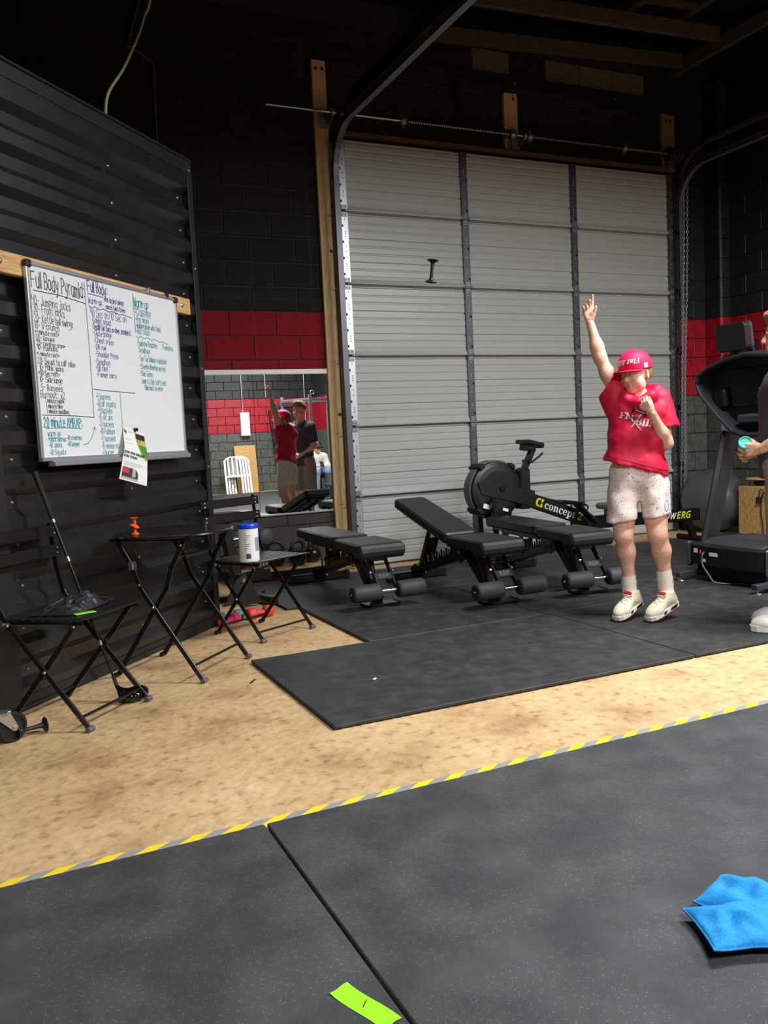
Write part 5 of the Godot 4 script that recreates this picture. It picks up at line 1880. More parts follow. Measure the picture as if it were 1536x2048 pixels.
func treadmill() -> void:
	var t := thing("treadmill", "black treadmill with a tall leaning mast and wide console at the right", "treadmill", Vector3(1.60, 0.019, 2.61))
	var ht := Geo.new()
	var plan := PackedVector2Array()
	for i in 11:
		var z := lerpf(-0.335, 0.335, i / 10.0)
		plan.append(Vector2(0.03 - 0.05 * (1.0 - pow(absf(z) / 0.335, 2.0)), z))
	plan.append(Vector2(0.62, 0.335))
	plan.append(Vector2(0.62, -0.335))
	ht.prism(T(Vector3(0, 0.185, 0), 90), plan, 0.15, 0.012)
	var hood := obj("motor_hood", ht, M.black_plastic, t)
	var tp := Geo.new()
	tp.prism(T(Vector3(0.0, 0.0, 0.0)), PackedVector2Array([Vector2(0.05, 0.255), Vector2(0.16, 0.292), Vector2(0.55, 0.285), Vector2(0.66, 0.25)]), 0.52, 0.008)
	obj("hood_cover", tp, M.dark_grey, t)
	var lo := Geo.new()
	lo.cube(Vector3(0.36, 0.07, 0), Vector3(0.6, 0.09, 0.6), 0.008)
	obj("base_frame", lo, M.black_matte, t)
	for z in [-0.338, 0.338]:
		var cp := Geo.new()
		cp.cube(Vector3(0.035, 0.18, z), Vector3(0.05, 0.18, 0.03), 0.012)
		obj("corner_post", cp, M.dark_grey, t)
	for q in [[-0.25, 0.21, 0.05, 0.03], [-0.07, 0.2, 0.075, 0.024], [-0.17, 0.15, 0.04, 0.022]]:
		var s := Geo.new()
		s.cube(Vector3(-0.021 + 0.05 * pow(q[0] / 0.335, 2.0), q[1], q[0]), Vector3(0.003, q[3], q[2]), 0.0)
		obj("sticker", s, M.paper, hood)
	var sw := Geo.new()
	sw.cube(Vector3(-0.012, 0.207, -0.195), Vector3(0.012, 0.022, 0.012), 0.002)
	obj("switch", sw, M.coral, hood)
	var cb := Geo.new()
	cb.tube(smooth_path([Vector3(-0.012, 0.207, -0.16), Vector3(-0.035, 0.19, -0.155), Vector3(-0.04, 0.13, -0.15), Vector3(-0.05, 0.06, -0.08), Vector3(-0.04, 0.015, -0.02), Vector3(0.1, 0.008, 0.1)], 6), 0.006, 8)
	obj("power_cable", cb, M.grey_plastic, t)
	for z in [-0.30, 0.36]:
		var lf := Geo.new()
		lf.cube(Vector3(0.06, 0.045, z), Vector3(0.36, 0.035, 0.05), 0.004)
		obj("foot_bar", lf, M.dark_grey, t)
		var lv := Geo.new()
		lv.lathe(T(Vector3(-0.09, 0, z)), [Vector2(0.0, 0.0), Vector2(0.026, 0.0), Vector2(0.024, 0.007), Vector2(0.006, 0.01), Vector2(0.006, 0.03), Vector2(0.0, 0.03)], 16)
		obj("levelling_foot", lv, M.steel, t)
	var dk := Geo.new()
	dk.cube(Vector3(1.36, 0.145, 0), Vector3(1.48, 0.05, 0.5), 0.004)
	obj("running_belt", dk, M.black_matte, t)
	for z in [-0.3, 0.3]:
		var r := Geo.new()
		r.cube(Vector3(1.36, 0.15, z), Vector3(1.5, 0.08, 0.09), 0.012)
		obj("side_rail", r, M.dark_grey, t)
		var rf := Geo.new()
		rf.cube(Vector3(2.0, 0.055, z), Vector3(0.08, 0.11, 0.06), 0.01)
		obj("rear_foot", rf, M.black_matte, t)
	for z in [-0.315, 0.315]:
		var m := Geo.new()
		m.box(Transform3D(Basis.from_euler(Vector3(0, 0, -0.265)), Vector3(0.295, 0.62, z)), Vector3(0.15, 0.84, 0.055), 0.02)
		obj("mast", m, M.mast, t)
	# console seen from its back
	var out := []
	for q in [[-0.46, 1.38], [-0.43, 1.44], [-0.33, 1.49], [-0.18, 1.53], [0.0, 1.55], [0.18, 1.53], [0.33, 1.49], [0.43, 1.44], [0.46, 1.38], [0.42, 1.29], [0.27, 1.12], [0.17, 1.03], [0.08, 1.0], [-0.08, 1.0], [-0.17, 1.03], [-0.27, 1.12], [-0.42, 1.29]]:
		out.append(Vector2(q[0], q[1]))
	var tilt := Transform3D(Basis.from_euler(Vector3(0, 0, 0.12)), Vector3(0.50, 0, 0)) * T(Vector3(-0.02, 0.02, 0))
	var face := PackedVector2Array()
	for q in out:
		face.append(Vector2(-q.x, q.y))
	var fc := Geo.new()
	fc.prism(tilt * T(Vector3(0.05, 0, 0), 0, 90), face, 0.05, 0.008)
	obj("console_back", fc, M.black_plastic, t)
	var rim := Geo.new()
	var loop := []
	for q in out:
		loop.append(tilt * Vector3(-0.01, q.y, q.x))
	loop.append(loop[0])
	rim.path(loop, 0.15, 0.028, tilt.basis.x, 0.008)
	obj("console_shell", rim, M.mast, t)
	var bay := Geo.new()
	bay.box(tilt * T(Vector3(0.01, 1.33, 0.02)), Vector3(0.05, 0.26, 0.46), 0.01)
	bay.box(tilt * T(Vector3(0.0, 1.26, -0.31)), Vector3(0.06, 0.14, 0.12), 0.02)
	obj("console_inner", bay, M.black_metal, t)
	var dash := Geo.new()
	dash.box(tilt * T(Vector3(-0.01, 1.11, 0.05)), Vector3(0.08, 0.06, 0.4), 0.012)
	obj("tray", dash, M.dark_grey, t)
	for i in 3:
		var s := Geo.new()
		var y := 1.305 - i * 0.02
		s.prism(tilt * T(Vector3(-0.02, 0, 0.075 + i * 0.006), 0, -90), PackedVector2Array([Vector2(-0.036, y + 0.005), Vector2(0.024, y + 0.005), Vector2(0.036, y - 0.005), Vector2(-0.024, y - 0.005)]), 0.004)
		obj("emblem_stripe", s, sm(c8(236, 190, 172), 0.5), t)
	var pg := Geo.new()
	pg.tube([Vector3(0.37, 1.12, 0.17), Vector3(0.38, 1.0, 0.16)], 0.02, 10)
	obj("pulse_grip", pg, M.black_matte, t)
	var neck := Geo.new()
	neck.box(tilt * T(Vector3(0.02, 1.57, -0.15)), Vector3(0.05, 0.12, 0.09), 0.01)
	neck.box(tilt * T(Vector3(0.02, 1.54, -0.15)), Vector3(0.1, 0.03, 0.2), 0.01)
	obj("screen_neck", neck, M.black_plastic, t)
	var scn := Geo.new()
	scn.prism(tilt * T(Vector3(0.0, 1.675, -0.15)) * T(Vector3.ZERO, 0, 90, 0), rounded(0.265, 0.19, 0.03, 3), 0.055, 0.006)
	obj("screen", scn, M.black_plastic, t)
	var sr := Geo.new()
	sr.prism(tilt * T(Vector3(0.035, 1.675, -0.15)) * T(Vector3.ZERO, 0, 90, 0), rounded(0.262, 0.187, 0.03, 3), 0.02, 0.0)
	obj("screen_bezel", sr, M.dark_grey, t)


func corner_machine() -> void:
	var t := thing("exercise_machine", "black steel exercise machine standing in the corner under the mirror", "machine", Vector3(-1.38, 0, 1.06), 0.25)
	var bk: Material = M.black_powder
	var pl := Geo.new()
	pl.prism(T(Vector3(0, 0, 0.12)), PackedVector2Array([Vector2(-0.16, 0.02), Vector2(0.15, 0.02), Vector2(0.06, 0.2), Vector2(0.02, 0.24), Vector2(-0.05, 0.2)]), 0.012, 0.002)
	obj("gusset_plate", pl, sm(c8(40, 36, 35), 0.45), t)
	var bo := Geo.new()
	bo.lathe(T(Vector3(0.01, 0.195, 0.126), 90), [Vector2(0, 0.012), Vector2(0.012, 0.01), Vector2(0.018, 0.002), Vector2(0.018, 0)], 14)
	obj("bolt", bo, M.steel, t)
	var up := Geo.new()
	up.bar(Vector3(0.02, 0.1, 0.05), Vector3(-0.06, 0.62, 0.0), 0.07, 0.07, Vector3(0, 0, 1), 0.006)
	obj("upright", up, bk, t)
	var ba := Geo.new()
	ba.cube(Vector3(-0.02, 0.03, -0.1), Vector3(0.62, 0.06, 0.07), 0.006)
	ba.cube(Vector3(0.2, 0.03, 0.0), Vector3(0.07, 0.06, 0.4), 0.006)
	obj("base", ba, bk, t)
	var ar := Geo.new()
	ar.bar(Vector3(-0.02, 0.2, 0.08), Vector3(0.26, 0.21, 0.05), 0.05, 0.07, Vector3(0, 0, 1), 0.006)
	obj("arm", ar, bk, t)
	for q in [[Vector3(0.24, 0.47, 0.02), 0.06, 0.13], [Vector3(-0.2, 0.33, 0.05), 0.055, 0.14]]:
		var p := Geo.new()
		p.lathe(T(q[0], 90, 0, 0), [Vector2(0, -q[2] * 0.5), Vector2(q[1] * 0.8, -q[2] * 0.5), Vector2(q[1], -q[2] * 0.4), Vector2(q[1], q[2] * 0.4), Vector2(q[1] * 0.8, q[2] * 0.5), Vector2(0, q[2] * 0.5)], 20, true)
		obj("pad", p, M.foam, t)
	for q in [[Vector3(-0.06, 0.47, 0.0), Vector3(0.24, 0.47, 0.02)], [Vector3(-0.06, 0.36, 0.02), Vector3(-0.2, 0.33, 0.05)]]:
		var r := Geo.new()
		r.tube(q, 0.016, 10)
		obj("rod", r, M.chrome, t)
	var st := Geo.new()
	for i in 5:
		st.cube(Vector3(0.13 + i * 0.028, 0.30, 0.0), Vector3(0.024, 0.1 - absf(i - 2) * 0.012, 0.12), 0.006)
	obj("weight_plates", st, M.grey_plastic, t)
	var top := Geo.new()
	top.cube(Vector3(-0.1, 0.63, 0.0), Vector3(0.34, 0.07, 0.16), 0.015)
	obj("top_pad", top, M.vinyl, t)
	# lumber under it
	for i in 3:
		var w := thing("lumber_board", ["short tan board on the floor beside the machine, nearest the camera", "short tan board on the floor beside the machine, middle one", "short tan board on the floor beside the machine, nearest the wall"][i], "board", Vector3(-1.62 + i * 0.02, 0.0, 1.42 - i * 0.14), 0.12, "boards on the floor by the machine")
		var g := Geo.new()
		g.cube(Vector3(0, 0.019, 0), Vector3(0.42, 0.038, 0.1), 0.003)
		obj("board", g, M.wood_x, w)
	# kettlebells on a low shelf
	var sh := thing("low_shelf", "low black shelf with a wooden top below the mirror", "shelf", Vector3(-0.77, 0, 0.14))
	var sg := Geo.new()
	sg.cube(Vector3(0, 0.10, 0), Vector3(0.80, 0.02, 0.28), 0.003)
	obj("shelf_top", sg, M.wood_x, sh)
	for x in [-0.33, 0.33]:
		for z in [-0.11, 0.11]:
			var lg := Geo.new()
			lg.cube(Vector3(x, 0.045, z), Vector3(0.04, 0.09, 0.04), 0.003)
			obj("leg", lg, bk, sh)
	var sgn := Geo.new()
	sgn.cube(Vector3(0, 0.06, 0.12), Vector3(0.64, 0.05, 0.02), 0.003)
	obj("front_rail", sgn, bk, sh)
	var proto: Node3D = null
	var spots := [[-1.09, 0.10, 0.2, "leftmost"], [-0.93, 0.19, 0.5, "second from the left"], [-0.77, 0.10, -0.2, "third from the left"], [-0.61, 0.19, 0.3, "fourth from the left"], [-0.45, 0.10, 0.9, "rightmost, behind the left bench"]]
	for s in spots:
		var lab: String = "black kettlebell with a red ring on the low shelf, %s" % s[3]
		if proto == null:
			proto = thing("kettlebell", lab, "kettlebell", Vector3(s[0], 0.11, s[1]), s[2], "kettlebells on the low shelf")
			var k := Geo.new()
			k.lathe(T(Vector3.ZERO), [Vector2(0, 0), Vector2(0.045, 0), Vector2(0.07, 0.03), Vector2(0.078, 0.065), Vector2(0.068, 0.1), Vector2(0.045, 0.122), Vector2(0, 0.13)], 24, true)
			obj("body", k, M.black_powder, proto)
			var h := Geo.new()
			var pts := [Vector3(-0.055, 0.1, 0), Vector3(-0.062, 0.14, 0)]
			pts.append_array(arc(Vector3(0, 0.155, 0), Vector3(-0.06, 0, 0), Vector3(0, 0.045, 0), 0.0, PI, 10))
			pts.append_array([Vector3(0.062, 0.14, 0), Vector3(0.055, 0.1, 0)])
			h.tube(pts, 0.0145, 10)
			obj("handle", h, M.black_plastic, proto)
			for x in [-0.06, 0.06]:
				var rg := Geo.new()
				rg.tube([Vector3(x, 0.118, 0), Vector3(x * 1.02, 0.134, 0)], 0.0165, 10)
				obj("ring", rg, sm(c8(120, 24, 28), 0.5), proto)
		else:
			dup(proto, "kettlebell", lab, Vector3(s[0], 0.11, s[1]), s[2])


# ---------------------------------------------------------------- small things
func spool(called: String, label: String, at: Vector3, basis: Basis, mt: Material, s := 1.0) -> void:
	var t := thing(called, label, "toy", at)
	t.basis = basis
	for e in [-1.0, 1.0]:
		var d := Geo.new()
		d.lathe(T(Vector3.ZERO, 0 if e > 0 else 180), [Vector2(0.0, 0.03 * s), Vector2(0.008 * s, 0.032 * s), Vector2(0.012 * s, 0.045 * s), Vector2(0.03 * s, 0.055 * s), Vector2(0.031 * s, 0.058 * s), Vector2(0.026 * s, 0.058 * s), Vector2(0.0, 0.05 * s)], 24)
		obj("suction_disc", d, mt, t)
	var st := Geo.new()
	st.tube([Vector3(0, -0.046 * s, 0), Vector3(0, 0, 0), Vector3(0, 0.046 * s, 0)], [0.010 * s, 0.008 * s, 0.010 * s], 12)
	obj("stem", st, mt, t)


func dumbbell(label: String, at: Vector3, turn: float, mt: Material, r := 0.034) -> void:
	var t := thing("dumbbell", label, "dumbbell", at, turn, "small dumbbells behind the folding chair")
	for s in [-1.0, 1.0]:
		var g := Geo.new()
		g.lathe(T(Vector3(s * 0.062, r * 0.87, 0), 0, 0, 90) * T(Vector3.ZERO, 0, 30, 0), [Vector2(0.0, -0.03), Vector2(r * 0.82, -0.03), Vector2(r, -0.02), Vector2(r, 0.02), Vector2(r * 0.82, 0.03), Vector2(0.0, 0.03)], 6)
		obj("head", g, mt, t)
	var h := Geo.new()
	h.tube([Vector3(-0.04, r * 0.87, 0), Vector3(0, r * 0.87, 0), Vector3(0.04, r * 0.87, 0)], [0.017, 0.0145, 0.017], 12)
	obj("handle", h, mt, t)


func bean_bag(label: String, at: Vector3, turn: float, sd: int, thick: float) -> void:
	var t := thing("bean_bag", label, "bean bag", at, turn, "blue bean bags on the near mat")
	var f := FastNoiseLite.new()
	f.seed = sd
	f.frequency = 9.0
	f.fractal_octaves = 1
	var shape := func(u: float, v: float, s: float) -> Vector3:
		var x := u * 2.0 - 1.0
		var z := v * 2.0 - 1.0
		var edge := (1.0 - pow(absf(x), 3.2)) * (1.0 - pow(absf(z), 3.2))
		var pinch := 1.0 - 0.10 * (1.0 - x * x * z * z)
		var h := thick * pow(maxf(edge, 0.0), 0.42)
		var wr: float = f.get_noise_2d(x * 0.14 + 3.0, z * 0.14) * 0.011 * edge
		var seam := 0.006 + 0.007 * x * z + 0.008 * f.get_noise_2d(x * 0.05, z * 0.05 + 7.0)
		return Vector3(x * 0.082 * pinch, maxf(seam + (h + wr if s > 0 else -h * 0.25) + 0.01, 0.001), z * 0.082 * pinch)
	var g := Geo.new()
	g.patch(func(u: float, v: float) -> Vector3: return shape.call(u, v, 1.0), 36, 36, Vector3.UP)
	g.patch(func(u: float, v: float) -> Vector3: return shape.call(u, v, -1.0), 18, 18, Vector3.DOWN)
	obj("cover", g, M.plush, t)
	var s2 := Geo.new()
	var loop := []
	for e in 4:
		for i in 12:
			var a := i / 12.0
			var q: Vector2 = [Vector2(a, 0), Vector2(1, a), Vector2(1 - a, 1), Vector2(0, 1 - a)][e]
			loop.append(shape.call(q.x, q.y, 1.0))
	s2.tube(loop, 0.0026, 6, false, true)
	obj("seam", s2, M.plush, t)


func small_things() -> void:
	# wipes tub
	var tu := thing("wipes_tub", "white plastic wipes tub with a blue lid on the folding chair's seat", "tub", Vector3(-1.545, 0.457, 2.13), 0.2)
	var g := Geo.new()
	g.lathe(T(Vector3.ZERO), [Vector2(0.0, 0.0), Vector2(0.053, 0.0), Vector2(0.057, 0.004), Vector2(0.057, 0.19), Vector2(0.054, 0.195), Vector2(0.0, 0.195)], 40)
	obj("tub", g, M.white, tu)
	var lid := Geo.new()
	lid.lathe(T(Vector3(0, 0.19, 0)), [Vector2(0.0, 0.0), Vector2(0.058, 0.0), Vector2(0.0595, 0.003), Vector2(0.0595, 0.018), Vector2(0.056, 0.025), Vector2(0.04, 0.027), Vector2(0.036, 0.023), Vector2(0.0, 0.023)], 40)
	obj("lid", lid, M.blue_lid, tu)
	var bend := func(x: float, y: float, r: float) -> Vector3: return Vector3(sin(x / 0.057) * r, y, cos(x / 0.057) * r)
	var marks := [[0.012, 0.05, 0.062, 0.14, "grey"], [-0.045, -0.018, 0.022, 0.05, "dark"]]
	for k in 9:
		marks.append([-0.052, -0.052 + 0.012 + 0.008 * ((k * 5) % 4), 0.068 + k * 0.012, 0.071 + k * 0.012, "line"])
	for q in marks:
		var pg := Geo.new()
		pg.patch(func(u: float, v: float) -> Vector3: return bend.call(lerpf(q[0], q[1], u), lerpf(q[2], q[3], v), 0.0576), 6, 1, Vector3(0, 0, 1))
		obj("label_print", pg, sm(c8(150, 152, 158), 0.5) if q[4] == "grey" else sm(c8(70, 70, 96), 0.5) if q[4] == "dark" else sm(c8(128, 130, 142), 0.5), tu)
	# orange, black and flying toys
	spool("suction_toy", "orange suction toy standing on the round black table", Vector3(-2.224, 0.7507, 2.539), Basis(), M.orange, 0.69)
	var th := Geo.new()
	th.lathe(T(Vector3(0, -0.002, 0), 12, 0, -24), [Vector2(0.0, -0.012), Vector2(0.016, -0.008), Vector2(0.025, 0.0), Vector2(0.014, 0.008), Vector2(0.0, 0.012)], 20)
	obj("middle_disc", th, M.orange, get_node("suction_toy"))
	spool("suction_toy", "black suction toy lying on the concrete beside the caster wheel", Vector3(-2.775, 0.032, 3.215), Basis.from_euler(Vector3(0.0, 0.35, PI * 0.5)), M.black_plastic, 1.0)
	spool("suction_toy", "black suction toy flying through the air in front of the overhead door", Vector3(-0.676, 1.975, 2.857), Basis.from_euler(Vector3(0.06, 0.0, -0.13)), M.black_plastic, 0.98)
	# bag and card on the near chair
	var bg := thing("cloth_bag", "crumpled black drawstring bag on the near folding chair's seat", "bag", Vector3(-2.56, 0.458, 3.02), 0.75)
	var f := FastNoiseLite.new()
	f.seed = 4
	f.frequency = 9.0
	f.fractal_type = FastNoiseLite.FRACTAL_RIDGED
	f.fractal_octaves = 2
	var b := Geo.new()
	b.patch(func(u: float, v: float) -> Vector3:
		var x := u * 2.0 - 1.0
		var z := v * 2.0 - 1.0
		var e := (1.0 - pow(absf(x), 4.0)) * (1.0 - pow(absf(z), 4.0))
		return Vector3(x * (0.15 - 0.03 * z), 0.002 + e * (0.04 + 0.022 * x + 0.018 * f.get_noise_2d(x * 0.2, z * 0.14)), z * 0.085 * (1.0 - 0.25 * x)), 34, 26, Vector3.UP)
	obj("cloth", b, M.cloth_black, bg)
	var cord := Geo.new()
	cord.tube(smooth_path([Vector3(0.12, 0.03, 0.02), Vector3(0.17, 0.012, 0.06), Vector3(0.10, 0.02, 0.09), Vector3(0.04, 0.012, 0.11)], 6), 0.003, 6)
	obj("drawstring", cord, M.black_matte, bg)
	var cd := thing("green_card", "small bright green card on the near folding chair in front of the bag", "card", Vector3(-2.535, 0.459, 3.165), 0.3)
	var cg := Geo.new()
	cg.cube(Vector3(0, 0.002, 0), Vector3(0.085, 0.003, 0.035), 0.001)
	obj("card", cg, M.lime, cd)
	# golf club
	var gc := thing("golf_club", "black golf driver leaning on the partition beside the near chair", "golf club", Vector3(-2.376, 0, 2.93))
	var top := Vector3(-2.668, 1.045, 2.775) - gc.position
	var heel := Vector3(-0.03, 0.07, 0.005)
	var dir := (top - heel).normalized()
	var sh := Geo.new()
	sh.tube([heel, heel + dir * 0.06, heel + dir * 0.83], [0.0068, 0.0052, 0.0075], 10)
	obj("shaft", sh, M.black_metal, gc)
	var gr := Geo.new()
	gr.tube([heel + dir * 0.80, heel + dir * 1.0, top], [0.0105, 0.0125, 0.015], 12)
	obj("grip", gr, M.black_matte, gc)
	for k in [0.785, 0.60, 0.2]:
		var r := Geo.new()
		r.tube([heel + dir * k, heel + dir * (k + 0.022)], 0.0095, 10)
		obj("band", r, M.steel, gc)
	var fr := Geo.new()
	fr.tube([heel + dir * -0.01, heel + dir * 0.05], [0.009, 0.0075], 10)
	obj("ferrule", fr, M.black_plastic, gc)
	var hf := Field.new(0.004, 0.03)
	hf.ell(Vector3(0.03, 0.03, 0.03), Vector3(0.062, 0.03, 0.052), 0.03, Basis.from_euler(Vector3(0, 0.4, 0)))
	hf.ell(Vector3(0.07, 0.03, 0.0), Vector3(0.035, 0.024, 0.04))
	hf.cap(Vector3(-0.005, 0.035, 0.015), heel, 0.014, 0.01)
	hf.cut(Plane(Vector3(0, -1, 0), -0.002))
	hf.build()
	var hg := Geo.new()
	hf.into(hg)
	obj("club_head", hg, sm(c8(10, 10, 11), 0.08), gc)
	# chrome rack leg on a caster
	var cr := thing("rolling_rack", "chrome rack upright on a black caster at the left edge of the picture", "rack", Vector3(-2.857, 0, 3.245))
	var p := Geo.new()
	p.tube([Vector3(-0.055, 0.17, 0.01), Vector3(-0.055, 1.05, 0.01)], 0.0185, 16)
	obj("upright", p, M.chrome, cr)
	for y in [0.185, 0.20]:
		var cl := Geo.new()
		cl.lathe(T(Vector3(-0.055, y, 0.01)), [Vector2(0.0, -0.006), Vector2(0.024, -0.006), Vector2(0.026, 0), Vector2(0.024, 0.006), Vector2(0, 0.006)], 16)
		obj("collar", cl, M.steel, cr)
	var so := Geo.new()
	so.cube(Vector3(-0.055, 0.152, 0.01), Vector3(0.045, 0.04, 0.045), 0.008)
	obj("socket", so, M.grey_plastic, cr)
	var pl := Geo.new()
	pl.cube(Vector3(-0.035, 0.124, 0.012), Vector3(0.08, 0.012, 0.06), 0.004)
	pl.tube([Vector3(-0.02, 0.124, 0.012), Vector3(0.014, 0.124, 0.012)], 0.007, 8)
	obj("swivel_plate", pl, M.steel, cr)
	var fk := Basis.from_euler(Vector3(0, 0.5, 0))
	for s in [-1.0, 1.0]:
		var fg := Geo.new()
		fg.prism(Transform3D(fk, Vector3.ZERO) * T(Vector3(0, 0, s * 0.024)), PackedVector2Array([Vector2(-0.065, 0.122), Vector2(0.0, 0.122), Vector2(0.028, 0.06), Vector2(0.02, 0.046), Vector2(0.006, 0.048)]), 0.003)
		obj("fork", fg, M.steel, cr)
	var wt := Transform3D(fk, Vector3.ZERO) * T(Vector3(0.012, 0.06, 0), 90)
	var wg := Geo.new()
	wg.lathe(wt, [Vector2(0.0, -0.012), Vector2(0.045, -0.012), Vector2(0.047, -0.017), Vector2(0.056, -0.017), Vector2(0.06, -0.012), Vector2(0.06, 0.012), Vector2(0.056, 0.017), Vector2(0.047, 0.017), Vector2(0.045, 0.012), Vector2(0.0, 0.012)], 40)
	obj("wheel", wg, M.black_plastic, cr)
	var ax := Geo.new()
	ax.lathe(wt, [Vector2(0.0, -0.031), Vector2(0.008, -0.03), Vector2(0.009, -0.026), Vector2(0.009, 0.026), Vector2(0.008, 0.03), Vector2(0, 0.031)], 12)
	obj("axle", ax, M.steel, cr)
	# dumbbells under the chair
	dumbbell("pink dumbbell on the concrete behind the far folding chair", Vector3(-1.565, 0, 1.64), 0.75, M.pink, 0.036)
	dumbbell("teal dumbbell on the concrete just behind the pink one", Vector3(-1.53, 0, 1.50), 0.1, M.teal, 0.033)
	dumbbell("coral red dumbbell on the concrete right of the teal one", Vector3(-1.345, 0, 1.555), 0.25, M.coral, 0.042)
	# bean bags, tape and specks
	bean_bag("blue plush bean bag lying nearer the camera on the rubber mat", Vector3(-1.462, 0.026, 5.548), 1.18, 3, 0.022)
	bean_bag("blue plush bean bag half under the nearer one, cut by the picture edge", Vector3(-1.352, 0.019, 5.468), 0.40, 8, 0.03)
	var lt := thing("lime_tape", "lime green strip of tape with a pen dash on the near rubber mat", "tape", Vector3(-2.249, 0.0195, 5.368), -1.23)
	var l := Geo.new()
	l.patch(func(u: float, v: float) -> Vector3: return Vector3((u - 0.5) * 0.156, 0.0006 + 0.0012 * sin(v * 7.0 + u * 5.0) * pow(absf(u * 2.0 - 1.0), 8.0) + 0.001 * pow(absf(u * 2.0 - 1.0), 8.0), (v - 0.5) * 0.047 + 0.0016 * sin(u * 6.0)), 16, 6, Vector3.UP)
	obj("strip", l, M.lime, lt)
	var da := Geo.new()
	da.box(T(Vector3(-0.004, 0.0012, -0.004), 0, -62, 0), Vector3(0.022, 0.0006, 0.002))
	obj("pen_dash", da, M.ink_black, lt)
	var ws := thing("white_scrap", "tiny white scrap of paper on the front rubber mat", "scrap", Vector3(-1.32, 0.019, 3.33), 0.5)
	var wsg := Geo.new()
	wsg.cube(Vector3(0, 0.003, 0), Vector3(0.022, 0.006, 0.013), 0.002)
	obj("scrap", wsg, M.white, ws)
	var lf := thing("dry_leaf", "dark dry scrap on the concrete left of the front mat", "leaf", Vector3(-1.80, 0.0, 2.98), 0.9)
	var lfg := Geo.new()
	lfg.path([Vector3(-0.025, 0.003, 0), Vector3(-0.005, 0.006, 0.006), Vector3(0.012, 0.003, -0.002), Vector3(0.028, 0.005, 0.004)], 0.007, 0.003, Vector3.UP)
	obj("leaf", lfg, sm(c8(44, 32, 22), 0.9), lf)


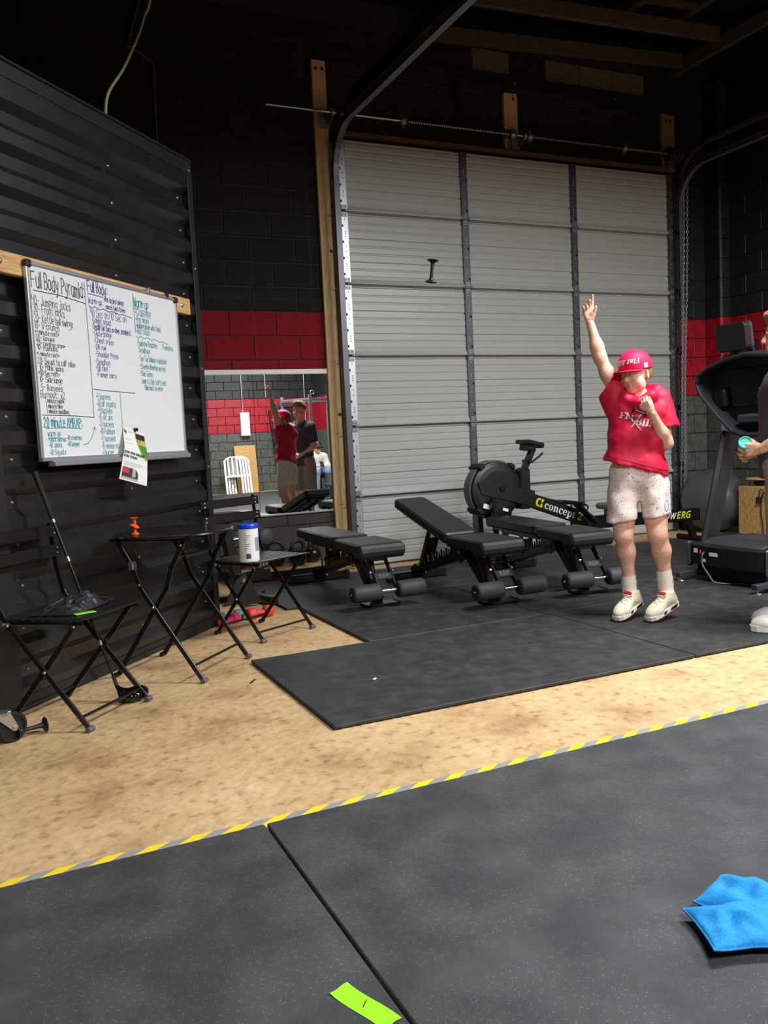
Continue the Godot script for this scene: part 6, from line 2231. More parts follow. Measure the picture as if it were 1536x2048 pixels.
# ---------------------------------------------------------------- the end of the hall that the mirror shows
func far_room() -> void:
	var ply := thing("plywood_sheet", "tall tan plywood sheet leaning on the far wall, seen in the mirror", "plywood", Vector3(2.60, 0, 12.68))
	var g := Geo.new()
	g.box(T(Vector3(0, 0.56, 0), 8), Vector3(0.52, 1.14, 0.018), 0.002)
	obj("sheet", g, M.plywood, ply)
	var proto: Node3D = null
	for i in 4:
		var lab: String = ["white slatted chair leaning folded by the plywood, foremost", "white slatted chair folded second in the leaning row", "white slatted chair folded third in the leaning row", "white slatted chair folded last, against the plywood"][i]
		var at := Vector3(2.17 + i * 0.085, 0, 12.30 + i * 0.07)
		if proto:
			dup(proto, "stacked_chair", lab, at, 0.0)
			continue
		proto = thing("stacked_chair", lab, "chair", at, 0.0, "white chairs stacked by the far wall")
		for x in [-0.19, 0.19]:
			var l := Geo.new()
			l.path([Vector3(x, 0.0, -0.12), Vector3(x, 0.45, -0.03), Vector3(x * 0.95, 0.8, 0.05)], 0.05, 0.03, Vector3.RIGHT, 0.006)
			obj("leg", l, M.white, proto)
		var tr := Geo.new()
		tr.path(arc(Vector3(0, 0.76, 0.045), Vector3(-0.18, 0, 0), Vector3(0, 0.11, 0.02), 0.0, PI, 8), 0.05, 0.03, Vector3(0, 0, 1), 0.006)
		obj("top_rail", tr, M.white, proto)
		var md := Geo.new()
		md.bar(Vector3(-0.19, 0.42, -0.035), Vector3(0.19, 0.42, -0.035), 0.03, 0.05, Vector3(0, 0, 1), 0.004)
		obj("cross_rail", md, M.white, proto)
		for x in [-0.1, 0.0, 0.1]:
			var s := Geo.new()
			s.bar(Vector3(x, 0.44, -0.03), Vector3(x, 0.85, 0.05), 0.045, 0.014, Vector3.RIGHT, 0.003)
			obj("slat", s, M.white, proto)
	var bx := thing("electrical_panel", "pale electrical panel on the red band of the far wall", "panel", Vector3(2.65, 1.63, 12.77))
	var b := Geo.new()
	b.cube(Vector3.ZERO, Vector3(0.22, 0.56, 0.1), 0.006)
	obj("cabinet", b, M.white, bx)
	var b2 := Geo.new()
	b2.cube(Vector3(0, 0, -0.054), Vector3(0.19, 0.52, 0.01), 0.003)
	obj("door", b2, M.white, bx)
	for q in [[2.62, 1.91, 4.9, "grey pipe running up from the electrical panel"], [3.21, 2.25, 4.9, "thin grey pipe on the dark part of the far wall"], [4.2, 1.35, 4.9, "thin grey pipe near the right end of the far wall"]]:
		var c := thing("conduit", q[3], "conduit", Vector3(q[0], q[1], 12.79), 0.0)
		var t := Geo.new()
		t.tube([Vector3.ZERO, Vector3(0, q[2] - q[1], 0)], 0.014, 8)
		obj("pipe", t, M.alu, c)
	var br := thing("barbell", "black bar standing upright against the far wall", "bar", Vector3(3.28, 0.0, 12.66))
	var bg := Geo.new()
	bg.tube([Vector3(0.1, 0.0, -0.12), Vector3(0, 1.95, 0.12)], 0.028, 10)
	obj("bar", bg, M.black_metal, br)
	var dr := struct("door_2", "black doorway in the far wall seen in the mirror")
	dr.position = Vector3(3.78, 0, 12.78)
	var dg := Geo.new()
	dg.cube(Vector3(0, 1.0, 0), Vector3(0.55, 2.0, 0.05), 0.004)
	obj("leaf", dg, M.black_plastic, dr)
	var jg := Geo.new()
	for x in [-0.3, 0.3]:
		jg.cube(Vector3(x, 1.0, -0.02), Vector3(0.06, 2.04, 0.08), 0.004)
	jg.cube(Vector3(0, 2.04, -0.02), Vector3(0.66, 0.06, 0.08), 0.004)
	obj("frame", jg, M.dark_grey, dr)
	# steel power rack
	var rk := thing("power_rack", "grey steel power rack at the far end, seen in the mirror", "rack", Vector3(3.45, 0.02, 10.4))
	for q in [Vector3(-0.45, 0, 0.5), Vector3(-0.1, 0, -0.35), Vector3(0.62, 0, -0.3), Vector3(0.62, 0, 0.5)]:
		var u := Geo.new()
		u.cube(q + Vector3(0, 1.06, 0), Vector3(0.06, 2.12, 0.06), 0.006)
		var uo := obj("upright", u, M.grey_plastic, rk)
		var h := Geo.new()
		for i in 20:
			h.cube(q + Vector3(0, 0.4 + i * 0.08, -0.031), Vector3(0.016, 0.02, 0.002))
		obj("pin_hole", h, M.hole, uo).set_meta("kind", "stuff")
		var cp := Geo.new()
		for y in [1.98, 2.06]:
			cp.lathe(T(q + Vector3(0, y, -0.03), -90), [Vector2(0, 0.014), Vector2(0.014, 0.012), Vector2(0.02, 0)], 8)
		obj("bolt", cp, M.chrome, uo)
	for q in [[Vector3(-0.45, 2.02, 0.5), Vector3(-0.1, 2.02, -0.35)], [Vector3(-0.1, 2.02, -0.35), Vector3(0.62, 2.02, -0.3)], [Vector3(0.62, 2.02, -0.3), Vector3(0.62, 2.02, 0.5)], [Vector3(-0.45, 2.02, 0.5), Vector3(0.62, 2.02, 0.5)]]:
		var c := Geo.new()
		c.bar(q[0], q[1], 0.06, 0.06, Vector3.UP, 0.006)
		obj("cross_beam", c, M.grey_plastic, rk)
	var rg := Geo.new()
	rg.tube(arc(Vector3(-0.04, 2.17, -0.35), Vector3(0.04, 0, 0), Vector3(0, 0.04, 0), 0, TAU, 14), 0.008, 6)
	obj("pulley", rg, M.steel, rk)
	# trash bin
	var bn := thing("trash_bin", "grey plastic trash bin in front of the seated person, seen in the mirror", "bin", Vector3(3.27, 0.02, 8.80))
	var ng := Geo.new()
	ng.lathe(T(Vector3.ZERO) * T(Vector3.ZERO, 0, 45, 0), [Vector2(0.0, 0.0), Vector2(0.13, 0.0), Vector2(0.168, 0.46), Vector2(0.178, 0.462), Vector2(0.178, 0.485), Vector2(0.162, 0.485), Vector2(0.125, 0.02), Vector2(0.0, 0.02)], 4)
	obj("bin", ng, M.grey_plastic, bn)
	var bench_f := thing("flat_bench", "low black flat bench beside the trash bin, seen in the mirror", "bench", Vector3(3.3, 0.0, 7.9))
	var fg := Geo.new()
	fg.cube(Vector3(0, 0.30, 0), Vector3(1.0, 0.06, 0.28), 0.015)
	obj("pad", fg, M.vinyl, bench_f)
	for x in [-0.38, 0.38]:
		var q := Geo.new()
		q.bar(Vector3(x, 0.27, 0), Vector3(x, 0.02, 0), 0.06, 0.06, Vector3.RIGHT, 0.006)
		q.cube(Vector3(x, 0.02, 0), Vector3(0.06, 0.04, 0.4), 0.006)
		obj("leg", q, M.black_metal, bench_f)


# ---------------------------------------------------------------- people
func finger(f: Field, base: Vector3, dir: Vector3, nrm: Vector3, lens: Array, bends: Array, r: float) -> void:
	var d := dir.normalized()
	var ax := d.cross(nrm).normalized()
	var p := base
	for i in lens.size():
		d = d.rotated(ax, deg_to_rad(bends[i]))
		var q: Vector3 = p + d * lens[i]
		f.cap(p, q, r * (1.0 - 0.1 * i), r * (1.0 - 0.1 * (i + 1)), 0.003)
		p = q


# wrist, direction of the palm, direction of the thumb, side the fingers close to
func hand(g: Geo, w: Vector3, dir: Vector3, side: Vector3, nrm: Vector3, curl: Array, s := 1.0, thumb := 35.0) -> Field:
	dir = dir.normalized()
	side = (side - dir * side.dot(dir)).normalized()
	nrm = (nrm - dir * nrm.dot(dir) - side * nrm.dot(side)).normalized()
	var f := Field.new(0.003, 0.008)
	f.cap(w - dir * 0.015 * s, w + dir * 0.012 * s, 0.0215 * s, 0.022 * s, 0.01)
	var xs := [0.027, 0.009, -0.009, -0.026]
	var ks := [0.076, 0.08, 0.076, 0.068]
	var ln := [[0.040, 0.025, 0.020], [0.044, 0.028, 0.021], [0.041, 0.026, 0.020], [0.032, 0.020, 0.017]]
	for i in 4:
		var k: Vector3 = w + dir * ks[i] * s + side * xs[i] * s
		f.cap(w + dir * 0.018 * s + side * xs[i] * 0.55 * s, k, 0.0145 * s, 0.0105 * s, 0.009)
		var sc := []
		for l in ln[i]:
			sc.append(l * s)
		finger(f, k, dir + side * xs[i] * 5.0, nrm, sc, curl[i], 0.0092 * s)
	f.cap(w + dir * 0.02 * s + side * 0.014 * s + nrm * 0.006 * s, w + dir * 0.045 * s + side * 0.024 * s + nrm * 0.012 * s, 0.0165 * s, 0.013 * s, 0.009)
	var tb := w + dir * 0.032 * s + side * 0.026 * s + nrm * 0.01 * s
	var td := (dir * cos(deg_to_rad(thumb)) + side * sin(deg_to_rad(thumb)) + nrm * 0.25).normalized()
	f.cap(tb, tb + td * 0.03 * s, 0.0125 * s, 0.0105 * s, 0.006)
	var t2 := (td + dir * 0.25 + nrm * 0.15).normalized()
	f.cap(tb + td * 0.03 * s, tb + td * 0.03 * s + t2 * 0.025 * s, 0.0105 * s, 0.0085 * s, 0.004)
	f.build()
	f.into(g)
	return f


# head with a face; b turns the head, s scales it (chin to crown about 0.22)
func head(t: Node3D, g: Geo, c: Vector3, b: Basis, s: float, brow: Material, gaze := Vector3(0, 0, 1)) -> Field:
	var f := Field.new(0.004, 0.02)
	var P := func(x: float, y: float, z: float) -> Vector3: return c + b * (Vector3(x, y, z) * s)
	f.ell(P.call(0, 0.032, -0.012), Vector3(0.073, 0.084, 0.090) * s, 0.02, b)
	f.ell(P.call(0, -0.030, 0.022), Vector3(0.057, 0.066, 0.064) * s, 0.03, b)
	f.ell(P.call(0, -0.082, 0.054), Vector3(0.024, 0.018, 0.020) * s, 0.025, b)
	for e in [-1.0, 1.0]:
		f.ell(P.call(e * 0.036, -0.030, 0.052), Vector3(0.026, 0.026, 0.026) * s, 0.022, b)
		f.ell(P.call(e * 0.046, -0.060, 0.018), Vector3(0.018, 0.026, 0.03) * s, 0.025, b)
	f.cap(P.call(-0.034, 0.034, 0.068), P.call(0.034, 0.034, 0.068), 0.013 * s, 0.013 * s, 0.014)
	for e in [-1.0, 1.0]:
		f.sub(P.call(e * 0.030, 0.010, 0.094), P.call(e * 0.034, 0.010, 0.094), 0.0125 * s, 0.0125 * s, 0.012)
	f.cap(P.call(0, 0.012, 0.080), P.call(0, -0.020, 0.099), 0.0075 * s, 0.0105 * s, 0.012)
	for e in [-1.0, 1.0]:
		f.ell(P.call(e * 0.010, -0.025, 0.089), Vector3(0.008, 0.007, 0.010) * s, 0.006, b)
		f.ell(P.call(e * 0.030, 0.0115, 0.0735), Vector3(0.015, 0.0125, 0.012) * s, 0.004, b)
		# ears
		f.ell(P.call(e * 0.074, -0.004, -0.012), Vector3(0.0085, 0.030, 0.019) * s, 0.008, b * Basis.from_euler(Vector3(0.15, e * 0.45, 0)))
		f.sub(P.call(e * 0.084, 0.002, -0.004), P.call(e * 0.084, -0.008, -0.006), 0.007 * s, 0.006 * s, 0.004)
	f.cap(P.call(-0.014, -0.049, 0.082), P.call(0.014, -0.049, 0.082), 0.0065 * s, 0.0065 * s, 0.008)
	f.cap(P.call(-0.011, -0.060, 0.080), P.call(0.011, -0.060, 0.080), 0.0065 * s, 0.0065 * s, 0.008)
	f.sub(P.call(-0.017, -0.0545, 0.092), P.call(0.017, -0.0545, 0.092), 0.003 * s, 0.003 * s, 0.002)
	f.build()
	f.into(g)
	var lp := Geo.new()
	for q in [[-0.0485, 0.0045], [-0.0605, 0.005]]:
		var pts := []
		var rr := []
		for i in 9:
			var x := lerpf(-0.019, 0.019, i / 8.0)
			pts.append(f.hit(P.call(x, q[0] - 0.0035 * pow(absf(x) / 0.019, 2.0) * signf(q[0] + 0.0545), 0.15), -b.z) - b.z * 0.0022 * s)
			rr.append(q[1] * s * (1.0 - 0.72 * pow(absf(x) / 0.019, 2.0)))
		lp.tube(pts, rr, 8)
	obj("lips", lp, M.lips, t)
	for e in [-1.0, 1.0]:
		var eg := Geo.new()
		eg.lathe(Transform3D(b, P.call(e * 0.030, 0.0115, 0.0765)), [Vector2(0, -0.0105 * s), Vector2(0.0074 * s, -0.0074 * s), Vector2(0.0105 * s, 0), Vector2(0.0074 * s, 0.0074 * s), Vector2(0, 0.0105 * s)], 14, true)
		var eo := obj("eye", eg, M.eye, t)
		var ig := Geo.new()
		var gz := (b * gaze).normalized()
		var side := gz.cross(Vector3.UP).normalized()
		ig.lathe(Transform3D(Basis(side, gz, side.cross(gz)), P.call(e * 0.030, 0.0115, 0.0765)), [Vector2(0.0052 * s, 0.0092 * s), Vector2(0.0042 * s, 0.0108 * s), Vector2(0, 0.0112 * s)], 14, true)
		obj("iris", ig, M.iris, eo)
		var lid := Geo.new()
		lid.tube(arc(P.call(e * 0.030, 0.0125, 0.0772), b.x * 0.0118 * s, b.y * 0.008 * s + b.z * 0.008 * s, 0.15, PI - 0.15, 8), 0.0022 * s, 6)
		obj("eyelid", lid, M.skin2, eo)
		var bw := Geo.new()
		var bp := []
		for i in 7:
			var u := i / 6.0
			bp.append(f.hit(P.call(e * lerpf(0.014, 0.047, u), 0.031 + 0.006 * sin(u * 2.4), 0.15), -b.z) + b.z * 0.0002)
		bw.tube(bp, [0.0022 * s, 0.003 * s, 0.0032 * s, 0.003 * s, 0.0026 * s, 0.002 * s, 0.001 * s], 6)
		obj("eyebrow", bw, brow, t)
	return f


func shoe(t: Node3D, at: Vector3, b: Basis, s: float, upper: Material, fancy: bool) -> void:
	var x := Transform3D(b.scaled(Vector3(s, s, s)) if false else b * Basis.from_scale(Vector3(s, s, s)), at)
	var outl := PackedVector2Array()
	for q in [[0.0, 0.135], [0.024, 0.13], [0.04, 0.108], [0.046, 0.07], [0.043, 0.03], [0.036, -0.02], [0.035, -0.07], [0.03, -0.1], [0.015, -0.116], [0.0, -0.119]]:
		outl.append(Vector2(q[0], q[1]))
	for q in [[-0.015, -0.116], [-0.03, -0.1], [-0.034, -0.07], [-0.033, -0.02], [-0.04, 0.03], [-0.045, 0.07], [-0.04, 0.108], [-0.024, 0.13]]:
		outl.append(Vector2(q[0], q[1]))
	var f := Field.new(0.005, 0.03)
	f.ell(Vector3(0, 0.036, 0.072), Vector3(0.043, 0.036, 0.058))
	f.cap(Vector3(0, 0.046, 0.05), Vector3(0, 0.072, -0.03), 0.034, 0.036, 0.04)
	f.ell(Vector3(0, 0.05, -0.072), Vector3(0.036, 0.055, 0.044), 0.03)
	f.cap(Vector3(0, 0.075, -0.05), Vector3(0, 0.10, -0.062), 0.037, 0.039, 0.02)
	f.cut(Plane(Vector3(0, -1, 0), -0.02))
	f.cut(Plane(Vector3(0, 0.97, -0.22).normalized(), 0.123))
	f.build()
	var g := Geo.new()
	f.into(g)
	var u := Geo.new()
	u.add(g, x)
	obj("shoe", u, upper, t)
	var so := Geo.new()
	so.prism(x * T(Vector3(0, 0.019, 0), 90), outl, 0.022, 0.004)
	obj("shoe_sole", so, M.sole, t)
	var un := Geo.new()
	un.prism(x * T(Vector3(0, 0.005, 0), 90), outl, 0.008, 0.002)
	obj("shoe_tread", un, M.sole_red if fancy else M.sole, t)
	if not fancy:
		return
	for e in [-1.0, 1.0]:
		for q in [[-0.085, -0.03], [0.012, 0.038]]:
			var w := Geo.new()
			w.prism(x * T(Vector3(e * (0.0365 if q[0] < 0 else 0.0425), 0, 0), 0, -90), PackedVector2Array([Vector2(q[0], 0.03), Vector2(q[1], 0.026), Vector2(q[1] + 0.01, 0.014), Vector2(q[0] + 0.014, 0.012)]), 0.004)
			obj("sole_window", w, M.black_matte, t)
	var tg := Geo.new()
	tg.box(x * T(Vector3(0, 0.115, -0.018), -42), Vector3(0.052, 0.02, 0.016), 0.005)
	obj("tongue_tab", tg, M.shoe_red, t)
	var lc := Geo.new()
	for i in 5:
		var z := 0.048 - i * 0.016
		var pts := []
		for k in 7:
			var xx := lerpf(-0.027, 0.027, k / 6.0)
			pts.append(x * (f.hit(Vector3(xx, 0.2, z + (0.006 if (i % 2 == 0) == (k > 3) else 0.0)), Vector3.DOWN) + Vector3(0, 0.0015, 0)))
		lc.tube(pts, 0.0032 * s, 6)
	for e in [-1.0, 1.0]:
		lc.tube(arc(x * Vector3(e * 0.012, 0.105, -0.012), x.basis * Vector3(e * 0.016, 0, 0), x.basis * Vector3(0, 0.004, 0.014), -1.5, 3.6, 8), 0.0028 * s, 6)
	obj("laces", lc, M.cream, t)


func mesh_of(f: Field) -> Geo:
	f.build()
	var g := Geo.new()
	f.into(g)
	return g


func fabric_noise(sd: int, freq: float) -> FastNoiseLite:
	var n := FastNoiseLite.new()
	n.seed = sd
	n.frequency = freq
	n.fractal_octaves = 2
	return n


func people() -> void:
	boy()
	bystander()
	sitter()


func boy() -> void:
	var t := thing("person", "boy in a hot pink cap and shirt with his right arm thrown up high", "person", Vector3(0.497, 0.019, 3.077), -0.7243)
	var hc := Vector3(-0.022, 1.384, 0.015)
	var hb := Basis.from_euler(Vector3(0.10, -0.62, 0.03))
	var g := Geo.new()
	# body skeleton
	var f := Field.new(0.010, 0.04)
	var sr := Vector3(-0.118, 1.262, -0.01)
	var sl := Vector3(0.112, 1.246, -0.01)
	var er := Vector3(-0.213, 1.50, 0.015)
	var wr := Vector3(-0.262, 1.700, 0.03)
	var el := Vector3(0.137, 0.995, 0.03)
	var wl := Vector3(0.060, 1.170, 0.135)
	f.cap(Vector3(-0.065, 1.20, -0.01), Vector3(0.065, 1.19, -0.01), 0.082, 0.082, 0.05)
	f.cap(Vector3(-0.01, 1.20, -0.01), Vector3(-0.02, 0.86, -0.005), 0.085, 0.078, 0.05)
	f.cap(Vector3(-0.075, 0.81, -0.01), Vector3(0.035, 0.81, -0.01), 0.074, 0.072, 0.04)
	f.limb([sr, sr.lerp(er, 0.6), er, er.lerp(wr, 0.3), wr], [0.040, 0.037, 0.0325, 0.0325, 0.0225], 0.035)
	f.limb([sl, el, el.lerp(wl, 0.35), wl], [0.040, 0.031, 0.032, 0.0225], 0.03)
	f.cap(Vector3(-0.008, 1.22, -0.02), hc + Vector3(0.005, -0.05, -0.025), 0.05, 0.044, 0.03)
	var hr := Vector3(-0.095, 0.76, 0)
	var hl := Vector3(0.055, 0.76, 0)
	var kr := Vector3(-0.108, 0.488, 0.03)
	var kl := Vector3(0.078, 0.488, 0.025)
	var ar := Vector3(-0.082, 0.20, -0.03)
	var al := Vector3(0.118, 0.21, -0.03)
	f.limb([hr, kr.lerp(hr, 0.3), kr, kr.lerp(ar, 0.35) + Vector3(0.004, 0, -0.012), ar, ar + Vector3(0, -0.07, 0)], [0.066, 0.053, 0.0455, 0.0455, 0.032, 0.031], 0.045)
	f.limb([hl, kl.lerp(hl, 0.3), kl, kl.lerp(al, 0.35) + Vector3(0.006, 0, -0.012), al, al + Vector3(0.003, -0.07, 0)], [0.066, 0.053, 0.0455, 0.0455, 0.032, 0.031], 0.045)
	for k in [kr, kl]:
		f.ell(k + Vector3(-0.006, 0.0, 0.026), Vector3(0.026, 0.036, 0.020), 0.04)
	f.build()
	f.into(g)
	var hf := head(t, g, hc, hb, 0.97, M.brow, Vector3(-0.35, -0.12, 1.0))
	hand(g, wr, Vector3(-0.10, 1.0, 0.08), Vector3(1, 0.1, -0.15), Vector3(-0.15, 0, 1), [[-4, 12, 10], [26, 48, 30], [44, 62, 40], [40, 58, 40]], 0.88, 24.0)
	hand(g, wl, Vector3(-0.62, 0.75, 0.15), Vector3(0.55, 0.6, 0.35), Vector3(-0.4, -0.1, -1.0), [[62, 88, 45], [66, 90, 48], [66, 90, 48], [62, 86, 45]], 0.86, 20.0)
	obj("body", g, M.skin, t)
	# shirt
	var s := Field.new(0.009, 0.07)
	s.noise = fabric_noise(12, 8.0)
	s.amp = 0.009
	s.cap(Vector3(-0.07, 1.185, -0.005), Vector3(0.068, 1.175, -0.005), 0.108, 0.108, 0.06, Vector3(0, 0, 0.92))
	s.cap(Vector3(-0.075, 1.05, 0.0), Vector3(0.045, 1.03, 0.0), 0.108, 0.108, 0.06, Vector3(0, 0, 0.95))
	s.cap(Vector3(-0.095, 0.90, 0.0), Vector3(0.026, 0.87, 0.0), 0.112, 0.110, 0.06)
	s.cap(Vector3(-0.098, 0.80, 0.0), Vector3(0.026, 0.74, 0.0), 0.120, 0.118, 0.06)
	var sd := (er - sr).normalized()
	s.cap(sr + Vector3(0.01, -0.03, 0), sr + sd * 0.13, 0.078, 0.064, 0.05)
	s.cap(sr + Vector3(-0.01, -0.02, 0), Vector3(-0.185, 1.325, 0.0), 0.074, 0.062, 0.04)
	s.limb([Vector3(-0.075, 1.262, 0.062), Vector3(-0.01, 1.225, 0.098), Vector3(0.06, 1.262, 0.07), Vector3(0.088, 1.292, -0.01), Vector3(0.04, 1.30, -0.085), Vector3(-0.05, 1.30, -0.085), Vector3(-0.09, 1.285, -0.01), Vector3(-0.075, 1.262, 0.062)], [0.024, 0.022, 0.026, 0.030, 0.036, 0.036, 0.028, 0.024], 0.03)
	s.cap(Vector3(-0.03, 1.24, -0.115), Vector3(0.03, 1.20, -0.115), 0.05, 0.045, 0.05)
	var cr := Vector3(-0.80, 0.60, 0).normalized()
	s.cut(Plane(cr, cr.dot(Vector3(-0.176, 1.337, 0))))
	var hn := Vector3(-0.289, -0.957, 0)
	s.cut(Plane(hn, hn.dot(Vector3(-0.205, 0.918, 0))))
	var sg := mesh_of(s)
	var s2 := Field.new(0.008, 0.03)
	s2.noise = s.noise
	s2.amp = 0.006
	var ld := (el - sl).normalized()
	s2.cap(sl + Vector3(-0.012, -0.005, 0), sl + ld * 0.22 + Vector3(0.022, 0, 0), 0.070, 0.066, 0.03)
	var cn := Vector3(0.10, -0.99, 0.05).normalized()
	s2.cut(Plane(cn, cn.dot(Vector3(0.175, 1.085, 0))))
	sg.add(mesh_of(s2))
	var shirt := obj("shirt", sg, M.hot_pink, t)
	var onto := func(x: float, y: float) -> Transform3D:
		var p := s.hit(Vector3(x, y, 0.3), Vector3(0, 0, -1))
		var nn := s.normal(p)
		var ux := (Vector3.RIGHT - nn * nn.x).normalized()
		return Transform3D(Basis(ux, nn.cross(ux), nn), p + nn * 0.001)
	var ink := Geo.new()
	for w in [["Flat", -0.062, 1.158, 0.036, -0.2], ["Bill", 0.018, 1.118, 0.038, -0.2]]:
		ink.add(letters(w[0], w[3], func(x: float, y: float) -> Transform3D: return onto.call(w[1] + x, w[2] + y + x * w[4]), true, true, 0.3))
	for q in [[Vector2(-0.075, 1.175), Vector2(0.002, 1.075), 0.008], [Vector2(0.004, 1.165), Vector2(-0.05, 1.095), 0.008]]:
		var pts := []
		var rr := []
		for i in 9:
			var v: Vector2 = q[0].lerp(q[1], i / 8.0)
			pts.append(onto.call(v.x, v.y).origin)
			rr.append(q[2] * lerpf(0.75, 0.3, i / 8.0))
		ink.tube(pts, rr, 6)
	obj("shirt_print", ink, M.print_white, shirt)
	for q in [[-0.03, 0.99], [0.0, 1.0]]:
		var cd := Geo.new()
		var pts := []
		for i in 8:
			var y: float = 1.235 - i * 0.014
			pts.append(onto.call(q[0] - 0.004 * i, y).origin + Vector3(0, 0, 0.001))
		cd.tube(pts, 0.003, 6)
		obj("drawstring", cd, M.hot_pink, shirt)
	var hem := Geo.new()
	var hp := []
	for i in 41:
		var a := TAU * i / 40.0
		var ctr := Vector3(-0.036, 0.90, 0)
		var from := ctr + Vector3(cos(a) * 0.4, -cos(a) * 0.4 * 0.302, sin(a) * 0.4)
		hp.append(s.hit(from, (ctr - from).normalized(), 0.4) + Vector3(cos(a), 0, sin(a)) * 0.0005)
	hp.pop_back()
	hem.tube(hp, 0.0026, 6, false, true)
	obj("hem_seam", hem, sm(c8(176, 16, 62), 0.7), shirt)
	# shorts
	var h := Field.new(0.009, 0.04)
	h.noise = fabric_noise(31, 7.0)
	h.amp = 0.009
	h.cap(Vector3(-0.085, 0.83, 0), Vector3(0.035, 0.82, 0), 0.100, 0.094, 0.05)
	h.cap(Vector3(-0.095, 0.76, 0.0), Vector3(-0.112, 0.52, 0.02), 0.094, 0.091, 0.025)
	h.cap(Vector3(0.055, 0.76, 0.0), Vector3(0.078, 0.54, 0.018), 0.092, 0.081, 0.025)
	h.sub(Vector3(-0.016, 0.665, 0.0), Vector3(-0.014, 0.50, 0.0), 0.004, 0.019, 0.02, Vector3(0, 0, 12))
	var sn := Vector3(0.11, -0.994, 0)
	h.cut(Plane(sn, sn.dot(Vector3(-0.11, 0.567, 0))))
	h.cut(Plane(Vector3.UP, 0.92))
	var sh := obj("shorts", mesh_of(h), M.shorts, t)
	var eb := Geo.new()
	var er2 := []
	for i in 12:
		var a := TAU * i / 12
		er2.append(h.hit(Vector3(0.128 + cos(a) * 0.010, 0.652 + sin(a) * 0.03, 0.3), Vector3(0, 0, -1)))
	eb.tube(er2, 0.003, 5, false, true)
	obj("emblem", eb, sm(c8(120, 150, 215), 0.6), sh)
	# socks and shoes
	for q in [[ar, kr, 0.245, 0.0], [al, kl, 0.277, 0.004]]:
		var a: Vector3 = q[0]
		var up: Vector3 = (q[1] - a).normalized()
		var top: Vector3 = a + up * ((q[2] - a.y) / up.y)
		var low := a + Vector3(q[3], -0.085, 0.005)
		var pts := [top + up * 0.002, top, top.lerp(low, 0.22), top.lerp(low, 0.3), top.lerp(low, 0.38), top.lerp(low, 0.5), top.lerp(low, 0.58), top.lerp(low, 0.66), top.lerp(low, 0.8), low]
		var k := Geo.new()
		k.tube(pts, [0.034, 0.042, 0.042, 0.0455, 0.042, 0.042, 0.0455, 0.042, 0.043, 0.044], 20)
		obj("sock", k, M.sock, t)
	for q in [[Vector3(-0.083, 0.038, 0.02), -0.62], [Vector3(0.104, 0.038, 0.03), -0.76]]:
		shoe(t, q[0], Basis.from_euler(Vector3(0.27, q[1], 0)), 0.98, M.cream, true)
	# cap
	var cf := Field.new(0.004, 0.02)
	var C := func(x: float, y: float, z: float) -> Vector3: return hc + hb * Vector3(x, y, z)
	cf.ell(C.call(0, 0.045, -0.010), Vector3(0.086, 0.094, 0.100), 0.02, hb)
	cf.ell(C.call(0, 0.075, 0.012), Vector3(0.074, 0.060, 0.078), 0.03, hb)
	cf.cut(Plane(-hb.y, (-hb.y).dot(C.call(0, 0.030, 0))))
	var cg := mesh_of(cf)
	var cap_o := obj("cap", cg, M.cap, t)
	var br := Geo.new()
	br.patch(func(u: float, v: float) -> Vector3:
		var a := lerpf(-1.32, 1.32, u)
		var inner := Vector3(sin(a) * 0.080, 0, cos(a) * 0.088 - 0.008)
		var outer := Vector3(sin(a) * 0.088, 0, 0.03 + cos(a) * 0.125)
		var p := inner.lerp(outer, v)
		return C.call(p.x, 0.036 - p.x * p.x * 0.9 - v * 0.006, p.z), 28, 8, hb.y, 0.004)
	obj("cap_brim", br, M.cap, cap_o)
	var bt := Geo.new()
	bt.lathe(Transform3D(hb, C.call(0, 0.138, -0.004)), [Vector2(0.009, 0.0), Vector2(0.008, 0.004), Vector2(0, 0.006)], 12)
	obj("cap_button", bt, M.cap, cap_o)
	var seat := func(a: float, y: float) -> Transform3D:
		var d := Vector3(sin(a), 0, cos(a))
		var p := cf.hit(C.call(d.x * 0.2, y, d.z * 0.2), hb * -d)
		var nn := cf.normal(p)
		var ux := (hb * Vector3(cos(a), 0, -sin(a)))
		ux = (ux - nn * nn.dot(ux)).normalized()
		return Transform3D(Basis(ux, nn.cross(ux), nn), p + nn * 0.001)
	obj("cap_lettering", letters("Flat Bill", 0.026, func(x: float, y: float) -> Transform3D: return seat.call(0.20 - x / 0.092, 0.078 - y) * T(Vector3.ZERO, 0, 0, 180), true, true, 0.3, 0.0015), M.print_white, cap_o)
	var tgp := Geo.new()
	tgp.patch(func(u: float, v: float) -> Vector3: return seat.call(lerpf(1.25, 1.55, u), lerpf(0.036, 0.062, v)).origin, 6, 4, hb * Vector3(1, 0, 0.2), 0.001)
	obj("cap_tag", tgp, M.print_white, cap_o)
	var hf2 := Field.new(0.006, 0.02)
	hf2.ell(C.call(0, 0.012, -0.026), Vector3(0.0765, 0.072, 0.082), 0.02, hb)
	hf2.cut(Plane(hb.y, hb.y.dot(C.call(0, 0.034, 0))))
	hf2.cut(Plane(hb.z, hb.z.dot(C.call(0, 0, -0.004))))
	hf2.cut(Plane(-hb.y, (-hb.y).dot(C.call(0, -0.03, 0))))
	obj("hair", mesh_of(hf2), M.hair, t)
	# toy in the left hand
	var tb := t.transform * Vector3(-0.005, 1.175, 0.158)
	spool("suction_toy", "black suction toy held in the boy's left fist at his chest", tb, Basis.from_euler(Vector3(0.5, -0.7, 1.1)), M.black_plastic, 0.62)


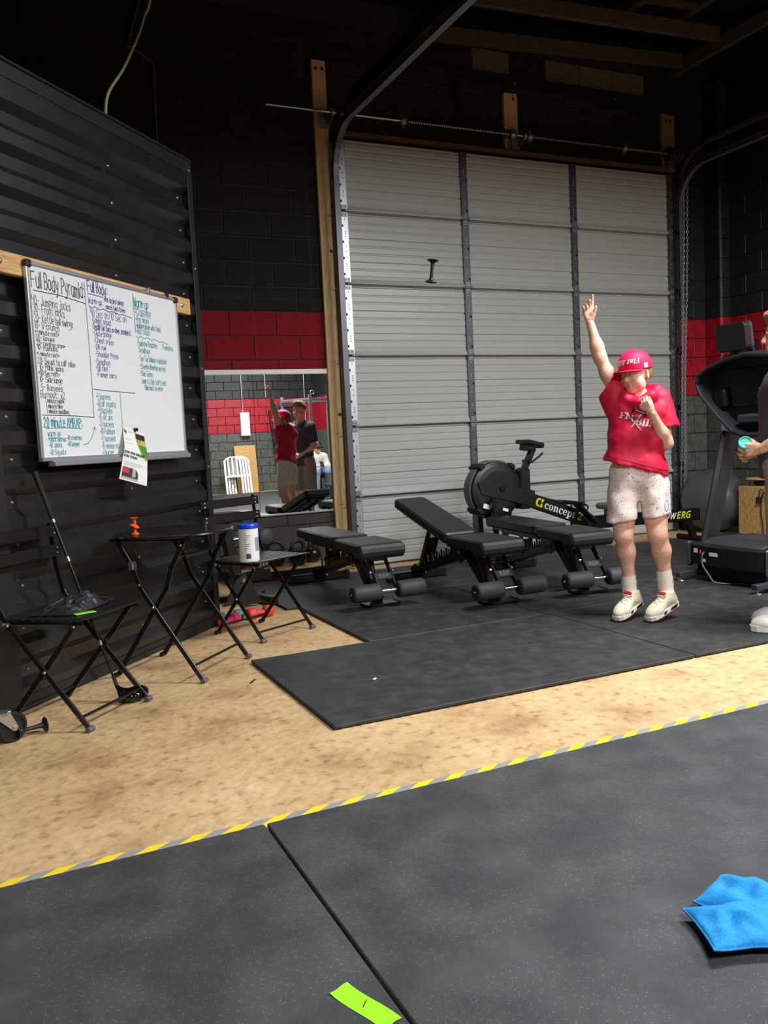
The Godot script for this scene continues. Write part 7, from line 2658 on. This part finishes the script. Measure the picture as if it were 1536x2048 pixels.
func bystander() -> void:
	var t := thing("person", "older boy in a dark grey polo at the right edge, watching the toy", "person", Vector3(0.871, 0.019, 3.656), -0.8697)
	var hc := Vector3(0.052, 1.527, 0.0)
	var hb := Basis.from_euler(Vector3(0.05, -1.40, 0))
	var g := Geo.new()
	var f := Field.new(0.011, 0.04)
	var e1 := Vector3(0.10, 1.05, 0.20)
	var w1 := Vector3(-0.055, 0.955, 0.135)
	var e2 := Vector3(0.045, 1.05, -0.19)
	var w2 := Vector3(-0.075, 0.935, -0.02)
	f.cap(Vector3(0.05, 1.27, -0.10), Vector3(0.05, 1.27, 0.10), 0.085, 0.085, 0.05)
	f.cap(Vector3(0.05, 1.27, 0), Vector3(0.055, 0.92, 0), 0.10, 0.10, 0.05)
	f.cap(Vector3(0.055, 0.86, -0.06), Vector3(0.055, 0.86, 0.06), 0.082, 0.082, 0.04)
	f.limb([Vector3(0.055, 1.315, 0.155), e1, w1], [0.048, 0.038, 0.027], 0.02)
	f.limb([Vector3(0.055, 1.315, -0.155), e2, w2], [0.048, 0.038, 0.027], 0.02)
	f.cap(Vector3(0.06, 1.30, 0), hc + Vector3(0.015, -0.05, 0), 0.055, 0.05, 0.03)
	for z in [-0.09, 0.09]:
		f.limb([Vector3(0.055, 0.84, z), Vector3(0.045, 0.47, z), Vector3(0.066, 0.33, z), Vector3(0.066, 0.09, z)], [0.076, 0.055, 0.056, 0.036], 0.03)
	f.build()
	f.into(g)
	head(t, g, hc, hb, 1.04, M.brow, Vector3(0.15, 0.1, 1.0))
	hand(g, w1, Vector3(-0.9, -0.05, -0.25), Vector3(0.1, 1, 0), Vector3(0, 0, -1), [[40, 50, 30], [42, 52, 30], [44, 52, 30], [46, 50, 30]], 0.98, 40.0)
	hand(g, w2, Vector3(-0.9, -0.1, 0.3), Vector3(0, 1, 0.2), Vector3(0.1, 0, 1), [[40, 50, 30], [42, 52, 30], [44, 52, 30], [46, 50, 30]], 0.98, 40.0)
	obj("body", g, M.skin, t)
	var hr := Field.new(0.005, 0.02)
	var C := func(x: float, y: float, z: float) -> Vector3: return hc + hb * Vector3(x, y, z)
	hr.noise = fabric_noise(5, 30.0)
	hr.amp = 0.006
	hr.ell(C.call(0, 0.046, -0.018), Vector3(0.083, 0.090, 0.100), 0.02, hb)
	hr.ell(C.call(0, 0.105, 0.045), Vector3(0.06, 0.035, 0.05), 0.03, hb)
	hr.sub(C.call(-0.1, -0.03, 0.085), C.call(0.1, -0.03, 0.085), 0.085, 0.085, 0.01)
	hr.cut(Plane(-hb.y, (-hb.y).dot(C.call(0, 0.002, 0))))
	obj("hair", mesh_of(hr), M.hair, t)
	var s := Field.new(0.010, 0.05)
	s.noise = fabric_noise(15, 7.0)
	s.amp = 0.008
	s.cap(Vector3(0.05, 1.26, -0.105), Vector3(0.05, 1.26, 0.105), 0.105, 0.105, 0.05)
	s.cap(Vector3(0.05, 1.20, 0), Vector3(0.055, 0.80, 0), 0.125, 0.13, 0.05)
	s.cap(Vector3(0.055, 0.95, -0.05), Vector3(0.055, 0.95, 0.05), 0.115, 0.115, 0.05)
	for q in [[Vector3(0.055, 1.315, 0.15), e1], [Vector3(0.055, 1.315, -0.15), e2]]:
		var d: Vector3 = (q[1] - q[0]).normalized()
		s.cap(q[0], q[0] + d * 0.17, 0.068, 0.066, 0.03)
	s.limb([Vector3(-0.005, 1.345, 0.06), Vector3(0.05, 1.375, 0.075), Vector3(0.12, 1.385, 0.0), Vector3(0.05, 1.375, -0.075), Vector3(-0.005, 1.345, -0.06), Vector3(-0.03, 1.31, 0.0)], [0.02, 0.022, 0.024, 0.022, 0.02, 0.015], 0.02)
	s.cut(Plane(Vector3.DOWN, -0.80))
	obj("polo_shirt", mesh_of(s), M.polo, t)
	var h := Field.new(0.010, 0.04)
	h.noise = fabric_noise(16, 6.0)
	h.amp = 0.006
	h.cap(Vector3(0.055, 0.86, -0.06), Vector3(0.055, 0.86, 0.06), 0.112, 0.112, 0.04)
	for z in [-0.095, 0.095]:
		h.cap(Vector3(0.055, 0.80, z), Vector3(0.05, 0.42, z), 0.10, 0.095, 0.02)
	h.cut(Plane(Vector3.DOWN, -0.46))
	h.cut(Plane(Vector3.UP, 0.92))
	obj("shorts", mesh_of(h), M.khaki, t)
	for z in [-0.09, 0.09]:
		var k := Geo.new()
		k.tube([Vector3(0.066, 0.17, z), Vector3(0.066, 0.12, z), Vector3(0.064, 0.06, z)], [0.040, 0.040, 0.044], 16)
		obj("sock", k, M.sock, t)
		shoe(t, Vector3(0.02, 0.001, z), Basis.from_euler(Vector3(0, -1.45, 0)), 1.08, M.shoe_white, false)
	var b := thing("water_bottle", "mint green and white bottle held by the older boy at the right edge", "bottle", t.transform * Vector3(-0.135, 0.965, 0.06))
	var bg := Geo.new()
	var bt := Transform3D(Basis.from_euler(Vector3(1.15, -0.87, 0.0)), Vector3.ZERO)
	bg.lathe(bt, [Vector2(0, -0.10), Vector2(0.03, -0.10), Vector2(0.034, -0.095), Vector2(0.034, 0.02), Vector2(0.026, 0.035), Vector2(0, 0.035)], 24)
	obj("body", bg, M.white, b)
	var lg := Geo.new()
	lg.lathe(bt, [Vector2(0.028, 0.03), Vector2(0.034, 0.032), Vector2(0.034, 0.06), Vector2(0.030, 0.064), Vector2(0.027, 0.058), Vector2(0, 0.056)], 24)
	obj("cap", lg, M.mint, b)


func sitter() -> void:
	var t := thing("person", "dark haired person in a white sweatshirt looking down at a phone, seen in the mirror", "person", Vector3(3.12, 0.02, 9.30), PI)
	var g := Geo.new()
	var f := Field.new(0.014, 0.04)
	f.cap(Vector3(0, 0.52, 0), Vector3(0, 0.78, 0.09), 0.11, 0.10, 0.05)
	f.cap(Vector3(-0.12, 0.80, 0.10), Vector3(0.12, 0.80, 0.10), 0.07, 0.07, 0.05)
	f.cap(Vector3(0, 0.82, 0.11), Vector3(0, 0.92, 0.17), 0.05, 0.05, 0.03)
	for e in [-1.0, 1.0]:
		f.limb([Vector3(e * 0.18, 0.79, 0.09), Vector3(e * 0.22, 0.58, 0.16), Vector3(e * 0.05, 0.62, 0.31)], [0.045, 0.038, 0.026], 0.02)
		f.limb([Vector3(e * 0.09, 0.52, 0.02), Vector3(e * 0.12, 0.50, 0.40), Vector3(e * 0.12, 0.10, 0.36)], [0.08, 0.06, 0.04], 0.03)
	f.build()
	f.into(g)
	var hc := Vector3(0, 0.985, 0.20)
	var hb := Basis.from_euler(Vector3(0.75, 0, 0))
	head(t, g, hc, hb, 0.98, M.hair_dark)
	for e in [-1.0, 1.0]:
		hand(g, Vector3(e * 0.05, 0.62, 0.31), Vector3(-e * 0.3, 0.2, 0.9), Vector3(-e * 0.3, 1, 0), Vector3(-e, 0, 0), [[40, 40, 20], [40, 40, 20], [40, 40, 20], [40, 40, 20]], 0.95)
	obj("body", g, M.skin, t)
	var hr := Field.new(0.007, 0.02)
	var C := func(x: float, y: float, z: float) -> Vector3: return hc + hb * Vector3(x, y, z)
	hr.ell(C.call(0, 0.035, -0.02), Vector3(0.085, 0.095, 0.102), 0.02, hb)
	hr.cap(C.call(-0.05, 0.08, 0.06), C.call(0.05, 0.08, 0.06), 0.03, 0.03, 0.03)
	hr.sub(C.call(-0.1, -0.04, 0.09), C.call(0.1, -0.04, 0.09), 0.08, 0.08, 0.01)
	hr.cut(Plane(-hb.y, (-hb.y).dot(C.call(0, -0.03, 0))))
	obj("hair", mesh_of(hr), M.hair_dark, t)
	var s := Field.new(0.012, 0.05)
	s.noise = fabric_noise(19, 6.0)
	s.amp = 0.01
	s.cap(Vector3(0, 0.55, 0.01), Vector3(0, 0.78, 0.09), 0.145, 0.125, 0.05)
	s.cap(Vector3(-0.14, 0.80, 0.09), Vector3(0.14, 0.80, 0.09), 0.085, 0.085, 0.05)
	for e in [-1.0, 1.0]:
		s.limb([Vector3(e * 0.18, 0.79, 0.09), Vector3(e * 0.22, 0.58, 0.16), Vector3(e * 0.09, 0.61, 0.27)], [0.07, 0.062, 0.05], 0.03)
	obj("sweatshirt", mesh_of(s), M.hoodie, t)
	var j := Field.new(0.012, 0.04)
	j.cap(Vector3(-0.08, 0.53, 0), Vector3(0.08, 0.53, 0), 0.10, 0.10, 0.04)
	for e in [-1.0, 1.0]:
		j.limb([Vector3(e * 0.09, 0.53, 0.02), Vector3(e * 0.12, 0.51, 0.40), Vector3(e * 0.12, 0.12, 0.36)], [0.095, 0.075, 0.055], 0.03)
	obj("jeans", mesh_of(j), M.jeans, t)
	for e in [-1.0, 1.0]:
		shoe(t, Vector3(e * 0.12, 0.0, 0.38), Basis.from_euler(Vector3(0, e * 0.1, 0)), 1.0, M.shoe_white, false)
	var p := thing("phone", "dark phone held in the lap of the seated person, seen in the mirror", "phone", t.transform * Vector3(0, 0.655, 0.40))
	var pg := Geo.new()
	pg.box(T(Vector3.ZERO, 40), Vector3(0.075, 0.15, 0.009), 0.003)
	obj("body", pg, M.black_plastic, p)
	var c := thing("stool", "black padded stool under the seated person, seen in the mirror", "stool", Vector3(3.12, 0.02, 9.34))
	var st := Geo.new()
	st.prism(T(Vector3(0, 0.40, 0), 90), rounded(0.42, 0.40, 0.06), 0.06, 0.012)
	obj("seat", st, M.vinyl, c)
	for x in [-0.17, 0.17]:
		for z in [-0.15, 0.15]:
			var l := Geo.new()
			l.bar(Vector3(x, 0.375, z), Vector3(x * 1.1, 0.0, z * 1.1), 0.035, 0.035, Vector3.RIGHT, 0.004)
			obj("leg", l, M.black_metal, c)
